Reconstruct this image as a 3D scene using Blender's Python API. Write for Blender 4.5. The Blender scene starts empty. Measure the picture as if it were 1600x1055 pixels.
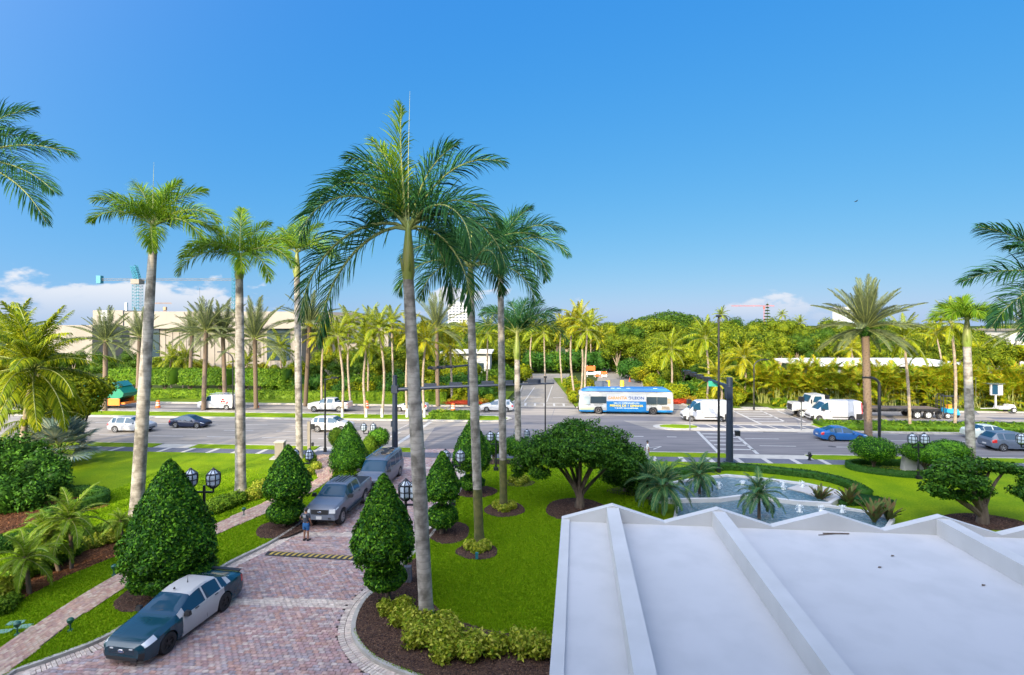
import bpy, bmesh, math, random
import numpy as np
from mathutils import Vector, Matrix
from mathutils.geometry import tessellate_polygon
R = math.radians
rnd = random.Random(7)
# ---------------------------------------------------------------- camera, sky, sun, exposure
F, HC, HY = 830.0, 11.7, 508.0          # focal length (px of a 1600 px wide picture), eye height, horizon row
sc = bpy.context.scene
C = sc.collection
cam = bpy.data.cameras.new('camera'); cam_ob = bpy.data.objects.new('camera', cam); C.objects.link(cam_ob)
cam.sensor_width = 36.0; cam.lens = F / 1600 * 36; cam.shift_y = -19.5 / 1600
cam.clip_start = .2; cam.clip_end = 12000
cam_ob.location = (0, 0, HC); cam_ob.rotation_euler = (R(90), 0, 0)
sc.camera = cam_ob
SUN_AZ, SUN_EL = 25.0, 21.0             # sun stands behind the camera, this many degrees to the left
SKY_TOP = tuple(x*1.04/.3 for x in (.05, .31, .79))
SUNWARD_FILL = 30.0
sx, sy = -math.sin(R(SUN_AZ)), -math.cos(R(SUN_AZ))
world = bpy.data.worlds.new('World'); sc.world = world; world.use_nodes = True
wn, wl = world.node_tree.nodes, world.node_tree.links
wn.clear()
wout = wn.new('ShaderNodeOutputWorld'); bg = wn.new('ShaderNodeBackground'); sky = wn.new('ShaderNodeTexSky')
sky.sky_type = 'NISHITA'; sky.sun_disc = False; sky.sun_elevation = R(SUN_EL); sky.sun_rotation = math.atan2(sx, sy)
sky.air_density = 1.0; sky.dust_density = .35; sky.ozone_density = 1.3; sky.altitude = 0
bg.inputs['Strength'].default_value = .15
# the sky's response, channel by channel (a deep polarised blue, as the photograph has it)
srgb = wn.new('ShaderNodeSeparateColor'); crgb = wn.new('ShaderNodeCombineColor'); wl.new(sky.outputs[0], srgb.inputs[0])
for ch, (ref, gm, out) in enumerate(((1.3, 1.12, SKY_TOP[0]), (2.2, .48, SKY_TOP[1]), (3.7, .12, SKY_TOP[2]))):
    a_ = wn.new('ShaderNodeMath'); a_.operation = 'DIVIDE'; a_.inputs[1].default_value = ref; wl.new(srgb.outputs[ch], a_.inputs[0])
    p_ = wn.new('ShaderNodeMath'); p_.operation = 'POWER'; p_.inputs[1].default_value = gm; wl.new(a_.outputs[0], p_.inputs[0])
    k_ = wn.new('ShaderNodeMath'); k_.operation = 'MULTIPLY'; k_.inputs[1].default_value = out; wl.new(p_.outputs[0], k_.inputs[0]); wl.new(k_.outputs[0], crgb.inputs[ch])
# fill for the shaded foreground: extra sky brightness added smoothly towards the sun
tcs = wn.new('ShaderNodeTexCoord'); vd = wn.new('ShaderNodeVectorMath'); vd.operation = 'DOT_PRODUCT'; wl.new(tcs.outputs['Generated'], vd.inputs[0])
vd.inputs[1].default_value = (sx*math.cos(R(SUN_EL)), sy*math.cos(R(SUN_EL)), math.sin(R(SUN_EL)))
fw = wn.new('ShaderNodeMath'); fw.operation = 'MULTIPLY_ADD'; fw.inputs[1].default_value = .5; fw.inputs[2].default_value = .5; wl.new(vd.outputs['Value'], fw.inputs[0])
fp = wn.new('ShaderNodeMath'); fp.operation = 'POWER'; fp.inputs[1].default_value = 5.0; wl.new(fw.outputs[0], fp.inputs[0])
gl = wn.new('ShaderNodeMixRGB'); gl.blend_type = 'ADD'; gl.inputs['Color2'].default_value = tuple(SUNWARD_FILL*k for k in (.93, .915, .93)) + (1,); gl.use_clamp = False
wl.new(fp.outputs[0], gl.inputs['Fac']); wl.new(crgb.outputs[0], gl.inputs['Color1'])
# cumulus near the horizon, from noise over the view direction, all round the horizon
tc = wn.new('ShaderNodeTexCoord'); sep = wn.new('ShaderNodeSeparateXYZ'); wl.new(tc.outputs['Generated'], sep.inputs[0])
mp = wn.new('ShaderNodeMapping'); mp.inputs['Scale'].default_value = (7, 7, 15); mp.inputs['Location'].default_value = (2.3, 1.1, .35)
wl.new(tc.outputs['Generated'], mp.inputs[0])
ns = wn.new('ShaderNodeTexNoise'); ns.inputs['Scale'].default_value = 1.0; ns.inputs['Detail'].default_value = 9; ns.inputs['Roughness'].default_value = .55
wl.new(mp.outputs[0], ns.inputs['Vector'])
def wmath(op, a, b=None, clamp=False):
    n = wn.new('ShaderNodeMath'); n.operation = op; n.use_clamp = clamp
    for i, v in enumerate((a, b)):
        if v is None: continue
        if isinstance(v, (int, float)): n.inputs[i].default_value = v
        else: wl.new(v, n.inputs[i])
    return n.outputs[0]
def wrange(v, a, b, c, d):
    n = wn.new('ShaderNodeMapRange'); n.interpolation_type = 'SMOOTHSTEP'
    wl.new(v, n.inputs[0])
    for i, k in enumerate((a, b, c, d)): n.inputs[i+1].default_value = k
    return n.outputs[0]
band = wrange(sep.outputs['Z'], .03, .14, .0, .38)           # the bank thins out with height
left = wrange(sep.outputs['X'], -.15, -.6, .0, .16)          # thicker bank over the town to the left
right = wrange(sep.outputs['X'], .05, .3, .0, .10)
den = wmath('SUBTRACT', wmath('ADD', wmath('SUBTRACT', ns.outputs['Fac'], band), left), right)
cl = wrange(den, .50, .565, 0, .9)
shade = wmath('MULTIPLY', wrange(sep.outputs['Z'], -.01, .075, .12, 1), wrange(den, .50, .60, .75, 1))
cc = wn.new('ShaderNodeMixRGB'); cc.inputs['Color1'].default_value = (1.35, 1.9, 2.75, 1); cc.inputs['Color2'].default_value = (3.1, 3.15, 3.3, 1)
wl.new(shade, cc.inputs['Fac'])
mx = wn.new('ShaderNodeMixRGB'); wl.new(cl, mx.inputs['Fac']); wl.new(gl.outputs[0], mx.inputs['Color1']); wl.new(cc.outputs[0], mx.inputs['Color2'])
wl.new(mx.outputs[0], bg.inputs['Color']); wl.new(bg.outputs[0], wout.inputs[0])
sun = bpy.data.lights.new('sun', 'SUN'); sun.energy = 3.3; sun.angle = R(.55); sun.color = (1, .83, .56)
sun_ob = bpy.data.objects.new('sun', sun); C.objects.link(sun_ob)
ce = math.cos(R(SUN_EL))
sun_ob.rotation_euler = Vector((sx*ce, sy*ce, math.sin(R(SUN_EL)))).to_track_quat('Z', 'Y').to_euler()
sc.view_settings.view_transform = 'Standard'; sc.view_settings.look = 'None'
sc.view_settings.exposure = 1.0; sc.view_settings.gamma = 1; sc.view_settings.use_curve_mapping = False
sc.render.engine = 'CYCLES'; sc.cycles.max_bounces = 6; sc.cycles.transparent_max_bounces = 4
sc.cycles.diffuse_bounces = 3; sc.cycles.glossy_bounces = 3
# ---------------------------------------------------------------- helpers
def G(px, py, z=0.0):
    Y = F * (HC - z) / (py - HY); return ((px - 800) * Y / F, Y, z)
def G2(pts, z=0.0): return [G(x, y, z)[:2] for x, y in pts]
def ZH(py, Y): return HC - (py - HY) * Y / F
def XP(px, Y): return (px - 800) * Y / F
def RD(x, c): return (x, c - .0752 * x)       # road frame: c is the distance of the line at x = 0
def RDp(pts): return [RD(*p) for p in pts]
class MB:
    def __init__(s): s.v = []; s.f = []; s.m = []
    def add(s, vs, fs, m=0, T=None):
        o = len(s.v)
        if T is not None: vs = [tuple(T @ Vector(v)) for v in vs]
        s.v += [tuple(v) for v in vs]; s.f += [tuple(i + o for i in f) for f in fs]; s.m += [m] * len(fs); return s
    def box(s, cx, cy, cz, lx, ly, lz, m=0, T=None, rz=0, taper=1.0):
        c, n = math.cos(rz), math.sin(rz); vs = []
        for z, k in ((-.5, 1), (.5, taper)):
            for x, y in ((-.5, -.5), (.5, -.5), (.5, .5), (-.5, .5)):
                X, Y = x * lx * k, y * ly * k
                vs.append((cx + X * c - Y * n, cy + X * n + Y * c, cz + z * lz))
        return s.add(vs, [(3, 2, 1, 0), (4, 5, 6, 7), (0, 1, 5, 4), (1, 2, 6, 5), (2, 3, 7, 6), (3, 0, 4, 7)], m, T)
    def tube(s, path, rad, n=8, m=0, cap=True, T=None):
        P = [Vector(p) for p in path]; r = rad if hasattr(rad, '__len__') else [rad] * len(P)
        vs = []; fs = []; up = None
        for i, p in enumerate(P):
            t = (P[min(i+1, len(P)-1)] - P[max(i-1, 0)]).normalized()
            if up is None: up = Vector((1, 0, 0)) if abs(t.z) > .9 else Vector((0, 0, 1))
            a = t.cross(up)
            if a.length < 1e-4: a = t.cross(Vector((0, 1, 0)))
            a.normalize(); b = a.cross(t).normalized(); up = b
            for k in range(n):
                w = 2 * math.pi * k / n; vs.append(p + a * (r[i] * math.cos(w)) + b * (r[i] * math.sin(w)))
        for i in range(len(P) - 1):
            for k in range(n):
                j = (k + 1) % n; fs.append((i*n+k, i*n+j, (i+1)*n+j, (i+1)*n+k))
        if cap: fs.append(tuple(range(n))[::-1]); fs.append(tuple((len(P)-1)*n + k for k in range(n)))
        return s.add(vs, fs, m, T)
    def bar(s, a, b, r, n=4, m=0, T=None): return s.tube([a, b], r, n, m, True, T)
    def lathe(s, prof, n=16, c=(0, 0, 0), m=0, T=None, axis='z', cap=True):
        vs = []; fs = []
        for r, z in prof:
            for k in range(n):
                w = 2 * math.pi * k / n
                p = (r * math.cos(w), r * math.sin(w), z) if axis == 'z' else (r * math.cos(w), z, r * math.sin(w))
                vs.append((c[0] + p[0], c[1] + p[1], c[2] + p[2]))
        for i in range(len(prof) - 1):
            for k in range(n):
                j = (k+1) % n; fs.append((i*n+k, i*n+j, (i+1)*n+j, (i+1)*n+k))
        if cap: fs.append(tuple(range(n))[::-1]); fs.append(tuple((len(prof)-1)*n + k for k in range(n)))
        return s.add(vs, fs, m, T)
    def prism(s, poly, z0, z1, m=0, mtop=None, bottom=False):
        poly = [tuple(p[:2]) for p in poly]
        A = sum(poly[i][0]*poly[(i+1) % len(poly)][1] - poly[(i+1) % len(poly)][0]*poly[i][1] for i in range(len(poly)))
        if A < 0: poly = poly[::-1]
        n = len(poly); tri = tessellate_polygon([[Vector((x, y, 0)) for x, y in poly]])
        def ori(t):
            a, b, c = (poly[i] for i in t)
            return t if (b[0]-a[0])*(c[1]-a[1]) - (b[1]-a[1])*(c[0]-a[0]) > 0 else t[::-1]
        tri = [ori(tuple(t)) for t in tri]
        if z1 is None or z0 == z1: return s.add([(x, y, z0) for x, y in poly], tri, m)
        s.add([(x, y, z1) for x, y in poly], tri, m if mtop is None else mtop)
        vs = [(x, y, z0) for x, y in poly] + [(x, y, z1) for x, y in poly]
        s.add(vs, [(i, (i+1) % n, n+(i+1) % n, n+i) for i in range(n)] + ([tuple(t[::-1]) for t in tri] if bottom else []), m)
        return s
    def strip(s, path, w, z0, z1, m=0, closed=False):     # kerb: box section swept along a ground path
        P = [Vector(p[:2]) for p in path]; n = len(P); L = []; Rr = []
        for i, p in enumerate(P):
            a = P[i-1] if (i or closed) else P[i]; b = P[(i+1) % n] if (i < n-1 or closed) else P[i]
            t = (b - a); t = t.normalized() if t.length > 1e-6 else Vector((1, 0)); q = Vector((-t.y, t.x)) * (w / 2)
            L.append(p + q); Rr.append(p - q)
        vs = []
        for i in range(n): vs += [(L[i].x, L[i].y, z0), (L[i].x, L[i].y, z1), (Rr[i].x, Rr[i].y, z1), (Rr[i].x, Rr[i].y, z0)]
        fs = []
        for i in range(n if closed else n-1):
            a, b = 4*i, 4*((i+1) % n)
            fs += [(a, a+1, b+1, b), (a+1, a+2, b+2, b+1), (a+2, a+3, b+3, b+2)]
        if not closed: fs += [(0, 3, 2, 1), (4*n-4, 4*n-3, 4*n-2, 4*n-1)]
        return s.add(vs, fs, m)
    def build(s, name, mats, parent=None, smooth=None, loc=None):
        me = bpy.data.meshes.new(name); me.from_pydata(s.v, [], s.f)
        if not isinstance(mats, (list, tuple)): mats = [mats]
        for m in mats: me.materials.append(m)
        if len(mats) > 1: me.polygons.foreach_set('material_index', s.m)
        if smooth is not None:
            me.shade_smooth(); me.set_sharp_from_angle(angle=R(smooth))
        me.update()
        return link(name, me, parent, loc)
def link(name, me, parent=None, loc=None, rot=None, scale=None):
    o = bpy.data.objects.new(name, me); C.objects.link(o)
    if parent is not None: o.parent = parent
    if loc is not None: o.location = loc
    if rot is not None: o.rotation_euler = rot
    if scale is not None: o.scale = scale if hasattr(scale, '__len__') else (scale,)*3
    return o
def tag(o, label, cat, group=None):
    o['label'] = label; o['category'] = cat
    if group: o['group'] = group
    return o
def thing(name, label, cat, loc=(0, 0, 0), rz=0, group=None):
    o = bpy.data.objects.new(name, None); C.objects.link(o); o.empty_display_size = .2
    o.location = loc; o.rotation_euler = (0, 0, rz); return tag(o, label, cat, group)
def kids(o): return [c for c in bpy.data.objects if c.parent == o]
def struct(o): o['kind'] = 'structure'; return o
def stuff(o, label=None, cat=None):
    o['kind'] = 'stuff'
    if label: tag(o, label, cat)
    return o
def dup(root, children, loc, rz, label, group=None, scale=None):
    r = root.copy(); C.objects.link(r); r.location = loc; r.rotation_euler = (0, 0, rz)
    if scale: r.scale = (scale,)*3
    r['label'] = label
    if group: r['group'] = group
    for ch, gs in children:
        c = ch.copy(); C.objects.link(c); c.parent = r
        for g in gs:
            d = g.copy(); C.objects.link(d); d.parent = c
    return r
def tree_of(root):
    a = [o for o in bpy.data.objects if o.parent == root]
    return [(c, [g for g in bpy.data.objects if g.parent == c]) for c in a]
def spline(pts, k=6, closed=False):
    P = [np.array(p, float) for p in pts]; n = len(P); out = []
    for i in range(n if closed else n-1):
        g = lambda j: P[j % n] if closed else P[max(0, min(n-1, j))]
        p0, p1, p2, p3 = g(i-1), g(i), g(i+1), g(i+2)
        for q in range(k):
            t = q / k; out.append(tuple(.5*((2*p1) + (-p0+p2)*t + (2*p0-5*p1+4*p2-p3)*t*t + (-p0+3*p1-3*p2+p3)*t**3)))
    if not closed: out.append(tuple(P[-1]))
    return out
def inside(x, y, poly):
    c = False; n = len(poly); j = n-1
    for i in range(n):
        if (poly[i][1] > y) != (poly[j][1] > y) and x < (poly[j][0]-poly[i][0])*(y-poly[i][1])/(poly[j][1]-poly[i][1]) + poly[i][0]: c = not c
        j = i
    return c
# ---------------------------------------------------------------- materials
def mat(name, col, rough=.7, metal=0., noise=None, col2=None, bump=0., bscale=20., coat=0., spec=.5, trans=0., island=None, nscale=None, detail=4, emit=None, sub=None):
    m = bpy.data.materials.new(name); m.use_nodes = True; N, L = m.node_tree.nodes, m.node_tree.links
    b = N['Principled BSDF']; b.inputs['Roughness'].default_value = rough; b.inputs['Metallic'].default_value = metal
    b.inputs['Coat Weight'].default_value = coat; b.inputs['Specular IOR Level'].default_value = spec
    b.inputs['Base Color'].default_value = (*col, 1)
    src = None
    if island:                                      # every leaf, brick or tile draws its own tone
        g = N.new('ShaderNodeNewGeometry'); r = N.new('ShaderNodeValToRGB'); oi = N.new('ShaderNodeObjectInfo'); ad = N.new('ShaderNodeMath'); ad.operation = 'ADD'; fr_ = N.new('ShaderNodeMath'); fr_.operation = 'FRACT'
        L.new(g.outputs['Random Per Island'], ad.inputs[0]); L.new(oi.outputs['Random'], ad.inputs[1]); L.new(ad.outputs[0], fr_.inputs[0]); L.new(fr_.outputs[0], r.inputs[0])
        el = r.color_ramp.elements
        el[0].position = 0; el[0].color = (*island[0], 1); el[1].position = 1; el[1].color = (*island[-1], 1)
        for i in range(1, len(island)-1):
            e = el.new(i/(len(island)-1)); e.color = (*island[i], 1)
        src = r.outputs[0]
    if noise:
        c = N.new('ShaderNodeTexCoord'); n = N.new('ShaderNodeTexNoise'); n.inputs['Scale'].default_value = noise; n.inputs['Detail'].default_value = detail
        mpn = N.new('ShaderNodeMapping'); L.new(c.outputs['Object'], mpn.inputs[0]); L.new(mpn.outputs[0], n.inputs['Vector'])
        if nscale: mpn.inputs['Scale'].default_value = nscale
        r = N.new('ShaderNodeValToRGB'); L.new(n.outputs['Fac'], r.inputs[0]); r.color_ramp.elements[0].position = .3; r.color_ramp.elements[1].position = .7
        c2 = col2 or tuple(x*.7 for x in col)
        if src is None:
            r.color_ramp.elements[0].color = (*c2, 1); r.color_ramp.elements[1].color = (*col, 1); src = r.outputs[0]
        else:
            r.color_ramp.elements[0].color = (.72, .72, .72, 1); r.color_ramp.elements[1].color = (1.2, 1.2, 1.2, 1)
            x = N.new('ShaderNodeMixRGB'); x.blend_type = 'MULTIPLY'; x.inputs[0].default_value = 1; L.new(src, x.inputs[1]); L.new(r.outputs[0], x.inputs[2]); src = x.outputs[0]
    if src is not None: L.new(src, b.inputs['Base Color'])
    if bump:
        c = N.new('ShaderNodeTexCoord'); n = N.new('ShaderNodeTexNoise'); n.inputs['Scale'].default_value = bscale; n.inputs['Detail'].default_value = 5
        L.new(c.outputs['Object'], n.inputs['Vector']); u = N.new('ShaderNodeBump'); u.inputs['Strength'].default_value = bump; u.inputs['Distance'].default_value = .02
        L.new(n.outputs['Fac'], u.inputs['Height']); L.new(u.outputs[0], b.inputs['Normal'])
    if trans:
        t = N.new('ShaderNodeBsdfTranslucent'); k = N.new('ShaderNodeMixShader'); k.inputs[0].default_value = trans
        if src is not None: L.new(src, t.inputs[0])
        else: t.inputs[0].default_value = (*col, 1)
        o = N['Material Output']; L.new(b.outputs[0], k.inputs[1]); L.new(t.outputs[0], k.inputs[2]); L.new(k.outputs[0], o.inputs[0])
    return m
LEAF_SPEC = .1
def leafmat(name, cols, rough=.45, trans=.25): return mat(name, cols[0], rough+.08, island=cols, trans=trans, spec=LEAF_SPEC)
def mul(c, k): return tuple(x*k for x in c)
def two_scale(name, c1, c2, c3, s1, s2, rough=.85, bump=.3, bs=60, dark=None, stretch=None):
    """large patches of c1/c2 with fine c3 speckle"""
    m = bpy.data.materials.new(name); m.use_nodes = True; N, L = m.node_tree.nodes, m.node_tree.links; b = N['Principled BSDF']; b.inputs['Roughness'].default_value = rough
    b.inputs['Specular IOR Level'].default_value = .08
    c = N.new('ShaderNodeTexCoord'); n1 = N.new('ShaderNodeTexNoise'); n2 = N.new('ShaderNodeTexNoise'); n1.inputs['Scale'].default_value = s1; n2.inputs['Scale'].default_value = s2
    n1.inputs['Detail'].default_value = 6; n2.inputs['Detail'].default_value = 3
    mpp = N.new('ShaderNodeMapping'); L.new(c.outputs['Object'], mpp.inputs[0]); mpp.inputs['Scale'].default_value = stretch or (1, 1, 1); mpp.inputs['Rotation'].default_value = (0, 0, .075 if stretch else 0)
    for n in (n1, n2): L.new(mpp.outputs[0], n.inputs['Vector'])
    r1 = N.new('ShaderNodeValToRGB'); r1.color_ramp.elements[0].position = .35; r1.color_ramp.elements[1].position = .65
    r1.color_ramp.elements[0].color = (*c1, 1); r1.color_ramp.elements[1].color = (*c2, 1); L.new(n1.outputs['Fac'], r1.inputs[0])
    r2 = N.new('ShaderNodeValToRGB'); r2.color_ramp.elements[0].position = .42; r2.color_ramp.elements[1].position = .68
    r2.color_ramp.elements[0].color = (0, 0, 0, 1); r2.color_ramp.elements[1].color = (1, 1, 1, 1); L.new(n2.outputs['Fac'], r2.inputs[0])
    x = N.new('ShaderNodeMixRGB'); L.new(r2.outputs[0], x.inputs[0]); L.new(r1.outputs[0], x.inputs[1]); x.inputs[2].default_value = (*c3, 1)
    L.new(x.outputs[0], b.inputs['Base Color'])
    u = N.new('ShaderNodeBump'); u.inputs['Strength'].default_value = bump; u.inputs['Distance'].default_value = .02; n3 = N.new('ShaderNodeTexNoise'); n3.inputs['Scale'].default_value = bs
    L.new(c.outputs['Object'], n3.inputs['Vector']); L.new(n3.outputs['Fac'], u.inputs['Height']); L.new(u.outputs[0], b.inputs['Normal'])
    return m
M = {}
M['terrain'] = two_scale('terrain', (.035, .055, .015), (.05, .07, .02), (.03, .045, .015), .05, 1.5)
M['lawn'] = two_scale('lawn', (.125, .215, .003), (.22, .30, .004), (.10, .18, .002), .5, 9, .8, .6, 45)
M['blade'] = leafmat('grass_blade', [(.13, .27, .003), (.19, .34, .005), (.26, .38, .01)], .6, .3)
M['road'] = two_scale('old_road_surface', (.25, .228, .205), (.34, .305, .265), (.19, .176, .16), .5, 2.5, .9, .15, 30, stretch=(.08, 1, 1))
M['side_road'] = two_scale('side_road_surface', (.24, .22, .19), (.28, .255, .22), (.2, .185, .16), .2, 3, .9, .15, 30)
M['dark_asphalt'] = two_scale('dark_asphalt', (.07, .072, .08), (.095, .096, .105), (.06, .06, .068), .5, 6, .85, .2, 60)
M['slab'] = two_scale('grey_slab', (.11, .12, .145), (.14, .15, .18), (.095, .1, .125), .8, 8, .8, .2, 60)
M['paint'] = mat('road_paint', (.48, .47, .45), .6, noise=1.7, col2=(.34, .33, .31))
M['kerb'] = mat('kerb_concrete', (.42, .4, .36), .85, noise=2.2, col2=(.29, .275, .25), bump=.2)
M['concrete'] = mat('light_concrete', (.45, .43, .38), .85, noise=1.5, col2=(.34, .32, .29), bump=.15)
M['white_slab'] = mat('white_strip', (.42, .4, .37), .8, noise=3, col2=(.42, .4, .38))
M['mulch'] = two_scale('mulch', (.035, .024, .024), (.06, .042, .038), (.15, .085, .055), 1.6, 16, .95, 1., 40)
M['mulch_red'] = two_scale('red_mulch', (.13, .055, .028), (.17, .075, .036), (.07, .035, .022), 1.2, 20, .95, 1., 40)
M['paver'] = mat('clay_paver', (.3, .2, .2), .75, noise=7, island=[(.32, .20, .185), (.43, .275, .26), (.27, .225, .24), (.49, .35, .31), (.41, .24, .19), (.35, .30, .315), (.53, .42, .36)], bump=.2, bscale=60)
M['paver_light'] = mat('buff_paver', (.4, .35, .31), .75, noise=7, island=[(.55, .47, .4), (.64, .55, .47), (.47, .39, .345), (.59, .48, .4)], bump=.2, bscale=60)
M['paver_path'] = mat('path_brick', (.35, .22, .18), .75, noise=7, island=[(.40, .22, .17), (.5, .36, .27), (.34, .2, .18), (.45, .29, .21), (.52, .42, .32), (.38, .25, .22)], bump=.2, bscale=60)
M['joint'] = mat('joint_sand', (.06, .048, .045), .95, noise=9)
M['white_wall'] = mat('white_render', (.56, .56, .555), .7, noise=.9, col2=(.49, .49, .48), bump=.1, bscale=8)
M['roof_membrane'] = two_scale('roof_membrane', (.505, .51, .515), (.54, .54, .545), (.485, .49, .495), .22, 1.3, .6, .06, 14)
M['cream_wall'] = mat('cream_panel', (.25, .22, .18), .75, noise=.3, col2=(.21, .185, .15))
M['window_glass'] = mat('dark_glass', (.03, .05, .06), .06, spec=.9)
M['curtain'] = mat('pale_window', (.3, .36, .37), .15, spec=.8)
M['black_metal'] = mat('black_metal', (.018, .02, .026), .4, .3)
M['navy_metal'] = mat('navy_painted_metal', (.02, .03, .055), .38, .2)
M['lantern_glass'] = mat('lantern_glass', (.42, .5, .6), .12, spec=.8)
M['rubber'] = mat('tyre_rubber', (.022, .022, .024), .75)
M['chrome'] = mat('bright_metal', (.7, .7, .72), .22, 1.)
M['alloy'] = mat('alloy', (.42, .43, .45), .35, .8)
M['black_plastic'] = mat('black_plastic', (.02, .021, .024), .5)
M['car_glass'] = mat('tinted_glass', (.012, .05, .09), .03, spec=.45)
M['lamp_clear'] = mat('headlamp_lens', (.65, .68, .7), .1, spec=.9, coat=1.)
M['lamp_red'] = mat('tail_lamp_lens', (.45, .02, .02), .15, coat=.8)
M['red_tile'] = mat('clay_roof', (.42, .17, .085), .8, noise=1.2)
M['bark'] = mat('bark', (.16, .12, .09), .9, noise=5, col2=(.075, .055, .04), bump=.8, bscale=12, nscale=(1, 1, .3))
M['bark_pale'] = mat('pale_bark', (.34, .28, .2), .9, noise=5, col2=(.22, .17, .12), bump=.5, bscale=12)
M['boot'] = mat('date_palm_boots', (.15, .11, .075), .9, island=[(.10, .07, .045), (.19, .135, .09), (.14, .1, .07)])
def palm_trunk_mat(name, a, b, c):
    m = bpy.data.materials.new(name); m.use_nodes = True; N, L = m.node_tree.nodes, m.node_tree.links; bs = N['Principled BSDF']; bs.inputs['Roughness'].default_value = .85
    tcn = N.new('ShaderNodeTexCoord'); n = N.new('ShaderNodeTexNoise'); n.inputs['Scale'].default_value = 2.2; n.inputs['Detail'].default_value = 8; L.new(tcn.outputs['Object'], n.inputs['Vector'])
    w = N.new('ShaderNodeTexWave'); w.wave_type = 'BANDS'; w.bands_direction = 'Z'; w.inputs['Scale'].default_value = 1.25; w.inputs['Distortion'].default_value = 3.5; w.inputs['Detail'].default_value = 4; w.inputs['Detail Scale'].default_value = 1.2
    L.new(tcn.outputs['Object'], w.inputs['Vector'])
    r = N.new('ShaderNodeValToRGB'); e = r.color_ramp.elements; e[0].position = .38; e[0].color = (*b, 1); e[1].position = .6; e[1].color = (*a, 1); L.new(n.outputs['Fac'], r.inputs[0])
    r2 = N.new('ShaderNodeValToRGB'); e = r2.color_ramp.elements; e[0].position = 0; e[0].color = (1, 1, 1, 1); e[1].position = .16; e[1].color = (0, 0, 0, 1); L.new(w.outputs['Fac'], r2.inputs[0])
    x = N.new('ShaderNodeMixRGB'); k = N.new('ShaderNodeMath'); k.operation = 'MULTIPLY'; k.inputs[1].default_value = .26; L.new(r2.outputs[0], k.inputs[0])
    L.new(k.outputs[0], x.inputs[0]); L.new(r.outputs[0], x.inputs[1]); x.inputs[2].default_value = (*c, 1); L.new(x.outputs[0], bs.inputs['Base Color'])
    u = N.new('ShaderNodeBump'); u.inputs['Strength'].default_value = .22; u.inputs['Distance'].default_value = .02; L.new(w.outputs['Fac'], u.inputs['Height']); L.new(u.outputs[0], bs.inputs['Normal'])
    return m
M['royal_trunk'] = palm_trunk_mat('royal_palm_trunk', (.36, .33, .29), (.14, .125, .105), (.09, .08, .07))
M['coco_trunk'] = palm_trunk_mat('coconut_trunk', (.36, .29, .21), (.24, .185, .13), (.12, .09, .06))
M['moss'] = mat('mossy_trunk', (.14, .13, .04), .95, noise=3, col2=(.05, .06, .02), bump=.6, bscale=20)
M['crownshaft'] = mat('crownshaft', (.16, .24, .035), .4, noise=1.5, col2=(.22, .2, .05), nscale=(1, 1, .4))
M['rachis'] = mat('rachis', (.22, .25, .06), .5)
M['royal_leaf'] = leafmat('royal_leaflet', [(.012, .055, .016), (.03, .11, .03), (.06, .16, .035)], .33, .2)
M['royal_leaf_lit'] = leafmat('royal_leaflet_sunlit', [(.05, .13, .008), (.12, .23, .01), (.22, .31, .015)], .35, .3)  # sunlight put into the leaf colour; the one above is the shaded copy
M['date_leaf'] = leafmat('date_leaflet', [(.07, .10, .04), (.11, .14, .06), (.16, .18, .085)], .45, .15)
M['coco_leaf'] = leafmat('coconut_leaflet', [(.04, .08, .004), (.13, .19, .006), (.22, .27, .008), (.36, .35, .012)], .4, .3)
M['coco_gold'] = leafmat('golden_leaflet', [(.06, .09, .004), (.22, .24, .008), (.32, .31, .01), (.44, .36, .012)], .45, .3)
M['areca_leaf'] = leafmat('areca_leaflet', [(.03, .07, .004), (.12, .21, .008), (.3, .33, .01), (.36, .35, .012), (.4, .24, .012), (.1, .2, .006), (.2, .3, .01)], .42, .3)
M['pygmy_leaf'] = leafmat('pygmy_leaflet', [(.07, .15, .01), (.15, .25, .012), (.23, .31, .03)], .4, .25)
M['pygmy_dark'] = leafmat('pygmy_leaflet_dark', [(.02, .08, .03), (.05, .14, .05), (.1, .2, .07)], .4, .2)
M['silver_leaf'] = leafmat('silver_fan_leaf', [(.12, .2, .2), (.26, .33, .28), (.42, .43, .26)], .5, .15)
M['topiary'] = leafmat('ficus_leaf', [(.006, .035, .004), (.02, .09, .007), (.05, .17, .01), (.17, .38, .02), (.012, .055, .006), (.03, .12, .01)], .32, .15)
M['hedge'] = leafmat('hedge_leaf', [(.04, .10, .006), (.09, .18, .01), (.17, .26, .015)], .42, .2)
M['hedge_dark'] = leafmat('dark_hedge_leaf', [(.015, .06, .008), (.035, .11, .012), (.07, .16, .02)], .42, .2)
M['yellow_shrub'] = leafmat('gold_shrub_leaf', [(.08, .17, .01), (.30, .36, .02), (.55, .54, .09), (.14, .24, .012), (.42, .42, .03)], .42, .25)
M['tree_leaf'] = leafmat('broad_tree_leaf', [(.018, .045, .004), (.075, .12, .006), (.13, .18, .008), (.25, .27, .012)], .42, .2)
M['tree_yellow'] = leafmat('yellow_green_tree_leaf', [(.045, .085, .004), (.15, .21, .008), (.25, .29, .01), (.36, .36, .012)], .42, .25)
M['tree_deep'] = leafmat('deep_green_tree_leaf', [(.018, .055, .006), (.045, .10, .008), (.085, .145, .012)], .42, .2)
M['tree_gold'] = leafmat('golden_tree_leaf', [(.06, .08, .004), (.2, .21, .008), (.38, .31, .012)], .42, .25)
M['spread_leaf'] = leafmat('spreading_tree_leaf', [(.008, .04, .006), (.03, .10, .01), (.10, .24, .02), (.02, .07, .008)], .38, .2)
M['bronze_leaf'] = leafmat('bronze_strap_leaf', [(.06, .11, .03), (.13, .15, .04), (.13, .07, .035), (.09, .13, .03)], .45, .2)
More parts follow.
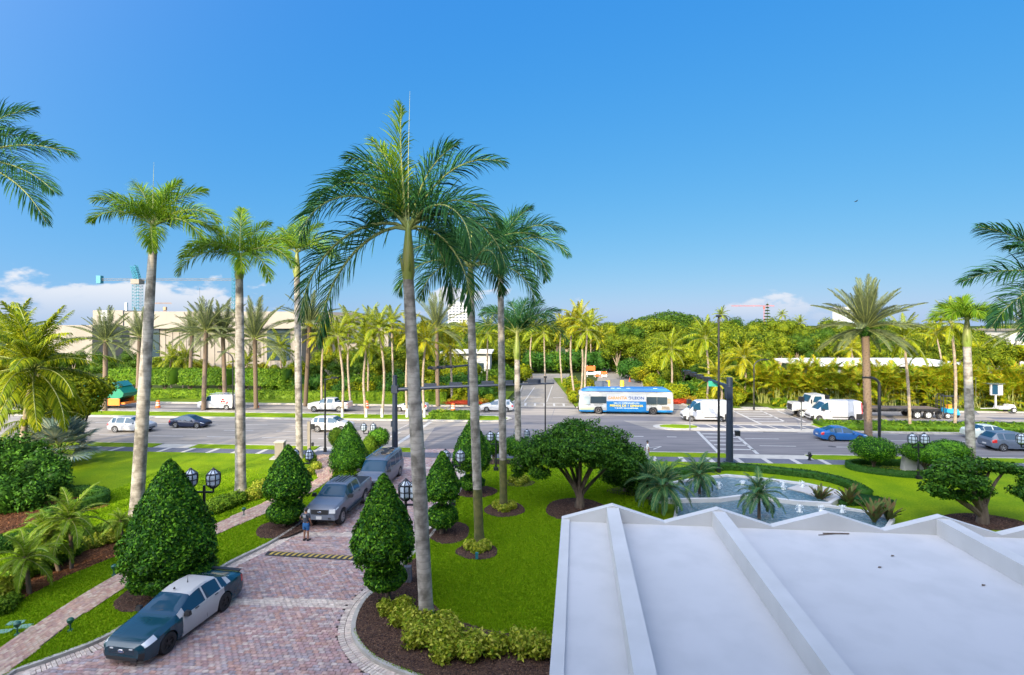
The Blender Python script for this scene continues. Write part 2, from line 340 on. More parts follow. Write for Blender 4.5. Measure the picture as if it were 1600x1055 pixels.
M['red_leaf'] = leafmat('red_leaf', [(.28, .03, .015), (.4, .05, .02), (.2, .03, .015)], .5, .2)
M['orange_leaf'] = leafmat('croton_leaf', [(.3, .12, .015), (.35, .24, .02), (.2, .2, .015), (.38, .3, .03)], .45, .2)
# ---------------------------------------------------------------- foliage
def quads_mesh(name, V, n, mats, extra=None, smooth=False):
    """n quads of 4 consecutive verts, plus an optional MB of other faces"""
    me = bpy.data.meshes.new(name); ev = np.array(extra.v, float).reshape(-1, 3) if extra and extra.v else np.zeros((0, 3))
    nv = len(V); allv = np.vstack([V, ev]); me.vertices.add(len(allv)); me.vertices.foreach_set('co', allv.astype(np.float32).ravel())
    ls = [np.arange(4*n)]; st = list(range(0, 4*n, 4)); mi = [0]*n; k = 4*n
    if extra:
        for f, m in zip(extra.f, extra.m):
            ls.append(np.array(f) + nv); st.append(k); k += len(f); mi.append(m)
    lv = np.concatenate(ls).astype(np.int32); me.loops.add(len(lv)); me.loops.foreach_set('vertex_index', lv)
    me.polygons.add(len(st)); me.polygons.foreach_set('loop_start', np.array(st, np.int32))
    for m in (mats if isinstance(mats, (list, tuple)) else [mats]): me.materials.append(m)
    me.polygons.foreach_set('material_index', np.array(mi, np.int32)); me.update(calc_edges=True); me.validate(); return me
def leaf_verts(P, Nn, size, rs, asp=.5, jit=.6, flat=False):
    n = len(P); Nn = Nn + rs.normal(0, jit, (n, 3)); Nn /= np.linalg.norm(Nn, axis=1)[:, None] + 1e-9
    t = rs.normal(0, 1, (n, 3)); t -= (t*Nn).sum(1)[:, None]*Nn; t /= np.linalg.norm(t, axis=1)[:, None] + 1e-9; b = np.cross(Nn, t)
    s = (size*rs.uniform(.65, 1.35, n))[:, None]
    V = np.stack([P - t*s*.5, P + b*s*asp*.5 + t*s*.05 + Nn*s*.08, P + t*s*.5, P - b*s*asp*.5 + t*s*.05 + Nn*s*.08], 1)
    return V.reshape(-1, 3)
def blob_points(blobs, n, rs, lo=.8, hi=1.03, lump=.12, keep=.78, under=True):
    A = np.array([(b[3]*b[4]+b[4]*b[5]+b[3]*b[5]) for b in blobs]); A = A/A.sum(); P = []; Q = []
    B = np.array(blobs, float)
    for bi, b in enumerate(B):
        m = int(n*A[bi]*1.3)+4; d = rs.normal(0, 1, (m, 3)); d /= np.linalg.norm(d, axis=1)[:, None]
        ph = rs.uniform(0, 6.28, 6)
        lum = 1 + lump*(np.sin(d[:, 0]*7+ph[0])*np.sin(d[:, 1]*6+ph[1]) + .7*np.sin(d[:, 2]*9+ph[2])*np.cos(d[:, 0]*8+ph[3]))
        r = rs.uniform(lo, hi, m)*lum
        p = b[:3] + d*b[3:6]*r[:, None]
        ok = np.ones(m, bool)
        for bj, c in enumerate(B):
            if bj != bi: ok &= (((p-c[:3])/c[3:6])**2).sum(1) > keep**2
        nn = d/b[3:6]; nn /= np.linalg.norm(nn, axis=1)[:, None]
        if not under: ok &= ~((d[:, 2] < -.55) & (rs.uniform(0, 1, m) < .8))
        P.append(p[ok]); Q.append(nn[ok])
    return np.vstack(P), np.vstack(Q)
def core_of(blobs, k, mb=None, m=0, n=8):
    mb = mb or MB()
    for b in blobs:
        prof = [(max(.02, math.sin(a)), -math.cos(a)) for a in np.linspace(0, math.pi, 7)]
        T = Matrix.Translation(b[:3]) @ Matrix.Diagonal((b[3]*k, b[4]*k, b[5]*k, 1)); mb.lathe(prof, n, m=m, T=T)
    return mb
def crown_mesh(name, blobs, n, size, mats, seed, core=.72, asp=.5, jit=.6, up=.25, **kw):
    rs = np.random.RandomState(seed); P, Q = blob_points(blobs, n, rs, **kw); Q = Q + np.array([0, 0, up])
    return quads_mesh(name, leaf_verts(P, Q, size, rs, asp, jit), len(P), mats, core_of(blobs, core) if core else None)
def limbs(mb, base, tops, r0, r1, seed, fork=.4, m=0, n=7, sway=.15):
    rr = random.Random(seed); b = Vector(base)
    for t in tops:
        t = Vector(t); f = b.lerp(Vector((b.x + (t.x-b.x)*.25, b.y + (t.y-b.y)*.25, t.z)), fork)
        pts = [b, f, f.lerp(t, .5) + Vector((rr.uniform(-sway, sway), rr.uniform(-sway, sway), rr.uniform(0, sway)*2)), t]
        path = spline(pts, 4); mb.tube(path, [r0 + (r1-r0)*i/(len(path)-1) for i in range(len(path))], n, m)
    return mb
def frond_mesh(name, L, e0, e1, nl, ll, lw, mats, seed, hang=.5, gap=.12, plume=.5, pw=1.1, rr=.012, fold=.25, swp=.5, bend=0.):
    """a pinnate frond from the origin along +x, its slope going from e0 to e1 degrees; leaflets in two or more ranks"""
    rg = random.Random(seed); n = 14; pts = []; x = z = y = 0.; tg = []
    for i in range(n+1):
        s = i/n; a = R(e0 + (e1-e0)*s**pw); d = Vector((math.cos(a), bend*s, math.sin(a))).normalized(); tg.append(d); pts.append(Vector((x, y, z)))
        x += d.x*L/n; y += d.y*L/n; z += d.z*L/n
    mb = MB(); mb.tube(pts, [L*rr*(1-.85*i/n) + .003 for i in range(n+1)], 5, 1)
    for side in (-1, 1):
        for k in range(nl):
            s = gap + (1-gap)*(k + rg.random()*.6)/nl; u = min(s*n, n-1e-3); i = int(u); p = pts[i].lerp(pts[i+1], u-i); t = tg[i].lerp(tg[i+1], u-i).normalized()
            sd = Vector((0, side, 0)); nn = sd.cross(t)*side; nn = nn if nn.z > 0 else (-nn if abs(t.z) < .95 else nn)
            out = .5 + .5*(1-s); roll = (rg.random()*2-1)*plume + fold
            d = (sd*out*math.cos(roll) + nn*math.sin(roll)*out + t*(swp + .55*s)).normalized()
            l = ll*(math.sin(math.pi*min(1, .16 + .84*((s-gap)/(1-gap))**.8))**.55 + .12)*rg.uniform(.85, 1.1)
            w = (t - d*t.dot(d)).normalized()*lw*.5; g = Vector((0, 0, -1))
            m1 = p + d*l*.45; h = hang*rg.uniform(.6, 1.3)
            d2 = (d + g*h).normalized(); d3 = (d + g*h*2.1).normalized(); m2 = m1 + d2*l*.3; tip = m2 + d3*l*.28
            mb.add([p-w*.5, p+w*.5, m1+w, m1-w, m2+w*.7, m2-w*.7, tip], [(0, 1, 2, 3), (3, 2, 4, 5), (5, 4, 6)], 0)
    me = bpy.data.meshes.new(name); me.from_pydata(mb.v, [], mb.f)
    for m in mats: me.materials.append(m)
    me.polygons.foreach_set('material_index', mb.m); me.update(); return me
_fc = {}
def frond(kind, cls, var=0):
    key = (kind, cls, var)
    if key in _fc: return _fc[key]
    e0, e1 = FR[kind]['cls'][cls]; k = FR[kind]
    _fc[key] = frond_mesh('frond', k['L'], e0, e1, k['nl'], k['ll'], k['lw'], [M[k['mat']], M['rachis']], hash(key[1:]) % 999 + var, k['hang'], k['gap'], k['plume'], k.get('pw', 1.1), k.get('rr', .012), k.get('fold', .25), bend=(-.15, .12)[var % 2])
    return _fc[key]
FR = {
 'royal': dict(L=4.6, nl=100, ll=1.2, lw=.045, hang=.38, gap=.1, plume=.9, mat='royal_leaf', cls=[(84, 40), (62, -15), (38, -55), (12, -80), (-15, -88)]),
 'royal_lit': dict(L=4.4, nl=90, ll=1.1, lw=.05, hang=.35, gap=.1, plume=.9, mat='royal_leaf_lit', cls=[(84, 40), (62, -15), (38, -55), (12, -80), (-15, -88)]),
 'date': dict(L=4.2, nl=72, ll=.58, lw=.028, hang=.12, gap=.1, plume=.35, fold=.55, mat='date_leaf', rr=.01, cls=[(84, 68), (64, 38), (42, 8), (18, -22), (-12, -50)]),
 'coco': dict(L=4.3, nl=54, ll=.85, lw=.06, hang=.7, gap=.14, plume=.25, fold=-.1, mat='coco_leaf', cls=[(82, 40), (60, -5), (35, -35), (8, -60), (-25, -80)]),
 'gold': dict(L=4.0, nl=50, ll=.8, lw=.07, hang=.7, gap=.14, plume=.25, fold=-.1, mat='coco_gold', cls=[(82, 40), (60, -5), (35, -35), (8, -60), (-25, -80)]),
 'areca': dict(L=3.1, nl=36, ll=.7, lw=.05, hang=.35, gap=.3, plume=.2, fold=.35, mat='areca_leaf', cls=[(86, 62), (76, 30), (66, -5), (52, -35), (30, -50)]),
 'pygmy': dict(L=1.25, nl=44, ll=.24, lw=.022, hang=.3, gap=.08, plume=.25, fold=.2, mat='pygmy_leaf', cls=[(80, 20), (55, -25), (30, -55), (5, -75), (-20, -85)]),
 'pygmy_dark': dict(L=1.8, nl=44, ll=.36, lw=.032, hang=.3, gap=.08, plume=.25, fold=.2, mat='pygmy_dark', cls=[(80, 20), (55, -25), (30, -55), (5, -75), (-20, -85)]),
}
def fan_mesh(name, mats, rad, pet, e0, e1, seed, nseg=34, droop=.35):
    rg = random.Random(seed); mb = MB(); pts = [Vector((0, 0, 0))]; x = z = 0
    for i in range(5):
        a = R(e0+(e1-e0)*i/8); x += math.cos(a)*pet/5; z += math.sin(a)*pet/5; pts.append(Vector((x, 0, z)))
    mb.tube(pts, [.045, .04, .035, .03, .025, .02], 5, 1); o = pts[-1]; a = R((e0+e1)*.5); ax = Vector((math.cos(a), 0, math.sin(a))); up = Vector((-math.sin(a), 0, math.cos(a))); sd = Vector((0, 1, 0))
    for k in range(nseg):
        w = R(-128 + 256*k/(nseg-1)); d = (ax*math.cos(w) + sd*math.sin(w) + up*.22).normalized(); l = rad*(1-.18*abs(w)/2.2)*rg.uniform(.92, 1.05)
        wd = (sd*math.cos(w) - ax*math.sin(w))*rad*.055; zz = up*(.03*(1 if k % 2 else -1)); m1 = o + d*l*.62 + zz; g = Vector((0, 0, -droop*l*.4*rg.uniform(.5, 1.4)))
        mb.add([o, m1-wd, m1+wd, o+d*l+g], [(0, 1, 2), (1, 3, 2)], 0)
    me = bpy.data.meshes.new(name); me.from_pydata(mb.v, [], mb.f)
    for m in mats: me.materials.append(m)
    me.polygons.foreach_set('material_index', mb.m); me.update(); return me
def palm(kind, label, base, top, r0, r1, fr, shaft=0., group=None, name=None, spear=0., trunk_mat='royal_trunk', cat='palm tree', bulge=.0, lean=None, fkind=None, boots=False, scale=1., hide_base=0., white_base=False, cut=True, nseg=10):
    """base, top: world points of trunk foot and crown centre; fr: list of (azimuth deg, class, scale) or ((azimuth, e0, e1, L))"""
    t = thing(name or kind+'_palm', label, cat, base, 0, group); fk = fkind or kind
    b = Vector((0, 0, 0)); tp = Vector(top) - Vector(base); sh = Vector((0, 0, shaft)); tt = tp - sh
    mid = b.lerp(tt, .5) + Vector(lean or (0, 0, 0)); path = spline([b, mid, tt], nseg)
    n = len(path); rad = []
    for i in range(n):
        s = i/(n-1); r = r0 + (r1-r0)*s
        r += bulge*(math.exp(-((s-.0)/.05)**2)*.9 + math.exp(-((s-.45)/.28)**2)*.35); rad.append(r)
    mb = MB(); mb.tube(path, rad, 14); mb.build('trunk', M[trunk_mat], t, 60)
    if shaft:
        mb = MB(); pth = [tt - Vector((0, 0, .05)), tt + sh*.12, tt + sh*.4, tt + sh*.8, tt + sh*1.08]
        mb.tube(pth, [r1*.98, r1*1.22, r1*1.12, r1*.72, r1*.4], 12); mb.build('crownshaft', M['crownshaft'], t, 60)
        for q in range(2):       # unopened flower spathes under the shaft
            w = rnd.uniform(0, 6.28); mb = MB(); o = tt + sh*.06
            mb.tube([o, o+Vector((math.cos(w)*.28, math.sin(w)*.28, .25)), o+Vector((math.cos(w)*.4, math.sin(w)*.4, .8))], [.05, .05, .012], 6); mb.build('flower_spathe', M['crownshaft'], t, 60)
    if boots:
        mb = MB(); L = tt.length; N = int(L*26)
        for i in range(N):
            s = i/N; w = i*2.399; p = b.lerp(tt, s) + Vector(lean or (0, 0, 0))*4*s*(1-s); r = r0+(r1-r0)*s
            T = Matrix.Translation(p) @ Matrix.Rotation(w, 4, 'Z'); mb.add([(r*.93, -.07, -.06), (r*.93, .07, -.06), (r*.93, 0, -.1), (r*1.13, -.045, .07), (r*1.13, .045, .07), (r*.95, 0, .11)], [(0, 2, 1), (0, 1, 4, 3), (3, 4, 5), (0, 3, 5), (1, 5, 4)], 0, T)
        stuff(mb.build('leaf_boot_scars', M['boot'], t))
        bl = [(tp.x, tp.y, tp.z-.35, r1*1.9, r1*1.9, .7)]; link('crown_heart', crown_mesh('crown_heart', bl, 500, .22, M['hedge_dark'], 5, core=.95), t)
    if 'moss' in label or 'beside the shrub ring' in label:
        mb = MB(); q = [i for i in range(n) if path[i][2] < 3.4]; mb.tube([path[i] for i in q], [rad[i]*1.025 for i in q], 14, cap=False); mb.build('mossy_trunk_base', M['moss'], t, 60)
    if white_base:
        mb = MB(); mb.tube([(0, 0, 0), (0, 0, 1.1)], [r0*1.12, r0*1.06], 12); mb.build('painted_trunk_base', M['white_wall'], t, 60)
    if spear:
        mb = MB(); mb.tube([tp - Vector((0, 0, .3)), tp + Vector((0, 0, spear*.5)), tp + Vector((.06, 0, spear))], [.035, .018, .004], 5); mb.build('spear_leaf', M['rachis'], t)
    for i, f in enumerate(fr):
        az = f[0]
        if len(f) == 3: me = frond(fk, f[1], i % 2); s = f[2]*scale
        else:
            k = FR[f[4] if len(f) > 4 else fk]
            me = frond_mesh('frond', f[3], f[1], f[2], int(k['nl']*1.1), k['ll']*1.05, k['lw'], [M[k['mat']], M['rachis']], i*7+3, k['hang'], k['gap'], k['plume'], f[5] if len(f) > 5 else 1.25, bend=rnd.uniform(-.12, .12)); s = 1
        w = R(az); link('frond', me, t, tp + Vector((math.cos(w)*r1*.3, math.sin(w)*r1*.3, -.15)), (0, 0, w), s)
    return t
def rand_fr(n, rg, lo=0, hi=4, s0=.85, s1=1.1, bias=None):
    out = []
    for i in range(n):
        c = min(hi, max(lo, int(lo + (hi-lo+1)*(i+.5)/n))); out.append((i*137.5 + rg.uniform(-15, 15), c, rg.uniform(s0, s1)))
    return out
# ---------------------------------------------------------------- ground
mb = MB(); mb.prism([(-6000, -600), (6000, -600), (6000, 9000), (-6000, 9000)], -.06, None); struct(mb.build('terrain', M['terrain']))
mb = MB(); mb.prism(RDp([(-150, 49.5), (220, 49.5), (220, 75.9), (-150, 75.9)]), 0, None); struct(mb.build('main_road', M['road']))
LV = .12                                 # lawns, verges and islands stand this far above the road
# side streets beyond the crossing
Lst = [RD(-1.5, 75.9), G(812, 626), G(818, 604), G(824, 583), G(700, 574), (3.0, 170), (16, 170), G(893, 583)[:2], G(890, 600)[:2], G(889, 620), RD(9.2, 75.9)]
Lst = [RD(-1.5, 75.9), G2([(806, 626)])[0], G2([(816, 604)])[0], G2([(822, 584)])[0], G2([(890, 584)])[0], G2([(889, 600)])[0], G2([(888, 622)])[0], RD(9.0, 75.9)]
mb = MB(); mb.prism(Lst, 0, None)
Rst = [RD(11.6, 75.9)] + G2([(928, 622), (931, 600), (936, 584), (925, 576), (985, 576), (1000, 590), (1008, 612)]) + [RD(25.5, 75.9)]
mb.prism(Rst, 0, None); struct(mb.build('side_street', M['side_road']))
# left lawn
kerbL = [(-16.6, 2.), (-16.3, 10.)] + spline([G(20, 1054)[:2], G(102, 1025)[:2], G(173, 995)[:2], G(270, 935)[:2], G(363, 880)[:2], G(420, 852)[:2], G(471, 819)[:2], G(520, 775)[:2], G(562, 741)[:2], G(577, 722)[:2]], 3)
kerbL.append(RD(-11.9, 46.2))
far = [RD(-150, 46.1), RD(kerbL[-1][0], 46.1)]
lawnL = kerbL + [RD(-12.2, 46.1), RD(-150, 46.1), (-150, -5), (-17, -5)]
lawnL = kerbL[:-1] + [RD(-12.2, 46.1), RD(-150, 46.1), (-150, -5), (-17, -5)]
mb = MB(); mb.prism(lawnL, -.05, LV); struct(mb.build('left_lawn', M['lawn']))
mb = MB(); mb.strip(kerbL[:-1] + [RD(-12.2, 46.1)], .17, -.05, LV+.035); struct(mb.build('left_kerb', M['kerb']))
kerbR = [(4., 14.2), (1.4, 15.4), (-1.0, 16.5)] + spline([G(629, 1054)[:2], G(585, 1034)[:2], G(560, 1009)[:2], G(552, 987)[:2], G(557, 963)[:2], G(569, 942)[:2], G(590, 922)[:2], G(622, 892)[:2], G(648, 866)[:2], G(672, 842)[:2], G(700, 800)[:2], G(722, 763)[:2], G(726, 745)[:2], G(722, 732)[:2]], 3)
lawnR = kerbR + [RD(-2.6, 46.1), RD(150, 46.1), (150, -5), (4.2, -5), (4.2, 13)]
mb = MB(); mb.prism(lawnR, -.05, LV); struct(mb.build('centre_lawn', M['lawn']))
mb = MB(); mb.strip(kerbR + [RD(-2.6, 46.1)], .17, -.05, LV+.035); struct(mb.build('island_kerb', M['kerb']))
# pavement, verge and road kerb on the near side
for nm, m, a, b, z, segs in (('near_sidewalk', 'slab', 46.1, 47.75, LV+.004, [(-150, 150)]), ):
    mb = MB()
    for s, e in segs: mb.prism(RDp([(s, a), (e, a), (e, b), (s, b)]), -.05, LV-.01 if nm != 'near_sidewalk' else LV-.008)
    struct(mb.build(nm, M[m]))
mb = MB()
for s, e in ((-150, -34.2), (-30.5, -18.4), (-15.6, -8.2), (12.2, 19.2), (26.2, 150)): mb.prism(RDp([(s, 47.75), (e, 47.75), (e, 49.4), (s, 49.4)]), -.05, LV)
struct(mb.build('grass_verge', M['lawn']))
mb = MB(); mb.prism(RDp([(-34.2, 47.75), (-30.5, 47.75), (-30.5, 49.4), (-34.2, 49.4)]), -.05, .06); mb.prism(RDp([(19.2, 47.75), (26.2, 47.75), (26.2, 49.4), (19.2, 49.4)]), -.05, .06)
mb.prism(RDp([(-18.4, 47.75), (-15.6, 47.75), (-15.6, 49.4), (-18.4, 49.4)]), -.05, .06); struct(mb.build('kerb_ramp', M['concrete']))
mb = MB()
for s, e in ((-150, -34.2), (-30.5, -18.4), (-15.6, -8.2), (12.2, 19.2), (26.2, 150)): mb.strip(RDp([(s, 49.5), (e, 49.5)]), .2, -.05, LV+.02)
struct(mb.build('road_kerb', M['kerb']))
# white strips across the grey pavement: every one is a piece
swk = bpy.data.objects['near_sidewalk']
bm_ = MB(); bm_.box(0, 0, 0, .42, 1.62, .014); first = None
for k in range(-26, 34):
    x = k*2.35 + .6
    if -13 < x < -2: continue
    p = RD(x, 46.93)
    if first is None: first = bm_.build('white_strip', M['white_slab'], swk); o = first
    else: o = first.copy(); C.objects.link(o)
    o.location = (p[0], p[1], LV-.002); o.rotation_euler = (0, 0, -.075)
# far verge
mb = MB()
for s, e in ((-150, -1.6), (9.1, 11.5), (25.6, 32.2), (36.2, 220)): mb.prism(RDp([(s, 76.0), (e, 76.0), (e+(2 if e < 0 else 0), 93 if e != 11.5 else 117), (s, 93 if e != 11.5 else 117)]), -.05, LV)
struct(mb.build('far_verge', two_scale('far_grass', (.10, .17, .012), (.15, .2, .016), (.09, .13, .01), .3, 5)))
mb = MB(); mb.prism(RDp([(32.2, 76.), (36.2, 76.), (36.2, 78), (32.2, 78)]), -.05, .07); struct(mb.build('far_kerb_ramp', M['concrete']))
mb = MB()
for s, e in ((-150, -1.6), (25.6, 32.2), (36.2, 220)): mb.strip(RDp([(s, 75.9), (e, 75.9)]), .45, -.05, LV+.03)
mb.strip([RD(9.1, 75.8), RD(11.5, 75.8)], .3, -.05, LV+.03); mb.strip(spline([RD(-1.6, 75.9)] + Lst[1:4], 3), .2, -.05, LV+.03); mb.strip([RD(25.6, 75.9), G2([(1008, 612)])[0], G2([(1000, 590)])[0]], .3, -.05, LV+.03)
struct(mb.build('far_kerb', M['kerb']))
# medians
medL = RDp([(-150, 64), (-2.4, 64), (-.9, 64.6), (-.2, 65.9), (-.9, 67.2), (-2.4, 67.8), (-150, 67.8)])
mb = MB(); mb.prism(medL, -.05, LV); struct(mb.build('left_median', M['lawn'])); mb = MB(); mb.strip(medL, .5, -.05, LV+.03, closed=True); struct(mb.build('left_median_kerb', M['kerb']))
nose = [RD(16.2+1.9+1.9*math.cos(a), 62.2+1.6*math.sin(a)) for a in np.linspace(math.pi*.5, math.pi*1.5, 9)]
mb = MB(); mb.prism(RDp([(19, 63.9), (18, 63.9)]) + nose + RDp([(18, 60.5), (34.4, 60.5), (34.4, 64.6)]), -.05, .05); struct(mb.build('crossing_refuge', M['concrete']))
mb = MB(); mb.prism([RD(19.6+2.6*math.cos(a)-1.0*(math.cos(a) > 0), 62.4+1.05*math.sin(a)) for a in np.linspace(0, 2*math.pi, 21)[:-1]], .04, LV); struct(mb.build('refuge_grass', M['lawn']))
medR = RDp([(34.6, 60.7), (150, 60.7), (150, 66.2), (36.4, 66.2), (34.6, 64.6)])
mb = MB(); mb.prism(medR, -.05, LV); struct(mb.build('right_median', M['lawn'])); mb = MB(); mb.strip(medR, .4, -.05, LV+.03, closed=True); struct(mb.build('right_median_kerb', M['kerb']))
# dark slabs set in the refuge, one object each
ref = bpy.data.objects['crossing_refuge']; first = None; bm_ = MB(); bm_.add([(-.75, -.95, 0), (.75, -.95, 0), (.35, .95, 0), (-1.15, .95, 0)], [(0, 1, 2, 3)])
for k in range(8):
    if first is None: first = bm_.build('dark_slab', M['slab'], ref); o = first
    else: o = first.copy(); C.objects.link(o)
    p = RD(22.2 + k*1.72, 62.9); o.location = (p[0], p[1], .058); o.rotation_euler = (0, 0, -.075)
# painted markings
mb = MB()
def mark(x0, c0, x1, c1, w):
    a, b = Vector(RD(x0, c0)), Vector(RD(x1, c1)); t = (b-a).normalized(); q = Vector((-t.y, t.x))*w/2
    mb.add([(*(a-q), .006), (*(b-q), .006), (*(b+q), .006), (*(a+q), .006)], [(0, 1, 2, 3)])
for c in (53.3, 56.6, 60.0): 
    for x in list(range(-74, -14, 6)): mark(x, c, x+3.4, c, .16)
    for x in range(24, 90, 7): mark(x, c, x+3.4, c, .16)
for c in (69.4, 72.6):
    for x in list(range(-74, -4, 6)) + list(range(38, 100, 7)): mark(x, c, x+3.2, c, .15)
for x in (6, 9.4, 12.8, 16.2, 2.6): mark(x, 56.8, x+1.0, 56.8, .22)
mark(-11.5, 49.9, -9.8, 63.4, .45)
mark(-13.6, 50.5, -12.2, 57, .3); mark(-13.0, 57, -12, 63, .12)
mark(20.4, 59.9, 18.9, 49.9, .32); mark(24.1, 59.9, 22.3, 49.9, .32)
for c in (51.6, 53.4, 55.2, 57, 58.7): mark(19.3+(c-50)*.13, c, 22.5+(c-50)*.15, c, .34)
mark(30.2, 75.2, 29.4, 65, .32); mark(34.0, 75.2, 33.0, 66.5, .32); mark(36.2, 75.2, 35.4, 66.8, .3)
for c in (66.8, 68.6, 70.4, 72.2, 74): mark(29.6+(c-65)*.07, c, 33.1+(c-66)*.1, c, .34)
mark(9.8, 52.3, 13.2, 51.9, .12); mark(11.2, 50.9, 14.4, 52.3, .12); mark(14.4, 52.3, 13.3, 51, .14)
for x in (-.9, .5, 1.9, 3.3, 4.7, 6.1, 7.5): mark(x, 77.2, x+.15, 79.6, .3)
mark(-1.4, 79.9, 9., 79.9, .25); mark(-1.4, 76.9, 9., 76.9, .25)
mark(1.9, 81.5, 4.2, 100, .14); mark(5.3, 81.5, 7.8, 103, .14); mark(.2, 86, 1.6, 86.6, .35); mark(3, 86, 4.8, 86.6, .35); mark(6.6, 86, 8.4, 86.6, .35)
o = mb.build('road_markings', M['paint']); struct(o)
# dark worn wheel paths / joints on the old slabs
mb = MB()
for c in (71.0, 74.4): mb.add([(*RD(-120, c-.25), .003), (*RD(-3, c-.25), .003), (*RD(-3, c+.25), .003), (*RD(-120, c+.25), .003)], [(0, 1, 2, 3)])
mb.add([(*RD(-9, 74.8), .003), (*RD(26, 74.8), .003), (*RD(26, 75.6), .003), (*RD(-9, 75.6), .003)], [(0, 1, 2, 3)])
struct(mb.build('asphalt_patch', M['dark_asphalt']))
mb = MB(); mb.prism(RDp([(-8.8, 49.6), (160, 49.6), (160, 60.3), (34, 60.3), (15.6, 60.5), (13.6, 66.0), (60, 66.3), (60, 69.8), (-6, 69.2), (-1, 63), (-8.8, 60)]), .003, None); struct(mb.build('resurfaced_carriageway', two_scale('newer_asphalt', (.15, .145, .15), (.2, .19, .193), (.125, .122, .13), .5, 2.5, .9, .15, 30, stretch=(.08, 1, 1))))
# drive: joint bed and pavers
drive = [(-16.6, 2.), (-16.3, 10.)] + kerbL[2:-1] + [RD(-12.2, 46.1), RD(-12.2, 49.5), RD(12.2, 49.5), RD(12.2, 47.75), RD(-2.6, 47.75), RD(-2.6, 46.1)] + kerbR[::-1] + [(4, 2)]
mb = MB(); mb.prism([(p[0], p[1]) for p in drive], .004, None); drv = struct(mb.build('driveway', M['joint']))
drive_poly = [(p[0], p[1]) for p in drive]
def dist_path(x, y, path):
    return np.min([np.hypot(x-a, y-b) for a, b in path])
kl = np.array([(p[0], p[1]) for p in spline(kerbL[:-1], 6)]); kr = np.array([(p[0], p[1]) for p in spline(kerbR, 6)])
def paver_block(lx, ly, h=.035):
    m = MB(); e = .006; a, b = lx/2, ly/2
    m.add([(-a, -b, 0), (a, -b, 0), (a, b, 0), (-a, b, 0), (-a+e, -b+e, h), (a-e, -b+e, h), (a-e, b-e, h), (-a+e, b-e, h)], [(0, 1, 5, 4), (1, 2, 6, 5), (2, 3, 7, 6), (3, 0, 4, 7), (4, 5, 6, 7)]); return m
def lay(items, parent, material, lx, ly, single=0, zb=.005):
    """items: (x, y, rz, sx, sy); the nearest `single` of them as objects, the rest joined"""
    items.sort(key=lambda t: abs(t[1]-19) + .2*abs(t[0]+10)); proto = paver_block(lx, ly); me = None
    cols = [material] if not isinstance(material, list) else material
    for i, (x, y, rz, a, b) in enumerate(items[:single]):
        if me is None: o = proto.build('paver', cols[0], parent); me = o.data
        else: o = link('paver', me, parent)
        o.location = (x, y, zb + rnd.uniform(0, .004)); o.rotation_euler = (0, 0, rz); o.scale = (a, b, 1)
    pv = np.array(proto.v); rest = items[single:]
    if not rest: return
    n = len(rest); A = np.array(rest); c, s = np.cos(A[:, 2]), np.sin(A[:, 2]); X = pv[None, :, 0]*A[:, 3:4]; Y = pv[None, :, 1]*A[:, 4:5]
    V = np.stack([A[:, 0:1] + X*c[:, None] - Y*s[:, None], A[:, 1:2] + X*s[:, None] + Y*c[:, None], np.repeat(pv[None, :, 2], n, 0) + zb + np.random.RandomState(3).uniform(0, .004, (n, 1))], 2).reshape(-1, 3)
    fs = np.array(proto.f)[None] + (np.arange(n)*len(pv))[:, None, None]
    me2 = bpy.data.meshes.new('paving'); me2.from_pydata(V.tolist(), [], fs.reshape(-1, 4).tolist()); me2.materials.append(cols[0]); me2.update()
    o = link('paving', me2, parent); o['kind'] = 'stuff'
ang = R(-3.5); ca, sa = math.cos(ang), math.sin(ang); fld = []; band_i = []; edge_items = []
UX, UY = .232, .158
for j in range(0, 330):
    for i in range(-30, 70):
        u = i*UX + (UX/2 if j % 2 else 0); v = j*UY; x = -12.5 + u*ca - v*sa*-1*-1; y = 3.0 + u*sa*1 + v*ca; x = -12.5 + u*ca + v*.06
        if y > 50 or x < -18 or x > -1.5: continue
        if not inside(x, y, drive_poly): continue
        d = min(np.hypot(kl[:, 0]-x, kl[:, 1]-y).min(), np.hypot(kr[:, 0]-x, kr[:, 1]-y).min())
        if d < .575: continue
        isb = any(abs(y - yb - .03*(x+10)*-1) < .30 for yb in (22.35, 29.6, 43.5, 37.3))
        (band_i if isb else fld).append((x, y, ang, UX-.012 and (UX-.012)/.22, (UY-.012)/.148))
lay(fld, drv, M['paver'], .22, .148, 210)
lay(band_i, drv, M['paver_light'], .22, .148, 20)
for path, w0, sgn in ((kl, 1, -1), (kr, 1, 1)):
    # soldier course of two rows against each kerb
    acc = 0; seg = 0
    P = [Vector(p) for p in path]; tot = 0
    for row, off in enumerate((.20, .45)):
        acc = 0.
        for i in range(len(P)-1):
            a, b = P[i], P[i+1]; L = (b-a).length
            if L < 1e-6: continue
            t = (b-a)/L; q = Vector((t.y, -t.x))*off*(1 if sgn < 0 else -1)
            while acc < L:
                p = a + t*acc + q; acc += .13
                if p.y < 3 or p.y > 47: continue
                edge_items.append((p.x, p.y, math.atan2(t.y, t.x) + math.pi/2, 1.0, .82))
            acc -= L
lay(edge_items, drv, M['paver_light'], .235, .148, 60)
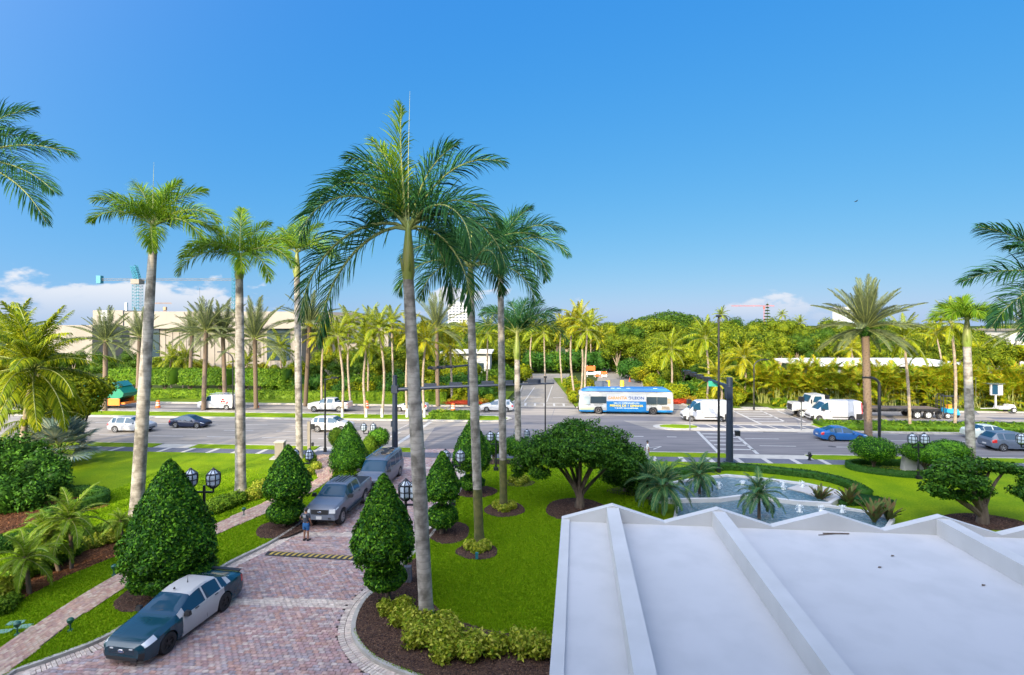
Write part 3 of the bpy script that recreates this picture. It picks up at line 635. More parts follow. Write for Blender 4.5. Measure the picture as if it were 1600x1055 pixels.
# brick walk on the left
walkL = [(-2000, 0)] and (G2([(-160, 1120), (0, 1013), (114, 938), (212, 881), (336, 819), (414, 785), (470, 763), (497, 748)], LV))
walkR = G2([(-110, 1120), (10, 1054), (122, 966), (220, 903), (338, 836), (420, 800), (488, 769), (519, 748)], LV)
walk_poly = walkL + [RD(-18.2, 46.1), RD(-15.8, 46.1)] + walkR[::-1]
mb = MB(); mb.prism(walk_poly, LV+.004, None); wk = struct(mb.build('brick_walk', M['joint']))
it = []; wa = math.atan2(walkL[3][1]-walkL[1][1], walkL[3][0]-walkL[1][0]); cw, sw = math.cos(wa), math.sin(wa); o0 = walkL[0]
cl_ = spline([((a[0]+b[0])/2, (a[1]+b[1])/2) for a, b in zip(walkL, walkR)] + [RD(-17, 46.1)], 8)
acc = 0.
for i in range(len(cl_)-1):
    a, b = Vector(cl_[i]), Vector(cl_[i+1]); L = (b-a).length; t = (b-a)/L; q = Vector((-t.y, t.x))
    while acc < L:
        p = a + t*acc; acc += .212
        for k in range(-14, 15):
            r = p + q*(k*.112) + t*(.1 if k % 2 else 0)
            if inside(r.x, r.y, walk_poly): it.append((r.x, r.y, math.atan2(t.y, t.x), .2/.22, .102/.148))
    acc -= L
lay(it, wk, M['paver_path'], .22, .148, 60, LV+.006)
# planting beds (mulch), 4 mm above the lawns
beds = dict(
 front=[(p[0]+(.07 if p[1] > 17 else 0), p[1]+.06) for p in kerbR[:3+23]] + G2([(652, 873), (660, 900), (668, 935), (700, 966), (760, 985), (862, 1000), (940, 1010), (1010, 1020), (1060, 1100)], LV) + [(6, 14.4)],
 tall=[(746, 862, 33, 14)], )
def ell(cx, cy, a, b, n=22, z=LV):
    P = G(cx, cy, z); k = F/P[1]; ry = abs(G(cx, cy-b, z)[1] - G(cx, cy+b, z)[1])/2
    return [(P[0] + a/k*math.cos(w)*(1+.06*math.sin(3*w+cx)), P[1] + ry*math.sin(w)*(1+.05*math.cos(2*w+cy))) for w in np.linspace(0, 2*math.pi, n+1)[:-1]]
mb = MB(); mb.prism(beds['front'], LV+.004, LV+.02)
for e in ((746, 862, 33, 13), (789, 796, 32, 12), (702, 832, 33, 17), (743, 768, 33, 10), (811, 755, 24, 6), (901, 796, 50, 18), (985, 768, 35, 7), (1535, 815, 58, 13), (440, 826, 38, 15), (240, 925, 46, 30), (552, 752, 32, 7), (1445, 738, 30, 7), (775, 722, 28, 4)): mb.prism(ell(*e), LV+.004, LV+.025)
struct(mb.build('mulch_bed', M['mulch']))
mb = MB(); mb.prism(G2([(-40, 985), (0, 963), (40, 934), (100, 902), (186, 868), (205, 850), (190, 838), (120, 850), (60, 880), (0, 915), (-50, 930)], LV), LV+.004, LV+.02)
mb.prism(G2([(-60, 820), (-60, 770), (0, 772), (60, 768), (130, 765), (172, 780), (168, 792), (120, 803), (60, 815), (0, 835)], LV), LV+.004, LV+.02)
struct(mb.build('red_mulch_bed', M['mulch_red']))
# grass blades over the nearer lawns
def chips(name, polys, dens, seed, m, size=.075, z=LV+.028):
    rs = np.random.RandomState(seed); out = []
    for poly in polys:
        xs = [p[0] for p in poly]; ys = [p[1] for p in poly]; A = (max(xs)-min(xs))*(max(ys)-min(ys)); n = int(A*dens)
        for x, y in zip(rs.uniform(min(xs), max(xs), n), rs.uniform(min(ys), max(ys), n)):
            if inside(x, y, poly): out.append((x, y, z))
    P = np.array(out); P[:, 2] += rs.uniform(0, .03, len(P)); o = link(name, quads_mesh(name, leaf_verts(P, np.tile([0, 0, 1.], (len(P), 1)), size, rs, .35, .35), len(P), m)); o['kind'] = 'stuff'; return o
M['chip'] = leafmat('bark_chip', [(.035, .02, .018), (.08, .045, .035), (.16, .09, .06), (.055, .04, .04), (.25, .16, .1)], .8, 0)
M['chip_red'] = leafmat('red_bark_chip', [(.09, .035, .02), (.2, .08, .035), (.3, .14, .06), (.06, .03, .02)], .8, 0)
chips('mulch_chips', [beds['front']] + [ell(*e) for e in ((746, 862, 33, 13), (789, 796, 32, 12), (702, 832, 33, 17), (743, 768, 33, 10), (901, 796, 50, 18), (440, 826, 38, 15), (240, 925, 46, 30), (1535, 815, 58, 13))], 420, 1, M['chip'])
chips('red_mulch_chips', [G2([(-40, 985), (0, 963), (40, 934), (100, 902), (186, 868), (205, 850), (190, 838), (120, 850), (60, 880), (0, 915), (-50, 930)], LV), G2([(-60, 820), (-60, 770), (0, 772), (60, 768), (130, 765), (172, 780), (168, 792), (120, 803), (60, 815), (0, 835)], LV)], 260, 2, M['chip_red'], .09)
def blades(name, polys, holes, n, bbox, h, seed):
    rs = np.random.RandomState(seed); P = np.column_stack([rs.uniform(bbox[0], bbox[2], n), bbox[1] + (bbox[3]-bbox[1])*rs.uniform(0, 1, n)**1.5])
    def pin(P, poly):
        c = np.zeros(len(P), bool); m = len(poly); j = m-1
        for i in range(m):
            (xi, yi), (xj, yj) = poly[i][:2], poly[j][:2]; k = ((yi > P[:, 1]) != (yj > P[:, 1]))
            with np.errstate(divide='ignore', invalid='ignore'): c ^= k & (P[:, 0] < (xj-xi)*(P[:, 1]-yi)/(yj-yi) + xi)
            j = i
        return c
    P = P[rs.uniform(0, 1, n) < np.clip((bbox[3]-P[:, 1])/10, 0, 1)]; n = len(P)
    ok = np.zeros(n, bool)
    for p in polys: ok |= pin(P, p)
    for q in holes: ok &= ~pin(P, q)
    P = P[ok]; n = len(P); w = rs.uniform(0, 6.28, n); l = rs.normal(0, .35, (n, 2)); hh = h*rs.uniform(.6, 1.4, n); wd = .012 + .0006*P[:, 1]
    b = np.column_stack([P, np.full(n, LV)]); dx = np.column_stack([np.cos(w)*wd, np.sin(w)*wd, np.zeros(n)]); tip = b + np.column_stack([l[:, 0]*hh, l[:, 1]*hh, hh])
    V = np.stack([b-dx, b+dx, tip+dx*.3, tip-dx*.3], 1).reshape(-1, 3); o = link(name, quads_mesh(name, V, n, M['blade'])); o['kind'] = 'stuff'; return o
# ---------------------------------------------------------------- the hotel behind the viewer and the entrance canopy
t = thing('hotel_building', 'white hotel block standing behind the viewpoint', 'building', (0, 0, 0))
mb = MB(); H = 25.3
mb.box(30, -10.2, H/2, 125.2, 18, H); mb.build('wall', M['white_wall'], t)
mb = MB()
for k in range(7): mb.box(30, -1.15, 3.1*k+3.0, 125.2, .1, 1.05)
mb.build('balcony_rail', M['concrete'], t)
wm = MB(); wm.box(0, 0, 0, 3.2, .08, 2.1); w0 = None
for k in range(7):
    for i in range(24):
        if w0 is None: w0 = wm.build('window', M['window_glass'], t); o = w0
        else: o = w0.copy(); C.objects.link(o)
        o.location = (-29+i*5.1, -1.14, 3.1*k+1.5)
D = 6.0
def CP(px, py, z): return G(px, py, z)
zt = 5.7; zv = 5.19; zd = 5.12
cdir = Vector((.5640, -.0570)).normalized(); cn = Vector((.121, .9926))     # along the front edge, and outward
P1 = Vector(CP(956.4, 786, zt)[:2]); step = 3.40
corner = P1 - cdir*1.69
t = thing('entrance_canopy', 'white flat entrance canopy with zigzag parapet and raised beams', 'canopy', (0, 0, 0))
def c2(a, b): p = corner + cdir*a - cn*b; return (p.x, p.y)
LEN = 17.0; WID = 30.0
mb = MB(); mb.prism([c2(.1, .1), c2(WID, .1), c2(WID, LEN), c2(.1, LEN)], 4.7, zd, bottom=True); mb.build('roof_deck', M['roof_membrane'], t)
def zz(a):
    k = (a - 1.69)/step; f = abs((k % 1) - 0); f = min(f, 1-f); return zt - (zt-zv)*f*2
n = int(WID/ (step/2)) + 1; xs = [0] + [1.69 + step/2*i for i in range(0, n)]; xs = [x for x in xs if x <= WID]
mb = MB(); th = .27; vs = []
for a in xs:
    for b, z in ((0, 4.62), (0, zz(a)), (th, zz(a)), (th, zd-.01)):
        p = c2(a, b); vs.append((p[0], p[1], z))
fs = []
for i in range(len(xs)-1):
    a, b = 4*i, 4*i+4
    fs += [(a, b, b+1, a+1), (a+1, b+1, b+2, a+2), (a+2, b+2, b+3, a+3), (a+3, b+3, b, a)]
mb.add(vs, fs + [(0, 1, 2, 3)]); mb.build('parapet', M['white_wall'], t)
mb = MB(); vs = []
for b, z in ((th+.002, zz(0)), (LEN, zz(0)-.0)):
    for a, zq in ((0, 4.62), (0, z), (.27, z), (.27, zd-.01)): p = c2(a, b); vs.append((*p, zq))
mb.add(vs, [(0, 1, 5, 4)[::-1], (1, 2, 6, 5)[::-1], (2, 3, 7, 6)[::-1]]); mb.build('side_parapet', M['white_wall'], t)
for k, zb in ((0, zt-.07), (1, zt-.07), (3, zt-.07), (5, zt-.07)):
    mb = MB(); a = 1.69 + step*k; p0, p1, p2, p3 = c2(a-.2, th+.004), c2(a+.2, th+.004), c2(a+.2, LEN), c2(a-.2, LEN)
    mb.prism([p0, p1, p2, p3], zd+.002, zb)
    mb.build('roof_beam', M['white_wall'], t)
for a in (1.69, 1.69+step*2, 1.69+step*4, 1.69+step*6):
    mb = MB(); p = c2(a, 2.2); mb.box(p[0], p[1], 2.35, .5, .5, 4.7, rz=-.1); mb.build('column', M['white_wall'], t)
t2 = tag(MB().tube([(*c2(8.2, .55), zd+.03), (*c2(9.0, .5), zd+.03)], .02, 5).tube([(*c2(8.0, .7), zd+.025), (*c2(8.5, .56), zd+.025)], .012, 4).build('fallen_twig', M['bark']), 'brown fallen twig lying on the white canopy roof by the parapet', 'twig')
for i, (px, py) in enumerate(((1394, 869), (1374, 887), (1536, 915))):
    p = G(px, py, zd); tag(MB().add([(-.06, -.03, 0), (.0, -.045, .012), (.07, 0, .02), (.0, .04, .012)], [(0, 1, 2, 3)]).build('dead_leaf', M['bark'], None, None, (p[0], p[1], zd+.006)),
        ['small dead leaf on the white canopy roof, farthest of the three', 'small dead leaf on the canopy roof, nearer left of the three', 'small dead leaf on the white roof at the far right'][i], 'leaf', 'dead leaves on the canopy roof')
# ---------------------------------------------------------------- fountain
t = thing('fountain_pool', 'two level fountain pool with white coping and foaming jets', 'fountain', (0, 0, 0))
M['water'] = mat('pool_water', (.10, .2, .25), .04, spec=1.)
nt = M['water'].node_tree; NN, LL = nt.nodes, nt.links
tcc = NN.new('ShaderNodeTexCoord'); n1 = NN.new('ShaderNodeTexNoise'); n1.inputs['Scale'].default_value = 3.2; n1.inputs['Detail'].default_value = 5; n1.inputs['Distortion'].default_value = 1.4
LL.new(tcc.outputs['Object'], n1.inputs['Vector']); bu = NN.new('ShaderNodeBump'); bu.inputs['Strength'].default_value = .9; bu.inputs['Distance'].default_value = .12; LL.new(n1.outputs['Fac'], bu.inputs['Height']); LL.new(bu.outputs[0], NN['Principled BSDF'].inputs['Normal'])
rr_ = NN.new('ShaderNodeValToRGB'); rr_.color_ramp.elements[0].position = .5; rr_.color_ramp.elements[0].color = (.05, .12, .15, 1); rr_.color_ramp.elements[1].position = .8; rr_.color_ramp.elements[1].color = (.26, .34, .38, 1)
LL.new(n1.outputs['Fac'], rr_.inputs[0]); LL.new(rr_.outputs[0], NN['Principled BSDF'].inputs['Base Color'])
zc = .42
up = G2([(1012, 768), (1022, 759), (1060, 752), (1092, 747), (1136, 742), (1190, 747), (1262, 756), (1303, 765), (1318, 773), (1296, 786), (1245, 783), (1198, 777), (1161, 774), (1122, 779), (1060, 780), (1020, 778)], zc)
lowp = G2([(1060, 783), (1122, 781), (1161, 776.5), (1198, 779.5), (1245, 785.5), (1300, 792), (1367, 802), (1395, 812), (1370, 850), (1200, 850), (1050, 835)], .25)
mb = MB(); mb.prism(up, LV, zc-.1); mb.build('upper_water', M['water'], t)
mb = MB(); mb.prism(lowp, LV-.02, .2); mb.build('lower_water', M['water'], t)
mb = MB(); mb.strip(up, .24, 0, zc+.03, closed=True); mb.build('upper_coping', M['white_wall'], t)
mb = MB(); mb.strip(lowp, .22, 0, .33, closed=True); mb.build('lower_coping', M['white_wall'], t)
mb = MB(); mb.prism(G2([(1246, 757), (1298, 764), (1312, 772), (1300, 783), (1255, 768), (1230, 762)], zc), zc-.09, zc-.03); mb.build('pebble_shelf', M['white_slab'], t)
M['foam'] = mat('white_foam', (.8, .84, .86), .5)
for i, (px, py, z0, h) in enumerate(((1224, 765, .32, .55), (1254, 763, .32, .5), (1123, 763, .32, .45), (1192, 766, .32, .4), (1249, 800, .2, .45), (1283, 799, .2, .35), (1316, 801, .2, .45), (1160, 758, .32, .3))):
    p = G(px, py, z0); fr_ = MB(); rs = np.random.RandomState(i)
    pr = [(.15, 0), (.10, .12*h), (.08, .3*h), (.07, .5*h), (.06, .7*h), (.045, .88*h), (.01, h)]
    fr_.lathe(pr, 9, (p[0], p[1], z0)); P_ = np.column_stack([rs.normal(0, .08, 120), rs.normal(0, .08, 120), rs.uniform(0, h, 120)**1.0]) + np.array([p[0], p[1], z0])
    link('water_jet', quads_mesh('water_jet', leaf_verts(P_, rs.normal(0, 1, (120, 3)), .07, rs, .9), 120, M['foam'], fr_), t)
# low green hedge ring behind the pool
def hedge(name, label, cat, path, w, z0, z1, mt, seed, dens=260, size=.09, parent=None, group=None, lump=.05):
    rs = np.random.RandomState(seed); mb = MB(); mb.strip(path, w*.92, z0, z1*.96 if z0 < .3 else z1-.05)
    P, Q = [], []; pts = [np.array(p[:2]) for p in path]
    for a, b in zip(pts[:-1], pts[1:]):
        L = np.linalg.norm(b-a)
        if L < 1e-6: continue
        tt = (b-a)/L; q = np.array([-tt[1], tt[0]])
        for kind, wid in (('top', w), ('l', z1-z0), ('r', z1-z0)):
            m = int(L*wid*dens)+1; s = rs.uniform(-.02, L, m)[:, None]; r = rs.uniform(-.5, .5, m)[:, None]
            wob = lump*np.sin(s*2.1+seed)*1.
            if kind == 'top': p2 = a+tt*s+q*r*w; z = np.full((m, 1), z1) + rs.normal(0, .02, (m, 1)) + wob - .25*w*(2*r)**6*.3; nn = np.tile([0, 0, 1.], (m, 1))
            else:
                g = 1 if kind == 'l' else -1; p2 = a+tt*s+q*g*(w/2 + wob*.5) + rs.normal(0, .02, (m, 2)); z = z0+(r+.5)*(z1-z0); nn = np.tile([q[0]*g, q[1]*g, .2], (m, 1))
            P.append(np.hstack([p2, z])); Q.append(nn)
    P, Q = np.vstack(P), np.vstack(Q); o = link(name, quads_mesh(name, leaf_verts(P, Q, size, rs, .55, .5), len(P), M[mt], mb), parent)
    if label: tag(o, label, cat, group)
    return o
hedge('low_hedge', 'low dark green hedge curving behind the fountain pool', 'hedge', spline(G2([(1040, 748), (1085, 738), (1136, 733), (1200, 738), (1275, 747), (1325, 760), (1352, 775)], LV), 4), 1.0, LV, .55, 'hedge_dark', 3, 170, .12)
hedge('ground_cover_patch', 'dark green ground cover around the strap leaved plants by the fountain', 'ground cover', spline(G2([(1300, 782), (1345, 783), (1385, 792)], LV), 4), 2.3, LV, .36, 'hedge_dark', 4, 130, .13)
hedge('ring_hedge', 'clipped ring hedge around the yellow bed at the white sign wall', 'hedge', spline(G2([(1480, 733), (1440, 728.5), (1340, 727), (1326, 731), (1345, 737), (1400, 744.5), (1450, 747), (1490, 745)], LV), 4), .45, LV, .6, 'hedge_dark', 5, 240, .10)
hedge('yellow_ground_cover', 'yellow green ground cover inside the ring hedge', 'ground cover', spline(G2([(1350, 733), (1400, 737), (1455, 738)], LV), 4), 1.6, LV, .32, 'yellow_shrub', 6, 130, .12)
# strap leaved bronze plants
def strap_plant(px, py, n, L, label, mt='bronze_leaf', z=LV, seed=0, grp='strap leaved plants by the fountain'):
    rg = random.Random(seed); t = thing('strap_leaved_plant', label, 'plant', G(px, py, z), 0, grp)
    for i in range(n):
        az = R(i*137.5); e = R(rg.uniform(56, 86)); l = L*rg.uniform(.7, 1.1); mb = MB(); rows = []
        for k in range(7):
            s = k/6; a = e - R(18)*s; x = math.cos(a)*l*s; zz_ = math.sin(a)*l*s; w = .035 + .10*math.sin(math.pi*min(1, s*.9+.1)); wv = .03*math.sin(k*2.2+i)
            rows += [(x, -w, zz_+wv), (x, 0, zz_-.03), (x, w, zz_-wv)]
        for k in range(6):
            for c in (0, 1): mb.add([rows[3*k+c], rows[3*k+c+1], rows[3*k+c+4], rows[3*k+c+3]], [(0, 1, 2, 3)])
        o = mb.build('leaf', M[mt], t); o.rotation_euler = (0, 0, az)
    return t
strap_plant(1281, 784, 15, 1.25, 'upright strap leaved plant at the far right corner of the upper pool', seed=1)
strap_plant(1326, 790, 17, 1.45, 'wide strap leaved plant between the two levels of the pool', seed=2)
strap_plant(1366, 818, 17, 1.6, 'strap leaved plant just beyond the canopy parapet valley', seed=3)
strap_plant(1389, 815, 13, 1.4, 'narrow strap leaved plant right of the one at the parapet valley', seed=4)
strap_plant(1040, 757, 14, 1.3, 'dark brown strap leaved plant behind the feathery palms left of the pool', seed=5)
# pygmy palms between canopy and pool
def pygmy(px, py, z0, topz, label, kind='pygmy_dark', group=None, n=24, dx=0., r=.08, scale=1., seed=1):
    b = G(px, py, z0); return palm(kind, label, b, (b[0]+dx, b[1], topz), r*1.25, r, rand_fr(n, random.Random(seed), 0, 4, .8*scale, 1.1*scale), 0, group, 'pygmy_palm', trunk_mat='bark', nseg=4)
pygmy(1036, 803, LV, 1.95, 'full pygmy date palm behind the first canopy valley, left of the pool', 'pygmy_dark', 'feathery palms beside the fountain', 34, scale=1.12, seed=2)
pygmy(1012, 780, LV, 1.5, 'small pygmy date palm at the left end of the pool, near the dark tree', 'pygmy_dark', 'feathery palms beside the fountain', 26, seed=6)
pygmy(1093, 776, LV, 1.7, 'brownish pygmy date palm against the left end of the upper pool', 'pygmy_dark', 'feathery palms beside the fountain', 26, seed=3)
pygmy(1186, 812, LV, 1.75, 'pygmy date palm standing before the pool behind the second canopy valley', 'pygmy_dark', 'feathery palms beside the fountain', 26, seed=4)
# ---------------------------------------------------------------- topiary and clipped shrubs
def topiary(cx, top, bot, hw, base_py, skirt, label, seed, n=9000, dense=1.):
    n = int(n*1.15)
    base = G(cx if not isinstance(cx, tuple) else cx[1], base_py, LV); cxx = cx if not isinstance(cx, tuple) else cx[0]
    Y = base[1]; k = F/Y; t = thing('topiary_tree', label, 'topiary tree', base, 0, 'cone shaped topiary trees along the drive'); rs = np.random.RandomState(seed)
    zt_, zb_ = ZH(top, Y)-LV, ZH(bot, Y)-LV; hwm = hw/k; ox = (cxx - (cx[1] if isinstance(cx, tuple) else cx))/k
    prof = lambda u: np.interp(u, [0, .05, .14, .3, .6, .85, .96, 1.], [.3, .78, .97, .98, .66, .30, .13, .02])    # u from bottom to top
    us = rs.uniform(0, 1, n*3); us = us[rs.uniform(0, 1, n*3) < prof(us)+.03][:n]; w = rs.uniform(0, 6.283, len(us))
    lum = 1 + .05*np.sin(w*5+us*14+seed) + .04*np.sin(w*9-us*21)
    r = hwm*prof(us)*lum*rs.uniform(.9, 1.03, len(us)); z = zb_ + (zt_-zb_)*us
    P = np.column_stack([ox+r*np.cos(w), r*np.sin(w), z]); slope = (zt_-zb_)/hwm; Q = np.column_stack([np.cos(w), np.sin(w), np.where(us < .15, -.5, 1.3/slope*1.2)])
    m = n//8; rr = hwm*.95*np.sqrt(rs.uniform(0, 1, m)); w = rs.uniform(0, 6.283, m); P = np.vstack([P, np.column_stack([ox+rr*np.cos(w), rr*np.sin(w), zb_+.06*rs.uniform(0, 3, m)])]); Q = np.vstack([Q, np.tile([0, 0, -1.], (m, 1))])
    core = MB(); core.lathe([(max(.02, hwm*.88*float(prof(u))), zb_+(zt_-zb_)*(.03+u*.94)) for u in (0, .05, .12, .3, .45, .6, .75, .9, 1)], 14, (ox, 0, 0))
    sz = .145; n = int(n*1.3)
    link('crown', quads_mesh('crown', leaf_verts(P, Q, sz, rs, .5, .55), len(P), M['topiary'], core), t)
    mb = MB(); mb.tube([(0, 0, -.05), (.03, 0, zb_*.5), (ox, 0, zb_+.4)], [.13, .1, .1], 8); mb.build('trunk', M['bark'], t)
    if skirt:
        sx_, s0, s1, shw = skirt; zs0, zs1 = ZH(s1, Y)-LV, ZH(s0, Y)-LV; a = shw/k; bl = [((sx_-(cx[1] if isinstance(cx, tuple) else cx))/k, 0, (zs0+zs1)/2, a, a, (zs1-zs0)/2)]
        link('lower_ball', crown_mesh('lower_ball', bl, int(n*.38), sz, M['topiary'], seed+50, core=.86, lump=.05, jit=.5), t)
    return t
topiary((265, 262), 718, 893, 65, 926, (272, 868, 918, 58), 'largest cone topiary, behind the black and white car', 11, 15000)
topiary((599, 606), 740, 877, 47, 944, (602, 884, 919, 32), 'cone topiary with lower ball left of the big palm trunk', 12, 10000)
topiary((450, 444), 695, 777, 35, 822, (447, 780, 816, 28), 'cone topiary beside the person at the left kerb', 13, 6500)
topiary((545, 546), 658, 736, 30, 752, None, 'cone topiary left of the grey passenger van', 14, 4500)
topiary((691, 690), 705, 780, 28, 834, (690, 788, 824, 25), 'cone topiary right of the palm trunk, beside twin lanterns', 15, 6000)
topiary((737, 738), 652, 734, 30, 770, (737, 742, 765, 20), 'tallest looking cone topiary behind the second palm trunk', 16, 6000)
def bush(px, top, bot, hw, base_py, label, mt='topiary', seed=0, n=2600, trunk=True, cat='shrub', group='round clipped shrubs', size=.13, name='round_shrub', depth=1., lump=.05, stems=3):
    base = G(px, base_py, LV); Y = base[1]; k = F/Y; z0, z1 = ZH(bot, Y)-LV, ZH(top, Y)-LV; a = hw/k; t = thing(name, label, cat, base, 0, group); z0 = max(z0, .25)
    link('crown', crown_mesh('crown', [(0, 0, (z0+z1)/2, a, a*depth, (z1-z0)/2)], n, size, M[mt], seed, core=.88, lump=lump, jit=.5, up=.1), t)
    if trunk:
        mb = MB(); limbs(mb, (0, 0, -.05), [(a*.45*math.cos(q), a*.45*math.sin(q), z0+(z1-z0)*.35) for q in np.linspace(.3, 5.5, stems)], .07, .03, seed); mb.build('stems', M['bark'], t)
    return t
bush(1365, 683, 720, 33, 735, 'round clipped shrub on thin stems, left one at the ring hedge', 'topiary', 21, 5000, stems=6, size=.12)
bush(1446, 692, 722, 34, 743, 'flat clipped shrub on bare stems before the white sign wall', 'topiary', 22, 5000, stems=7, size=.12)
bush(1485, 688, 716, 29, 733, 'dark clipped shrub behind the flat one, left of the right hand palm', 'topiary', 23, 4000, size=.12)
bush(771, 678, 710, 20, 725, 'round clipped shrub between the second and third palm trunks', 'topiary', 24, 2600)
bush(806, 681, 713, 21, 726, 'round clipped shrub between the third and fourth palm trunks', 'topiary', 25, 2600)
bush(849, 686, 712, 16, 724, 'round clipped shrub right of the fourth palm trunk', 'topiary', 26, 2000)
bush(592, 668, 698, 17, 716, 'dark round shrub behind the cone topiary left of the signal mast', 'topiary', 27, 2200)
bush(578, 680, 713, 12, 720, 'yellow green round shrub hugging the cone topiary', 'hedge', 28, 1600)
bush(526, 668, 697, 13, 716, 'round shrub half hidden behind the left edge of the cone topiary', 'hedge', 29, 1600)
def mound(name, label, cat, pts, mt, seed, n, size=.13, group=None, z=LV, core=.8, lump=.1, jit=.6, **k):
    """low planting: blobs given as (px, py of the foot, half width px, height m, depth factor)"""
    bl = []
    for px, py, hw, h, dp in pts:
        P = G(px, py, z); a = hw/(F/P[1]); bl.append((P[0], P[1], z + h*.42, a, a*dp, h*.6))
    o = link(name, crown_mesh(name, bl, n, size, M[mt], seed, core=core, lump=lump, jit=jit, up=.3, **k)); return tag(o, label, cat, group)
mound('low_hedge', 'low dark hedge around the foot of the cone topiary by the pickup', 'hedge', [(528, 754, 12, .55, 1.), (545, 756, 14, .6, 1.), (562, 754, 12, .55, 1.)], 'hedge_dark', 30, 2600, .12)
for i, (cx, cy, hw, lab) in enumerate(((746, 858, 19, 'gold shrub ring at the foot of the second palm trunk'), (788, 794, 17, 'gold shrub ring at the foot of the third palm trunk'), (811, 753, 14, 'gold shrubs at the foot of the fourth palm trunk'))):
    mound('gold_shrub', lab, 'shrub', [(cx-hw*.6, cy, hw*.55, .5, 1), (cx+hw*.6, cy+1, hw*.55, .5, 1), (cx, cy+5, hw*.55, .45, 1)], 'yellow_shrub', 31+i, 1300, .17, 'shrub rings at the palm trunks', core=.55, jit=1.)
rows = [(603, 962, 12, .55), (630, 960, 14, .7), (622, 975, 16, .75), (655, 985, 18, .8), (690, 990, 18, .8), (645, 1005, 20, .85), (680, 1012, 20, .85), (715, 1008, 20, .85), (747, 1018, 20, .85), (780, 1020, 20, .8), (812, 1022, 20, .8), (845, 1024, 20, .8), (730, 1030, 18, .7), (695, 1028, 18, .7), (875, 1026, 20, .8)]
for i, (px, py, hw, h) in enumerate(rows):
    lab = ['single small gold shrub by the curved kerb, leftmost of the row', 'gold shrub between the topiary and the big palm trunk', 'gold shrub hard against the left of the big palm trunk'][i] if i < 3 else '%s gold shrub from the left in the row below the big palm' % ['first', 'second', 'third', 'fourth', 'fifth', 'sixth', 'seventh', 'eighth', 'ninth', 'tenth', 'eleventh', 'last'][sorted(r[0] for r in rows[3:]).index(px)]
    P = G(px, py, LV); t = thing('gold_shrub', lab, 'shrub', P, 0, 'gold shrubs in the mulch bed'); a = 1.15*hw/(F/P[1]); h *= .8; rs = random.Random(i)
    bl = [(rs.uniform(-.35, .35)*a*1.4, rs.uniform(-.3, .3)*a*1.4, h*.55+rs.uniform(-.1, .12), a*rs.uniform(.5, .7), a*rs.uniform(.5, .7), h*.4) for _ in range(4)]
    link('crown', crown_mesh('crown', bl, 1500 if i < 14 else 1100, .15, M['yellow_shrub'], 60+i, core=.3, lump=.3, jit=1.2, up=.6, lo=.55, hi=1.25), t)
    mb = MB(); limbs(mb, (0, 0, 0), [(a*.6*math.cos(q), a*.6*math.sin(q), h*.5) for q in np.linspace(0, 5.6, 8)], .018, .008, i, n=4, sway=.05); mb.build('stems', M['bark_pale'], t)
mound('green_shrub', 'dark green leafy skirt at the foot of the big palm trunk', 'shrub', [(655, 975, 8, .4, 1), (676, 976, 9, .45, 1)], 'hedge_dark', 80, 900, .14)
# left side plantings
mound('yellow_shrub', 'bright yellow shrub at the left edge of the picture by the mulch bed', 'shrub', [(0, 935, 20, .85, 1), (22, 925, 14, .7, 1), (-18, 950, 18, .8, 1)], 'yellow_shrub', 81, 2600, .13, core=.6)
mound('green_shrub', 'green shrubs below the yellow one at the left edge', 'shrub', [(2, 958, 18, .6, 1), (20, 944, 12, .5, 1)], 'hedge', 82, 1500, .12, core=.6)
mound('leafy_hedge', 'loose green hedge behind the three small palms', 'hedge', [(30, 905, 22, .8, 1), (60, 893, 22, .8, 1), (88, 880, 20, .8, 1), (112, 868, 16, .7, 1)], 'hedge', 83, 4200, .13, core=.7)
mound('yellow_green_hedge', 'yellow green hedge between the small palms and the big topiary', 'hedge', [(125, 860, 16, .6, 1), (150, 853, 16, .6, 1), (176, 846, 16, .6, 1)], 'yellow_shrub', 84, 2600, .13, core=.7)
mound('low_hedge', 'low green hedge on the lit lawn above the yellow green hedge', 'hedge', [(140, 838, 16, .5, 1), (168, 830, 18, .5, 1), (196, 822, 14, .5, 1)], 'hedge', 85, 2800, .12, core=.75)
mound('shade_hedge', 'dark clipped hedge at the left edge below the red mulch', 'hedge', [(0, 862, 24, .8, 1), (36, 850, 22, .7, 1), (66, 838, 20, .6, 1)], 'hedge_dark', 86, 3600, .12, core=.85)
hedge('curved_hedge', 'dark curved hedge bordering the bed under the broad bush', 'hedge', spline(G2([(70, 812), (110, 800), (150, 790), (160, 782), (140, 775), (90, 776)], LV), 4), .8, LV, .75, 'hedge_dark', 87, 220, .12)
mound('dense_bush', 'large rounded bush with dense dark leaves at the left edge', 'bush', [(-20, 775, 40, 4.0, 1.), (25, 770, 38, 3.9, 1.), (62, 768, 34, 3.3, 1.), (88, 778, 22, 2.5, 1), (10, 800, 26, 2.1, 1), (50, 795, 24, 1.9, 1), (-40, 800, 40, 3.2, 1)], 'spread_leaf', 88, 11000, .24, core=.8, lump=.16, jit=.7)
mound('green_shrub', 'green spreading shrub at the foot of the second left palm', 'shrub', [(345, 795, 22, .8, 1), (368, 787, 18, .8, 1), (335, 802, 14, .6, 1)], 'hedge', 89, 3400, .13, core=.8)
mound('yellow_shrub', 'yellow shrub row right of the second left palm', 'shrub', [(395, 780, 14, .8, 1), (408, 768, 14, .8, 1), (424, 760, 12, .7, 1)], 'yellow_shrub', 90, 2600, .13, core=.7)
mound('yellow_shrub', 'short yellow hedge between the lantern and the grass wedge', 'hedge', [(482, 742, 9, .6, 1), (494, 733, 9, .6, 1)], 'yellow_shrub', 91, 1200, .12, core=.8)
mound('green_shrub', 'green pyramid shrub beside the lantern near the brick walk', 'shrub', [(486, 724, 9, .9, 1)], 'hedge', 92, 900, .12, core=.8)
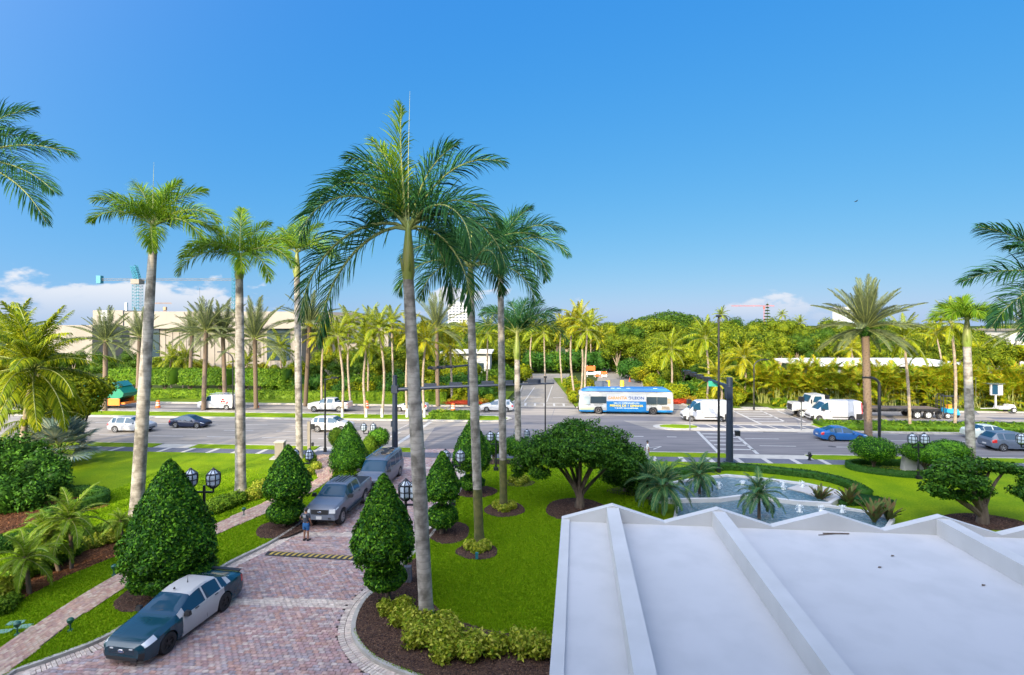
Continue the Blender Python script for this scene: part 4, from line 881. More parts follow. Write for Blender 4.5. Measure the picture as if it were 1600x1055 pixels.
# spreading trees
def big_tree(name, label, base_px, base_py, crown, mt, seed, n, size, cat='tree', tr=.28, z=LV, pale='bark', nl=6, grp=None, core=.55, lump=.16, keep=.8, stubs=(), asp=.5):
    base = G(base_px, base_py, z); Y = base[1]; k = F/Y; t = thing(name, label, cat, base, 0, grp); bl = []
    for px, py, a, b, dy in crown: bl.append(((px-base_px)/k, dy, ZH(py, Y+dy)-z, a/k, a/k*.9, b/k))
    link('crown', crown_mesh('crown', bl, n, size, M[mt], seed, core=core, lump=lump, keep=keep, jit=.75, up=.5, lo=.72, hi=1.08), t)
    mb = MB(); limbs(mb, (0, 0, -.1), [(b[0]*.9, b[1]*.9, b[2]) for b in bl[:nl]], tr*.55, .05, seed, fork=.3); mb.tube([(0, 0, -.1), (.05, 0, .5), (.02, 0, 1.1)], [tr*1.15, tr*.9, tr*.7], 10); mb.build('trunk', M[pale], t, 60); return t
big_tree('spreading_tree', 'broad dark spreading tree in the mulch circle left of the canopy', 905, 793,
  [(905, 680, 42, 22, 0), (868, 694, 40, 20, .5), (950, 690, 34, 20, .3), (836, 706, 30, 16, -.5), (980, 712, 20, 16, .8), (900, 698, 46, 16, -1.6), (868, 716, 30, 12, -1.0), (938, 714, 34, 14, -1.2), (900, 672, 30, 14, .8), (820, 724, 20, 12, .2), (968, 728, 22, 12, -.6), (842, 738, 16, 9, -.8), (808, 738, 9, 7, 0)], 'spread_leaf', 101, 27000, .17, tr=.30, nl=9, core=.45, lump=.24)
big_tree('spreading_tree', 'smaller dark tree behind the spreading tree, left of the pool', 978, 768, [(978, 712, 30, 18, 0), (1000, 735, 24, 18, .3), (960, 740, 24, 16, -.5), (985, 748, 28, 14, -.6), (1008, 752, 12, 10, 0)], 'spread_leaf', 102, 8000, .2, tr=.2, nl=4)
big_tree('gnarled_tree', 'gnarled leaning tree with open crown in the right mulch circle', 1535, 818,
  [(1490, 728, 26, 9, 0), (1528, 724, 24, 9, .5), (1462, 742, 24, 10, -.3), (1447, 762, 18, 9, -.6), (1490, 752, 26, 11, -.8), (1520, 752, 22, 11, .3), (1470, 770, 18, 8, -.2), (1560, 728, 20, 8, .4), (1592, 732, 20, 8, .6), (1612, 752, 22, 11, -.2), (1590, 768, 18, 9, -.4), (1500, 774, 16, 7, -.3), (1545, 745, 18, 8, 1.), (1536, 768, 14, 7, 0), (1620, 775, 16, 9, .4)], 'spread_leaf', 103, 8500, .2, tr=.3, nl=9, core=0, lump=.3, asp=.55, keep=.7)
# ---------------------------------------------------------------- palms
def up(px, py, base): return (XP(px, base[1]), base[1], ZH(py, base[1]))
bA = G(667, 975, LV)
palm('royal', 'nearest and tallest royal palm, trunk rising from the gold shrubs', bA, up(638, 352, bA), .275, .205,
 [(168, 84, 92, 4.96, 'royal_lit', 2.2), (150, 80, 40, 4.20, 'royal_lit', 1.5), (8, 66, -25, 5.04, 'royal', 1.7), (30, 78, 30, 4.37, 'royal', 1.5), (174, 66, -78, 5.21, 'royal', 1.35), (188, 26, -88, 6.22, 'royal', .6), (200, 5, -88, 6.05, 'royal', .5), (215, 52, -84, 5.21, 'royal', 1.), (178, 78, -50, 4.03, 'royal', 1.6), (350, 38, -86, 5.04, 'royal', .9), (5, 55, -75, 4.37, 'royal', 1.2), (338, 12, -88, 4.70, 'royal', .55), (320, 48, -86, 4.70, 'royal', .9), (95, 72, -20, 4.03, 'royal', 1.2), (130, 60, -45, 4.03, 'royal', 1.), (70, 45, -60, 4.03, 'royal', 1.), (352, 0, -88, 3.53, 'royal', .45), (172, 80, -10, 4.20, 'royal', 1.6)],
 shaft=2.1, group='royal palms round the hotel drive', spear=5.2, bulge=.09)
for lab, bx, by, tx, ty, r0, r1, sh, fr, fk, sp in (
 ('second royal palm from the big one, trunk green with moss at its foot', 749, 848, 735, 412, .24, .2, 1.7, [(10, 60, -25, 4.4), (170, 50, -60, 4.6), (30, 30, -75, 4.8), (345, 10, -88, 4.6), (200, 20, -84, 4.6), (300, 35, -75, 4.2), (240, 45, -60, 4.0), (90, 75, 20, 4.0), (130, 60, -20, 4.2), (150, 15, -86, 4.2), (60, 20, -80, 4.2)], 'royal', 0),
 ('third royal palm, slimmer, standing beside the shrub ring on the lawn', 787, 797, 782, 388, .23, .19, 1.9, [(20, 75, 25, 3.6), (5, 55, -35, 4.6), (340, 32, -62, 4.8), (170, 50, -50, 4.4), (200, 30, -80, 4.4), (320, 12, -84, 4.4), (60, 70, 5, 4.2), (120, 66, -10, 4.0), (270, 45, -60, 3.8), (150, 10, -85, 4.0), (30, 10, -80, 4.2)], 'royal', 0),
 ('fourth royal palm, shortest, before the round clipped shrubs', 810, 728, 808, 518, .27, .22, 2.3, [(15, 50, -5, 4.2), (350, 35, -75, 4.8), (185, 35, -70, 4.8), (150, 60, -10, 4.0), (60, 80, 30, 3.4), (200, 65, -30, 3.8), (330, 60, -40, 4.0), (100, 75, 10, 3.8), (20, 70, 20, 3.6)], 'royal', 0),
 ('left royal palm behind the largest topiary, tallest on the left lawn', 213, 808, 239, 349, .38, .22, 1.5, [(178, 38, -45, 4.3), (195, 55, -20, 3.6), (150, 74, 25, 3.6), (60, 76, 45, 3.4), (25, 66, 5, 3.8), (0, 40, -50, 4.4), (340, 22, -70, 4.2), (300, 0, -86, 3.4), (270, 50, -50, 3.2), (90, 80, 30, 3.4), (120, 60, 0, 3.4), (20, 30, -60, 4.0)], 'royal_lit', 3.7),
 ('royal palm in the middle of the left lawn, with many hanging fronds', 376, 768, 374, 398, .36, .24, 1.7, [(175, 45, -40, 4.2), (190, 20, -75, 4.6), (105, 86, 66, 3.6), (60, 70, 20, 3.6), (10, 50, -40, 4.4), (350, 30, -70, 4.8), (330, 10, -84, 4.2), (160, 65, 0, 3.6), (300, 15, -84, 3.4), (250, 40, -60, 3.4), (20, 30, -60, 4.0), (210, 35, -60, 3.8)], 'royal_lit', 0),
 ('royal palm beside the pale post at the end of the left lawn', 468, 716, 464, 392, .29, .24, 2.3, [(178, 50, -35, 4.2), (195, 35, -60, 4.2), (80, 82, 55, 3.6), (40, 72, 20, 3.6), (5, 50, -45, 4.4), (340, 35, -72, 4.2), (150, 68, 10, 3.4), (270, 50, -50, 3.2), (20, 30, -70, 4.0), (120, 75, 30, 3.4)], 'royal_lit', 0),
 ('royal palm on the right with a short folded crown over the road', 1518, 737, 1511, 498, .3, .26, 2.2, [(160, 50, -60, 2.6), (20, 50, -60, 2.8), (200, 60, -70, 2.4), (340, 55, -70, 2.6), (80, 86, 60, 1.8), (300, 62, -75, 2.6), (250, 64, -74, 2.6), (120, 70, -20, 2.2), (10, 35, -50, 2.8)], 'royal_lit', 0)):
    b = G(bx, by, LV)
    palm('royal', lab, b, up(tx, ty, b), r0, r1, fr, shaft=sh, group='royal palms round the hotel drive', spear=sp, fkind=fk, bulge=.07)
b = (-24.6, 24.5, LV); palm('royal', 'royal palm left of the frame, two fronds reaching in from the edge', b, (XP(-58, 24.5), 24.5, ZH(246, 24.5)), .34, .24, [(5, 28, -30, 4.9), (350, -12, -68, 5.4), (358, 2, -50, 4.6), (180, 45, -50, 4.6), (90, 60, -10, 4.4), (270, 50, -40, 4.4), (130, 30, -60, 4.4), (220, 20, -80, 4.4), (60, 75, 20, 4.2)], shaft=2., group='royal palms round the hotel drive', bulge=.1)
b = (22.6, 21.0, LV); palm('royal', 'royal palm right of the frame, feathery fronds reaching in over the road', b, (XP(1700, 21), 21, ZH(448, 21)), .34, .24, [(176, 28, -30, 4.9), (190, 10, -55, 5.0), (165, 55, 10, 4.6), (0, 45, -50, 4.6), (90, 60, -10, 4.4), (270, 50, -70, 4.0), (320, 30, -60, 4.4), (200, -2, -60, 4.4), (60, 75, 20, 4.2)], shaft=2., group='royal palms round the hotel drive', bulge=.1)
for i, (x, y, h, s) in enumerate(((-31.5, 24.5, 6.4, 1.0), (-40.5, 26, 9.4, 1.1), (-47, 34, 9.5, 1.0))):
    palm('coco', '%s of the palms just outside the left edge whose shadows cross the lawn' % ['nearest', 'middle one', 'farthest'][i], (x, y, LV), (x+.5, y, h), .2, .15, rand_fr(13, random.Random(500+i), 0, 4, .85*s, 1.1*s), 0, 'coconut palms on the left lawn', 'coconut_palm', trunk_mat='coco_trunk')
# date palms
b = G(1357, 684, LV); palm('date', 'large date palm with full grey green crown in the right median', b, up(1352, 512, b), .36, .33, rand_fr(96, random.Random(4), 0, 4, 1.0, 1.38), 0, 'date palms', 'date_palm', trunk_mat='boot', boots=True)
DL = ((164, 642, 165, 532, 'date palm behind the low white building at the left', 1.0), (318, 640, 322, 516, 'date palm before the beige building, right of the first left palm', 1.), (296, 612, 300, 520, 'date palm before the beige building wall', .95), (400, 638, 398, 528, 'spreading date palm right of the middle left palm', 1.25), (352, 636, 348, 520, 'date palm with wide pale crown left of the middle palm', 1.1), (477, 634, 484, 505, 'date palm before the recessed windows of the beige building', 1.05), (684, 634, 682, 512, 'date palm right of the big palm trunk, behind the signal arm', 1.15), (215, 618, 218, 525, 'date palm half hidden by the leaning left palm trunk', 1.), (1612, 634, 1608, 512, 'date palm at the right edge before the apartment house', 1.2))
for i, (bx, by, tx, ty, lab, s) in enumerate(DL):
    b = G(bx, by, LV); palm('date', lab, b, up(tx, ty, b), .3, .27, rand_fr(42, random.Random(40+i), 0, 4, 0.95*s, 1.22*s), 0, 'date palms', 'date_palm', trunk_mat='boot', nseg=4)
# coconut palms in the medians and groves
CL = [(535, 652, 528, 525, 'coco', 'first coconut palm from the left in the left median'), (572, 652, 573, 538, 'coco', 'second coconut palm in the left median, behind the signal mast'), (597, 652, 592, 512, 'coco', 'third coconut palm in the left median, crown rising highest'),
 (636, 652, 640, 520, 'gold', 'fourth coconut palm in the left median, beside the big trunk'), (663, 652, 665, 532, 'gold', 'fifth coconut palm in the left median, right of the big trunk'),
 (1422, 668, 1412, 528, 'coco', 'slim coconut palm in the right median, beside the street light'), (1492, 667, 1486, 503, 'coco', 'slim coconut palm in the right median, behind the blue machine'),
 (503, 636, 506, 524, 'gold', 'coconut palm with orange fruit behind the white pickup'), (548, 634, 545, 510, 'coco', 'coconut palm behind the far hedge near the curved street light'), (616, 630, 612, 505, 'coco', 'tall coconut palm behind the first signal arm'), (706, 628, 703, 540, 'gold', 'gold coconut palm by the low white building'), (575, 625, 577, 505, 'coco', 'coconut palm in the grove between the third and second median palms'),
 (852, 600, 850, 520, 'coco', 'coconut palm at the end of the left side street'), (878, 598, 876, 512, 'gold', 'gold coconut palm left of the street island'), (898, 622, 893, 506, 'gold', 'bent coconut palm on the street island, left stem'), (907, 626, 905, 500, 'gold', 'coconut palm on the street island, middle stem'), (914, 630, 918, 515, 'coco', 'coconut palm on the street island, right stem'), (935, 580, 938, 528, 'gold', 'coconut palm behind the road barriers'), (925, 578, 925, 502, 'coco', 'tall coconut palm beyond the street island'),
 (1049, 622, 1048, 545, 'coco', 'short coconut palm right of the bus'), (1104, 632, 1102, 528, 'coco', 'leaning coconut palm with arching gold fronds behind the white van'), (1128, 560, 1127, 492, 'coco', 'coconut palm standing out above the treetops'), (1124, 640, 1122, 590, 'gold', 'young coconut palm with orange fronds beside the tall light pole'), (1160, 628, 1162, 558, 'gold', 'coconut palm at the steps near the crossing'), (1252, 560, 1250, 505, 'coco', 'coconut palm behind the long roof, left end'), (1222, 545, 1222, 492, 'coco', 'distant coconut palm near the red crane'), (1475, 600, 1462, 520, 'gold', 'gold coconut palm behind the long low roof'), (1335, 600, 1330, 545, 'gold', 'gold coconut palm left of the date palm, over the roof'), (1000, 575, 998, 520, 'coco', 'coconut palm over the right side street'), (760, 620, 762, 520, 'coco', 'coconut palm between the second and third royal trunks'), (722, 575, 724, 515, 'gold', 'gold coconut palm below the white tower'), (832, 596, 832, 512, 'coco', 'coconut palm left of the side street mouth'), (268, 606, 268, 562, 'coco', 'small coconut palm against the beige wall, left one of two'), (286, 606, 290, 560, 'coco', 'small coconut palm against the beige wall, right one of two'), (388, 610, 386, 568, 'coco', 'small coconut palm behind the curved street light at the beige wall'), (440, 615, 438, 545, 'coco', 'coconut palm between the middle and the right lawn palms, beyond the road')]
for i, (bx, by, tx, ty, k, lab) in enumerate(CL):
    b = G(bx, by, LV); h = ZH(ty, b[1]); s = .85 if by > 640 else .95
    palm(k, lab, b, up(tx, ty, b), .17, .12, rand_fr(22, random.Random(70+i), 0, 4, .75*s, 1.05*s), 0, 'coconut palms along the avenue', 'coconut_palm', trunk_mat='coco_trunk', white_base=(by == 652), lean=(random.Random(i).uniform(-.5, .5), 0, 0), nseg=5)
# big yellow green coconut palms and fan palm at the left edge
b = G(28, 735, LV); palm('coco', 'large coconut palm with golden fruit and arching fronds at the left edge', b, up(52, 575, b), .24, .17, [(a, c, s*1.32) for a, c, s in rand_fr(40, random.Random(5), 0, 4, .85, 1.1)], 0, 'coconut palms on the left lawn', 'coconut_palm', trunk_mat='coco_trunk', cat='palm tree')
b = G(36, 722, LV); palm('coco', 'leaning coconut palm below the large one, trunk bending right', b, up(56, 655, b), .17, .13, [(a, c, s*.95) for a, c, s in rand_fr(20, random.Random(6), 0, 4, .85, 1.1)], 0, 'coconut palms on the left lawn', 'coconut_palm', trunk_mat='coco_trunk')
b = G(-20, 715, LV); palm('gold', 'brownish coconut palm cut by the left edge of the picture', b, up(-5, 590, b), .2, .15, [(a, c, s*1.1) for a, c, s in rand_fr(24, random.Random(7), 0, 4, .85, 1.1)], 0, 'coconut palms on the left lawn', 'coconut_palm', trunk_mat='coco_trunk')
b = G(-10, 680, LV); palm('coco', 'coconut palm behind the others, its crown rising at the upper left edge', b, up(20, 540, b), .2, .15, [(a, c, s*1.25) for a, c, s in rand_fr(24, random.Random(8), 0, 4, .85, 1.1)], 0, 'coconut palms on the left lawn', 'coconut_palm', trunk_mat='coco_trunk')
tb = G(92, 728, LV); t = thing('fan_palm', 'silvery fan palm with stiff round leaves beside the dense bush', 'palm tree', tb, 0); mb = MB(); mb.tube([(0, 0, -.1), (0, 0, .6), (.05, 0, 1.2)], [.32, .28, .3], 10); mb.build('trunk', M['boot'], t)
fms = [fan_mesh('fan_leaf', [M['silver_leaf'], M['rachis']], 1.7, 1.8, e, e-45, 9+i) for i, e in enumerate((80, 60, 42, 25, 8))]
for i in range(30): 
    a = R(i*137.5); c = min(4, i//6); link('fan_leaf', fms[c], t, (.05, 0, 1.2), (0, 0, a), rnd.uniform(.85, 1.1))
big_tree('yellow_tree', 'yellow green leafy tree partly hiding the green truck', 128, 700, [(128, 615, 32, 20, 0), (100, 600, 30, 22, .8), (150, 605, 24, 16, .4), (112, 640, 30, 22, -.5), (85, 630, 28, 28, 0), (140, 632, 24, 14, -.5)], 'tree_yellow', 104, 9000, .3, tr=.2)
for i, (px, py, tx, ty, lab, s) in enumerate(((112, 889, 110, 808, 'tallest of the three pygmy palms in the red mulch', 1.5), (92, 893, 74, 832, 'pygmy palm leaning left in the red mulch', 1.35), (46, 928, 40, 868, 'lowest pygmy palm near the left edge', 1.2), (190, 846, 189, 812, 'small yellowing pygmy palm beside the big topiary', .8))):
    b = G(px, py, LV); palm('pygmy', lab, b, up(tx, ty, b), .09, .07, rand_fr(26, random.Random(90+i), 0, 4, .8*s, 1.1*s), 0, 'pygmy palms on the left', 'pygmy_palm', trunk_mat='bark', nseg=4)
# ---------------------------------------------------------------- far hedges and trees
hedge('clipped_hedge', 'low bright clipped hedge along the far sidewalk at the left', 'hedge', RDp([(-62, 80.4), (-10, 80.4)]), 1.2, LV, 1.45, 'hedge', 110, 38, .26)
for i, (x0, x1, lab) in enumerate(((-68, -57, 'far end of the tall clipped ficus hedge behind the leaning palm'), (-55.5, -47, 'tall clipped ficus hedge behind the white work van'), (-46, -37.5, 'tall clipped ficus hedge right of the white work van'))):
    t = thing('ficus_hedge', lab, 'hedge', (0, 0, 0), 0, 'tall clipped hedges beyond the road')
    hedge('crown', None, None, RDp([(x0, 86), (x1, 86)]), 3.4, 1.7, 4.3, 'hedge', 112+i, 26, .33, t)
    mb = MB()
    for x in np.arange(x0+1, x1, 2.6):
        p = RD(x, 86); limbs(mb, (p[0], p[1], 0), [(p[0]-1, p[1], 2.2), (p[0]+1.1, p[1], 2.2), (p[0], p[1]+.8, 2.3)], .14, .07, int(x*3))
    mb.build('stems', M['bark'], t)
# broad trees: a few shapes, each tree a copy of one of them
PR = []
for i, (mt, h, w) in enumerate((('tree_leaf', 9, 3.6), ('tree_deep', 10, 4.2), ('tree_yellow', 8.5, 3.6), ('tree_leaf', 11, 4.6), ('tree_gold', 7.5, 3.2), ('tree_leaf', 10, 4.2))):
    rg = random.Random(200+i); bl = []
    for k in range(10): bl.append((rg.uniform(-.62, .62)*w, rg.uniform(-.62, .62)*w, h*(.48 + .38*rg.random()), w*rg.uniform(.32, .5), w*rg.uniform(.32, .5), h*rg.uniform(.11, .17)))
    cm = crown_mesh('crown', bl, 5200, .34, M[mt], 210+i, core=.66, lump=.2, jit=.8, up=.5, keep=.75)
    tm = MB(); limbs(tm, (0, 0, 0), [(b[0]*.8, b[1]*.8, b[2]) for b in bl[:6]], .2, .06, i, fork=.35, n=5); me = bpy.data.meshes.new('trunk'); me.from_pydata(tm.v, [], tm.f); me.materials.append(M['bark_pale' if i % 2 else 'bark']); PR.append((cm, me, h))
SH = []
for i, (mt, h, w) in enumerate((('hedge', 2.4, 1.6), ('tree_yellow', 2.2, 1.6), ('hedge_dark', 2.6, 1.8), ('orange_leaf', 1.2, 1.2), ('tree_gold', 2.0, 1.4))):
    rg = random.Random(300+i); bl = [(rg.uniform(-.6, .6)*w, rg.uniform(-.6, .6)*w, h*rg.uniform(.35, .6), w*rg.uniform(.5, .7), w*rg.uniform(.5, .7), h*rg.uniform(.3, .42)) for _ in range(5)]
    SH.append((crown_mesh('crown', bl, 1500, .26, M[mt], 310+i, core=.66, lump=.15, jit=.8, up=.4), h))
ORD = ['first', 'second', 'third', 'fourth', 'fifth', 'sixth', 'seventh', 'eighth', 'ninth', 'tenth', 'eleventh', 'twelfth', 'thirteenth', 'fourteenth', 'fifteenth', 'sixteenth', 'seventeenth', 'eighteenth', 'nineteenth', 'twentieth', 'twenty first', 'twenty second', 'twenty third', 'twenty fourth', 'twenty fifth', 'twenty sixth', 'twenty seventh', 'twenty eighth', 'twenty ninth', 'thirtieth', 'thirty first', 'thirty second', 'thirty third', 'thirty fourth', 'thirty fifth', 'thirty sixth']
def tree_row(c0, h, spans, step, kinds, rowname, seed, hj=.12, jit=1.2):
    rg = random.Random(seed); n = 0
    for a, b in spans:
        x = a
        while x < b:
            k = rg.choice(kinds); cm, tm, hh = PR[k]; X = x + rg.uniform(-.3, .3)*step; Y = c0 - .0752*X + rg.uniform(-jit, jit)
            s = h/hh*rg.uniform(1-hj, 1+hj); w = ['leafy green', 'deep green', 'yellow green', 'tall green', 'golden', 'tall leafy'][k]
            t = thing('broadleaf_tree', '%s tree, %s from the left in the %s' % (w, ORD[min(n, 35)], rowname), 'tree', (X, Y, 0), rg.uniform(0, 6.28), 'trees beyond the avenue'); t.scale = (s*rg.uniform(.95, 1.15),)*2 + (s,)
            link('trunk', tm, t); link('crown', cm, t); n += 1; x += step*rg.uniform(.8, 1.2)
def shrub_row(c0, spans, step, kinds, rowname, seed, s0=1., jit=.6):
    rg = random.Random(seed); n = 0
    for a, b in spans:
        x = a
        while x < b:
            k = rg.choice(kinds); cm, hh = SH[k]; X = x + rg.uniform(-.2, .2)*step; Y = c0 - .0752*X + rg.uniform(-jit, jit); w = ['green', 'yellow green', 'dark green', 'reddish', 'golden'][k]
            o = tag(link('garden_shrub', cm, None, (X, Y, LV-.05), (0, 0, rg.uniform(0, 6.28)), s0*rg.uniform(.8, 1.2)), '%s shrub, %s from the left in the %s' % (w, ORD[min(n, 35)], rowname), 'shrub', 'garden shrubs beyond the avenue'); n += 1; x += step*rg.uniform(.8, 1.2)
shrub_row(83, [(-36, -3)], 2.2, [0, 1, 2], 'planting behind the hedge', 1, 1.15)
shrub_row(87, [(-38, -3)], 2.5, [0, 2, 1], 'deeper planting behind the hedge', 2, 1.5)
shrub_row(78.2, [(-9, -3)], 1.4, [3, 4, 1], 'border at the left street corner', 3, .7, .3)
tag(link('red_flower_bed', crown_mesh('red_flower_bed', [(RD(-7, 77.2)[0], RD(-7, 77.2)[1], .3, 3, .7, .45)], 700, .2, M['red_leaf'], 8, core=.8)), 'red flowering bed behind the white hatchback at the left street corner', 'flower bed')
tag(link('red_flower_bed', crown_mesh('red_flower_bed', [(RD(23.6, 77.6)[0]+1.5, 79.0, .3, 1.8, .8, .5)], 700, .2, M['red_leaf'], 9, core=.8)), 'red flowering bed behind the rear of the bus', 'flower bed')
shrub_row(79.5, [(27.5, 33)], 1.3, [3, 4, 1], 'flower border behind the white van', 4, .9, .6)
shrub_row(81.8, [(25.5, 34)], 1.3, [3, 4, 1, 4], 'upper flower border behind the white van', 5, 1.1, .6)
shrub_row(84.6, [(25.5, 36)], 1.6, [0, 2, 1], 'bushes behind the flower border', 6, 1.5, .6)
shrub_row(96, [(10.8, 14)], 1.2, [4, 1, 3], 'far part of the street island', 7, 1., 3.)
shrub_row(88, [(10.0, 12.5)], 1., [4, 1, 0], 'middle of the street island', 8, 1., 3.)
shrub_row(80.5, [(9.8, 11.8)], .9, [4, 1, 0], 'near end of the street island', 9, .8, 1.5)
shrub_row(118, [(-12, 2), (26, 42)], 2.2, [0, 2, 1], 'undergrowth by the side street', 31, 1.7, 3.)
shrub_row(108, [(-10, 1), (25.5, 50)], 1.9, [0, 2, 1, 4], 'undergrowth near the crossing', 32, 1.6, 3.)
shrub_row(134, [(-30, 48)], 2.6, [0, 2], 'undergrowth at the street end', 33, 2.0, 2.)
shrub_row(98, [(24.6, 30), (-12, 0)], 1.6, [1, 0, 4], 'bushes along the side street kerb', 34, 1.4, 5.)
shrub_row(78.6, [(38, 44)], 1.5, [0, 1], 'low planting right of the steps', 10, .5, .3)
tree_row(92, 5.6, [(-38, -4), (27.5, 40)], 3.6, [0, 2, 1], 'front row beyond the road', 11)
tree_row(100, 7.2, [(-36, -6), (28, 46)], 4.2, [0, 1, 2, 5], 'second row beyond the road', 12)
tree_row(112, 8.6, [(-30, -9), (30, 52)], 4.8, [0, 2, 3, 5], 'third row beyond the road', 13)
tree_row(116, 8.4, [(-6, 0), (78, 118)], 5, [0, 2, 1], 'clumps beside the street', 14)
tree_row(128, 10.0, [(-44, 1), (24, 110)], 5.2, [0, 1, 3, 5, 2], 'fourth row beyond the road', 15)
tree_row(143, 11.2, [(-44, 130)], 5.6, [0, 1, 3, 5], 'row ending the side street', 16)
tree_row(165, 12.6, [(-48, 150)], 7., [1, 3, 5, 0], 'deep row against the sky', 17)
tree_row(196, 13.6, [(-60, 175)], 9, [1, 3, 0], 'far row against the sky', 18)
tree_row(100, 6.3, [(-100, -66)], 5., [0, 1], 'trees by the white roof', 40)
tree_row(105, 3.8, [(-110, -64)], 4.5, [0, 1, 2], 'garden by the white roof', 19)
tree_row(98, 4.6, [(-62, -40)], 4.2, [0, 2, 4], 'garden by the beige building', 20)
big_tree('banyan_tree', 'broad dark domed tree rising above the skyline right of centre', 1046, 545, [(1046, 498, 30, 11, 0), (1020, 503, 24, 9, 3), (1075, 502, 24, 10, 2), (1046, 508, 40, 12, -4), (1000, 508, 20, 8, 0)], 'tree_deep', 120, 9000, 1.0, tr=1., z=0)
# norfolk pine
b = G(1199, 560, 0); t = thing('norfolk_pine', 'dark conical pine rising above the trees near the red crane', 'tree', b); hh = ZH(472, b[1]); rs = np.random.RandomState(5); n = 3500; u = rs.uniform(0, 1, n)**.8
w = rs.uniform(0, 6.28, n); tier = np.floor(u*16)/16; r = (1-u)*3.6*rs.uniform(.1, 1, n)**.5*(1 - .35*((u*16) % 1)) + .15
P = np.column_stack([r*np.cos(w), r*np.sin(w), 3+(hh-3)*(tier+.3*((u*16) % 1)/16)]); link('crown', quads_mesh('crown', leaf_verts(P, np.tile([0, 0, 1.], (n, 1)), .45, rs, .3, .5), n, M['tree_deep']), t); MB().tube([(0, 0, 0), (0, 0, hh)], [.3, .05], 7).build('trunk', M['bark'], t)
# areca palm screen on the right
am = []
for i in range(4):
    rg = random.Random(400+i); V = MB(); 
    for k in range(20):
        cls = (0, 1, 1, 2, 2, 3, 3, 4)[k % 8]; src = frond('areca', cls, k % 2); a = R(k*137.5); z0 = rg.uniform(.2, 2.6) if cls > 1 else rg.uniform(.8, 2.6); s = rg.uniform(.8, 1.1)
        T = Matrix.Translation((rg.uniform(-.6, .6), rg.uniform(-.5, .5), z0)) @ Matrix.Rotation(a, 4, 'Z') @ Matrix.Scale(s, 4)
        V.add([v.co for v in src.vertices], [tuple(p.vertices) for p in src.polygons], 0, T)
    me = bpy.data.meshes.new('fronds'); me.from_pydata(V.v, [], V.f); me.materials.append(M['areca_leaf']); me.update()
    st = MB()
    for k in range(9): st.tube([(rg.uniform(-.6, .6), rg.uniform(-.5, .5), 0), (rg.uniform(-.7, .7), rg.uniform(-.5, .5), 2.8)], [.05, .04], 5)
    m2 = bpy.data.meshes.new('canes'); m2.from_pydata(st.v, [], st.f); m2.materials.append(M['rachis']); am.append((me, m2))
n = 0; rg = random.Random(9)
for c0, hs, nm in ((79.6, 1.0, 'front of the screen'), (81.8, 1.22, 'back of the screen')):
    x = 38.5 if c0 < 80 else 36.5; n = 0
    while x < 86:
        me, m2 = am[rg.randrange(4)]; p = RD(x, c0 + rg.uniform(-.3, .3)); t = thing('areca_palm', 'yellow green areca palm clump, %s from the left at the %s' % (ORD[min(35, n)], nm), 'palm', (p[0], p[1], 0), rg.uniform(0, 6.28), 'areca palm screen along the far sidewalk'); t.scale = (hs*1.15, hs*1.15, hs*rg.uniform(.95, 1.12))
        link('fronds', me, t); link('canes', m2, t); n += 1; x += 1.55*rg.uniform(.85, 1.15)
# right median ground cover, left median shrub and bits
hedge('median_ground_cover', 'long strip of green ground cover in the right median', 'ground cover', RDp([(35.4, 63.4), (60, 63.4), (110, 63.4)]), 4.4, LV, .55, 'hedge', 130, 26, .3)
hedge('median_hedge', 'low clipped hedge block in the left median', 'hedge', RDp([(-10.2, 65.8), (-4.2, 65.8)]), 2.5, LV, .9, 'hedge', 131, 60, .22)
strap_plant(690, 653, 22, 1.5, 'spiky yellow green plant behind the clipped hedge in the left median', 'yellow_shrub', LV, 7, None)
# ---------------------------------------------------------------- vehicles
def paintm(name, col, rough=.28, metal=.0): return mat(name, col, rough, metal, coat=.25, spec=.5)
CP_ = dict(white=paintm('white_paint', (.45, .45, .45)), black=paintm('black_green_paint', (.006, .045, .07), .1), grey=paintm('lead_grey_paint', (.13, .15, .19), .3), greyvan=paintm('blue_grey_paint', (.11, .13, .17), .3), navy=paintm('navy_paint', (.012, .02, .05)), silver=paintm('silver_paint', (.36, .375, .4)), blue=paintm('blue_paint', (.012, .09, .28)), cream=paintm('pale_green_paint', (.5, .55, .5)), dgrey=paintm('slate_paint', (.09, .115, .16)), vanw=paintm('van_white', (.42, .43, .46), .4), green=paintm('green_truck_paint', (.01, .2, .11), .4), orange=paintm('orange_steel', (.75, .2, .015), .5), machine=paintm('machine_blue', (.01, .26, .5), .4), yellow=paintm('yellow_plastic', (.75, .42, .015), .5))
_wm = {}
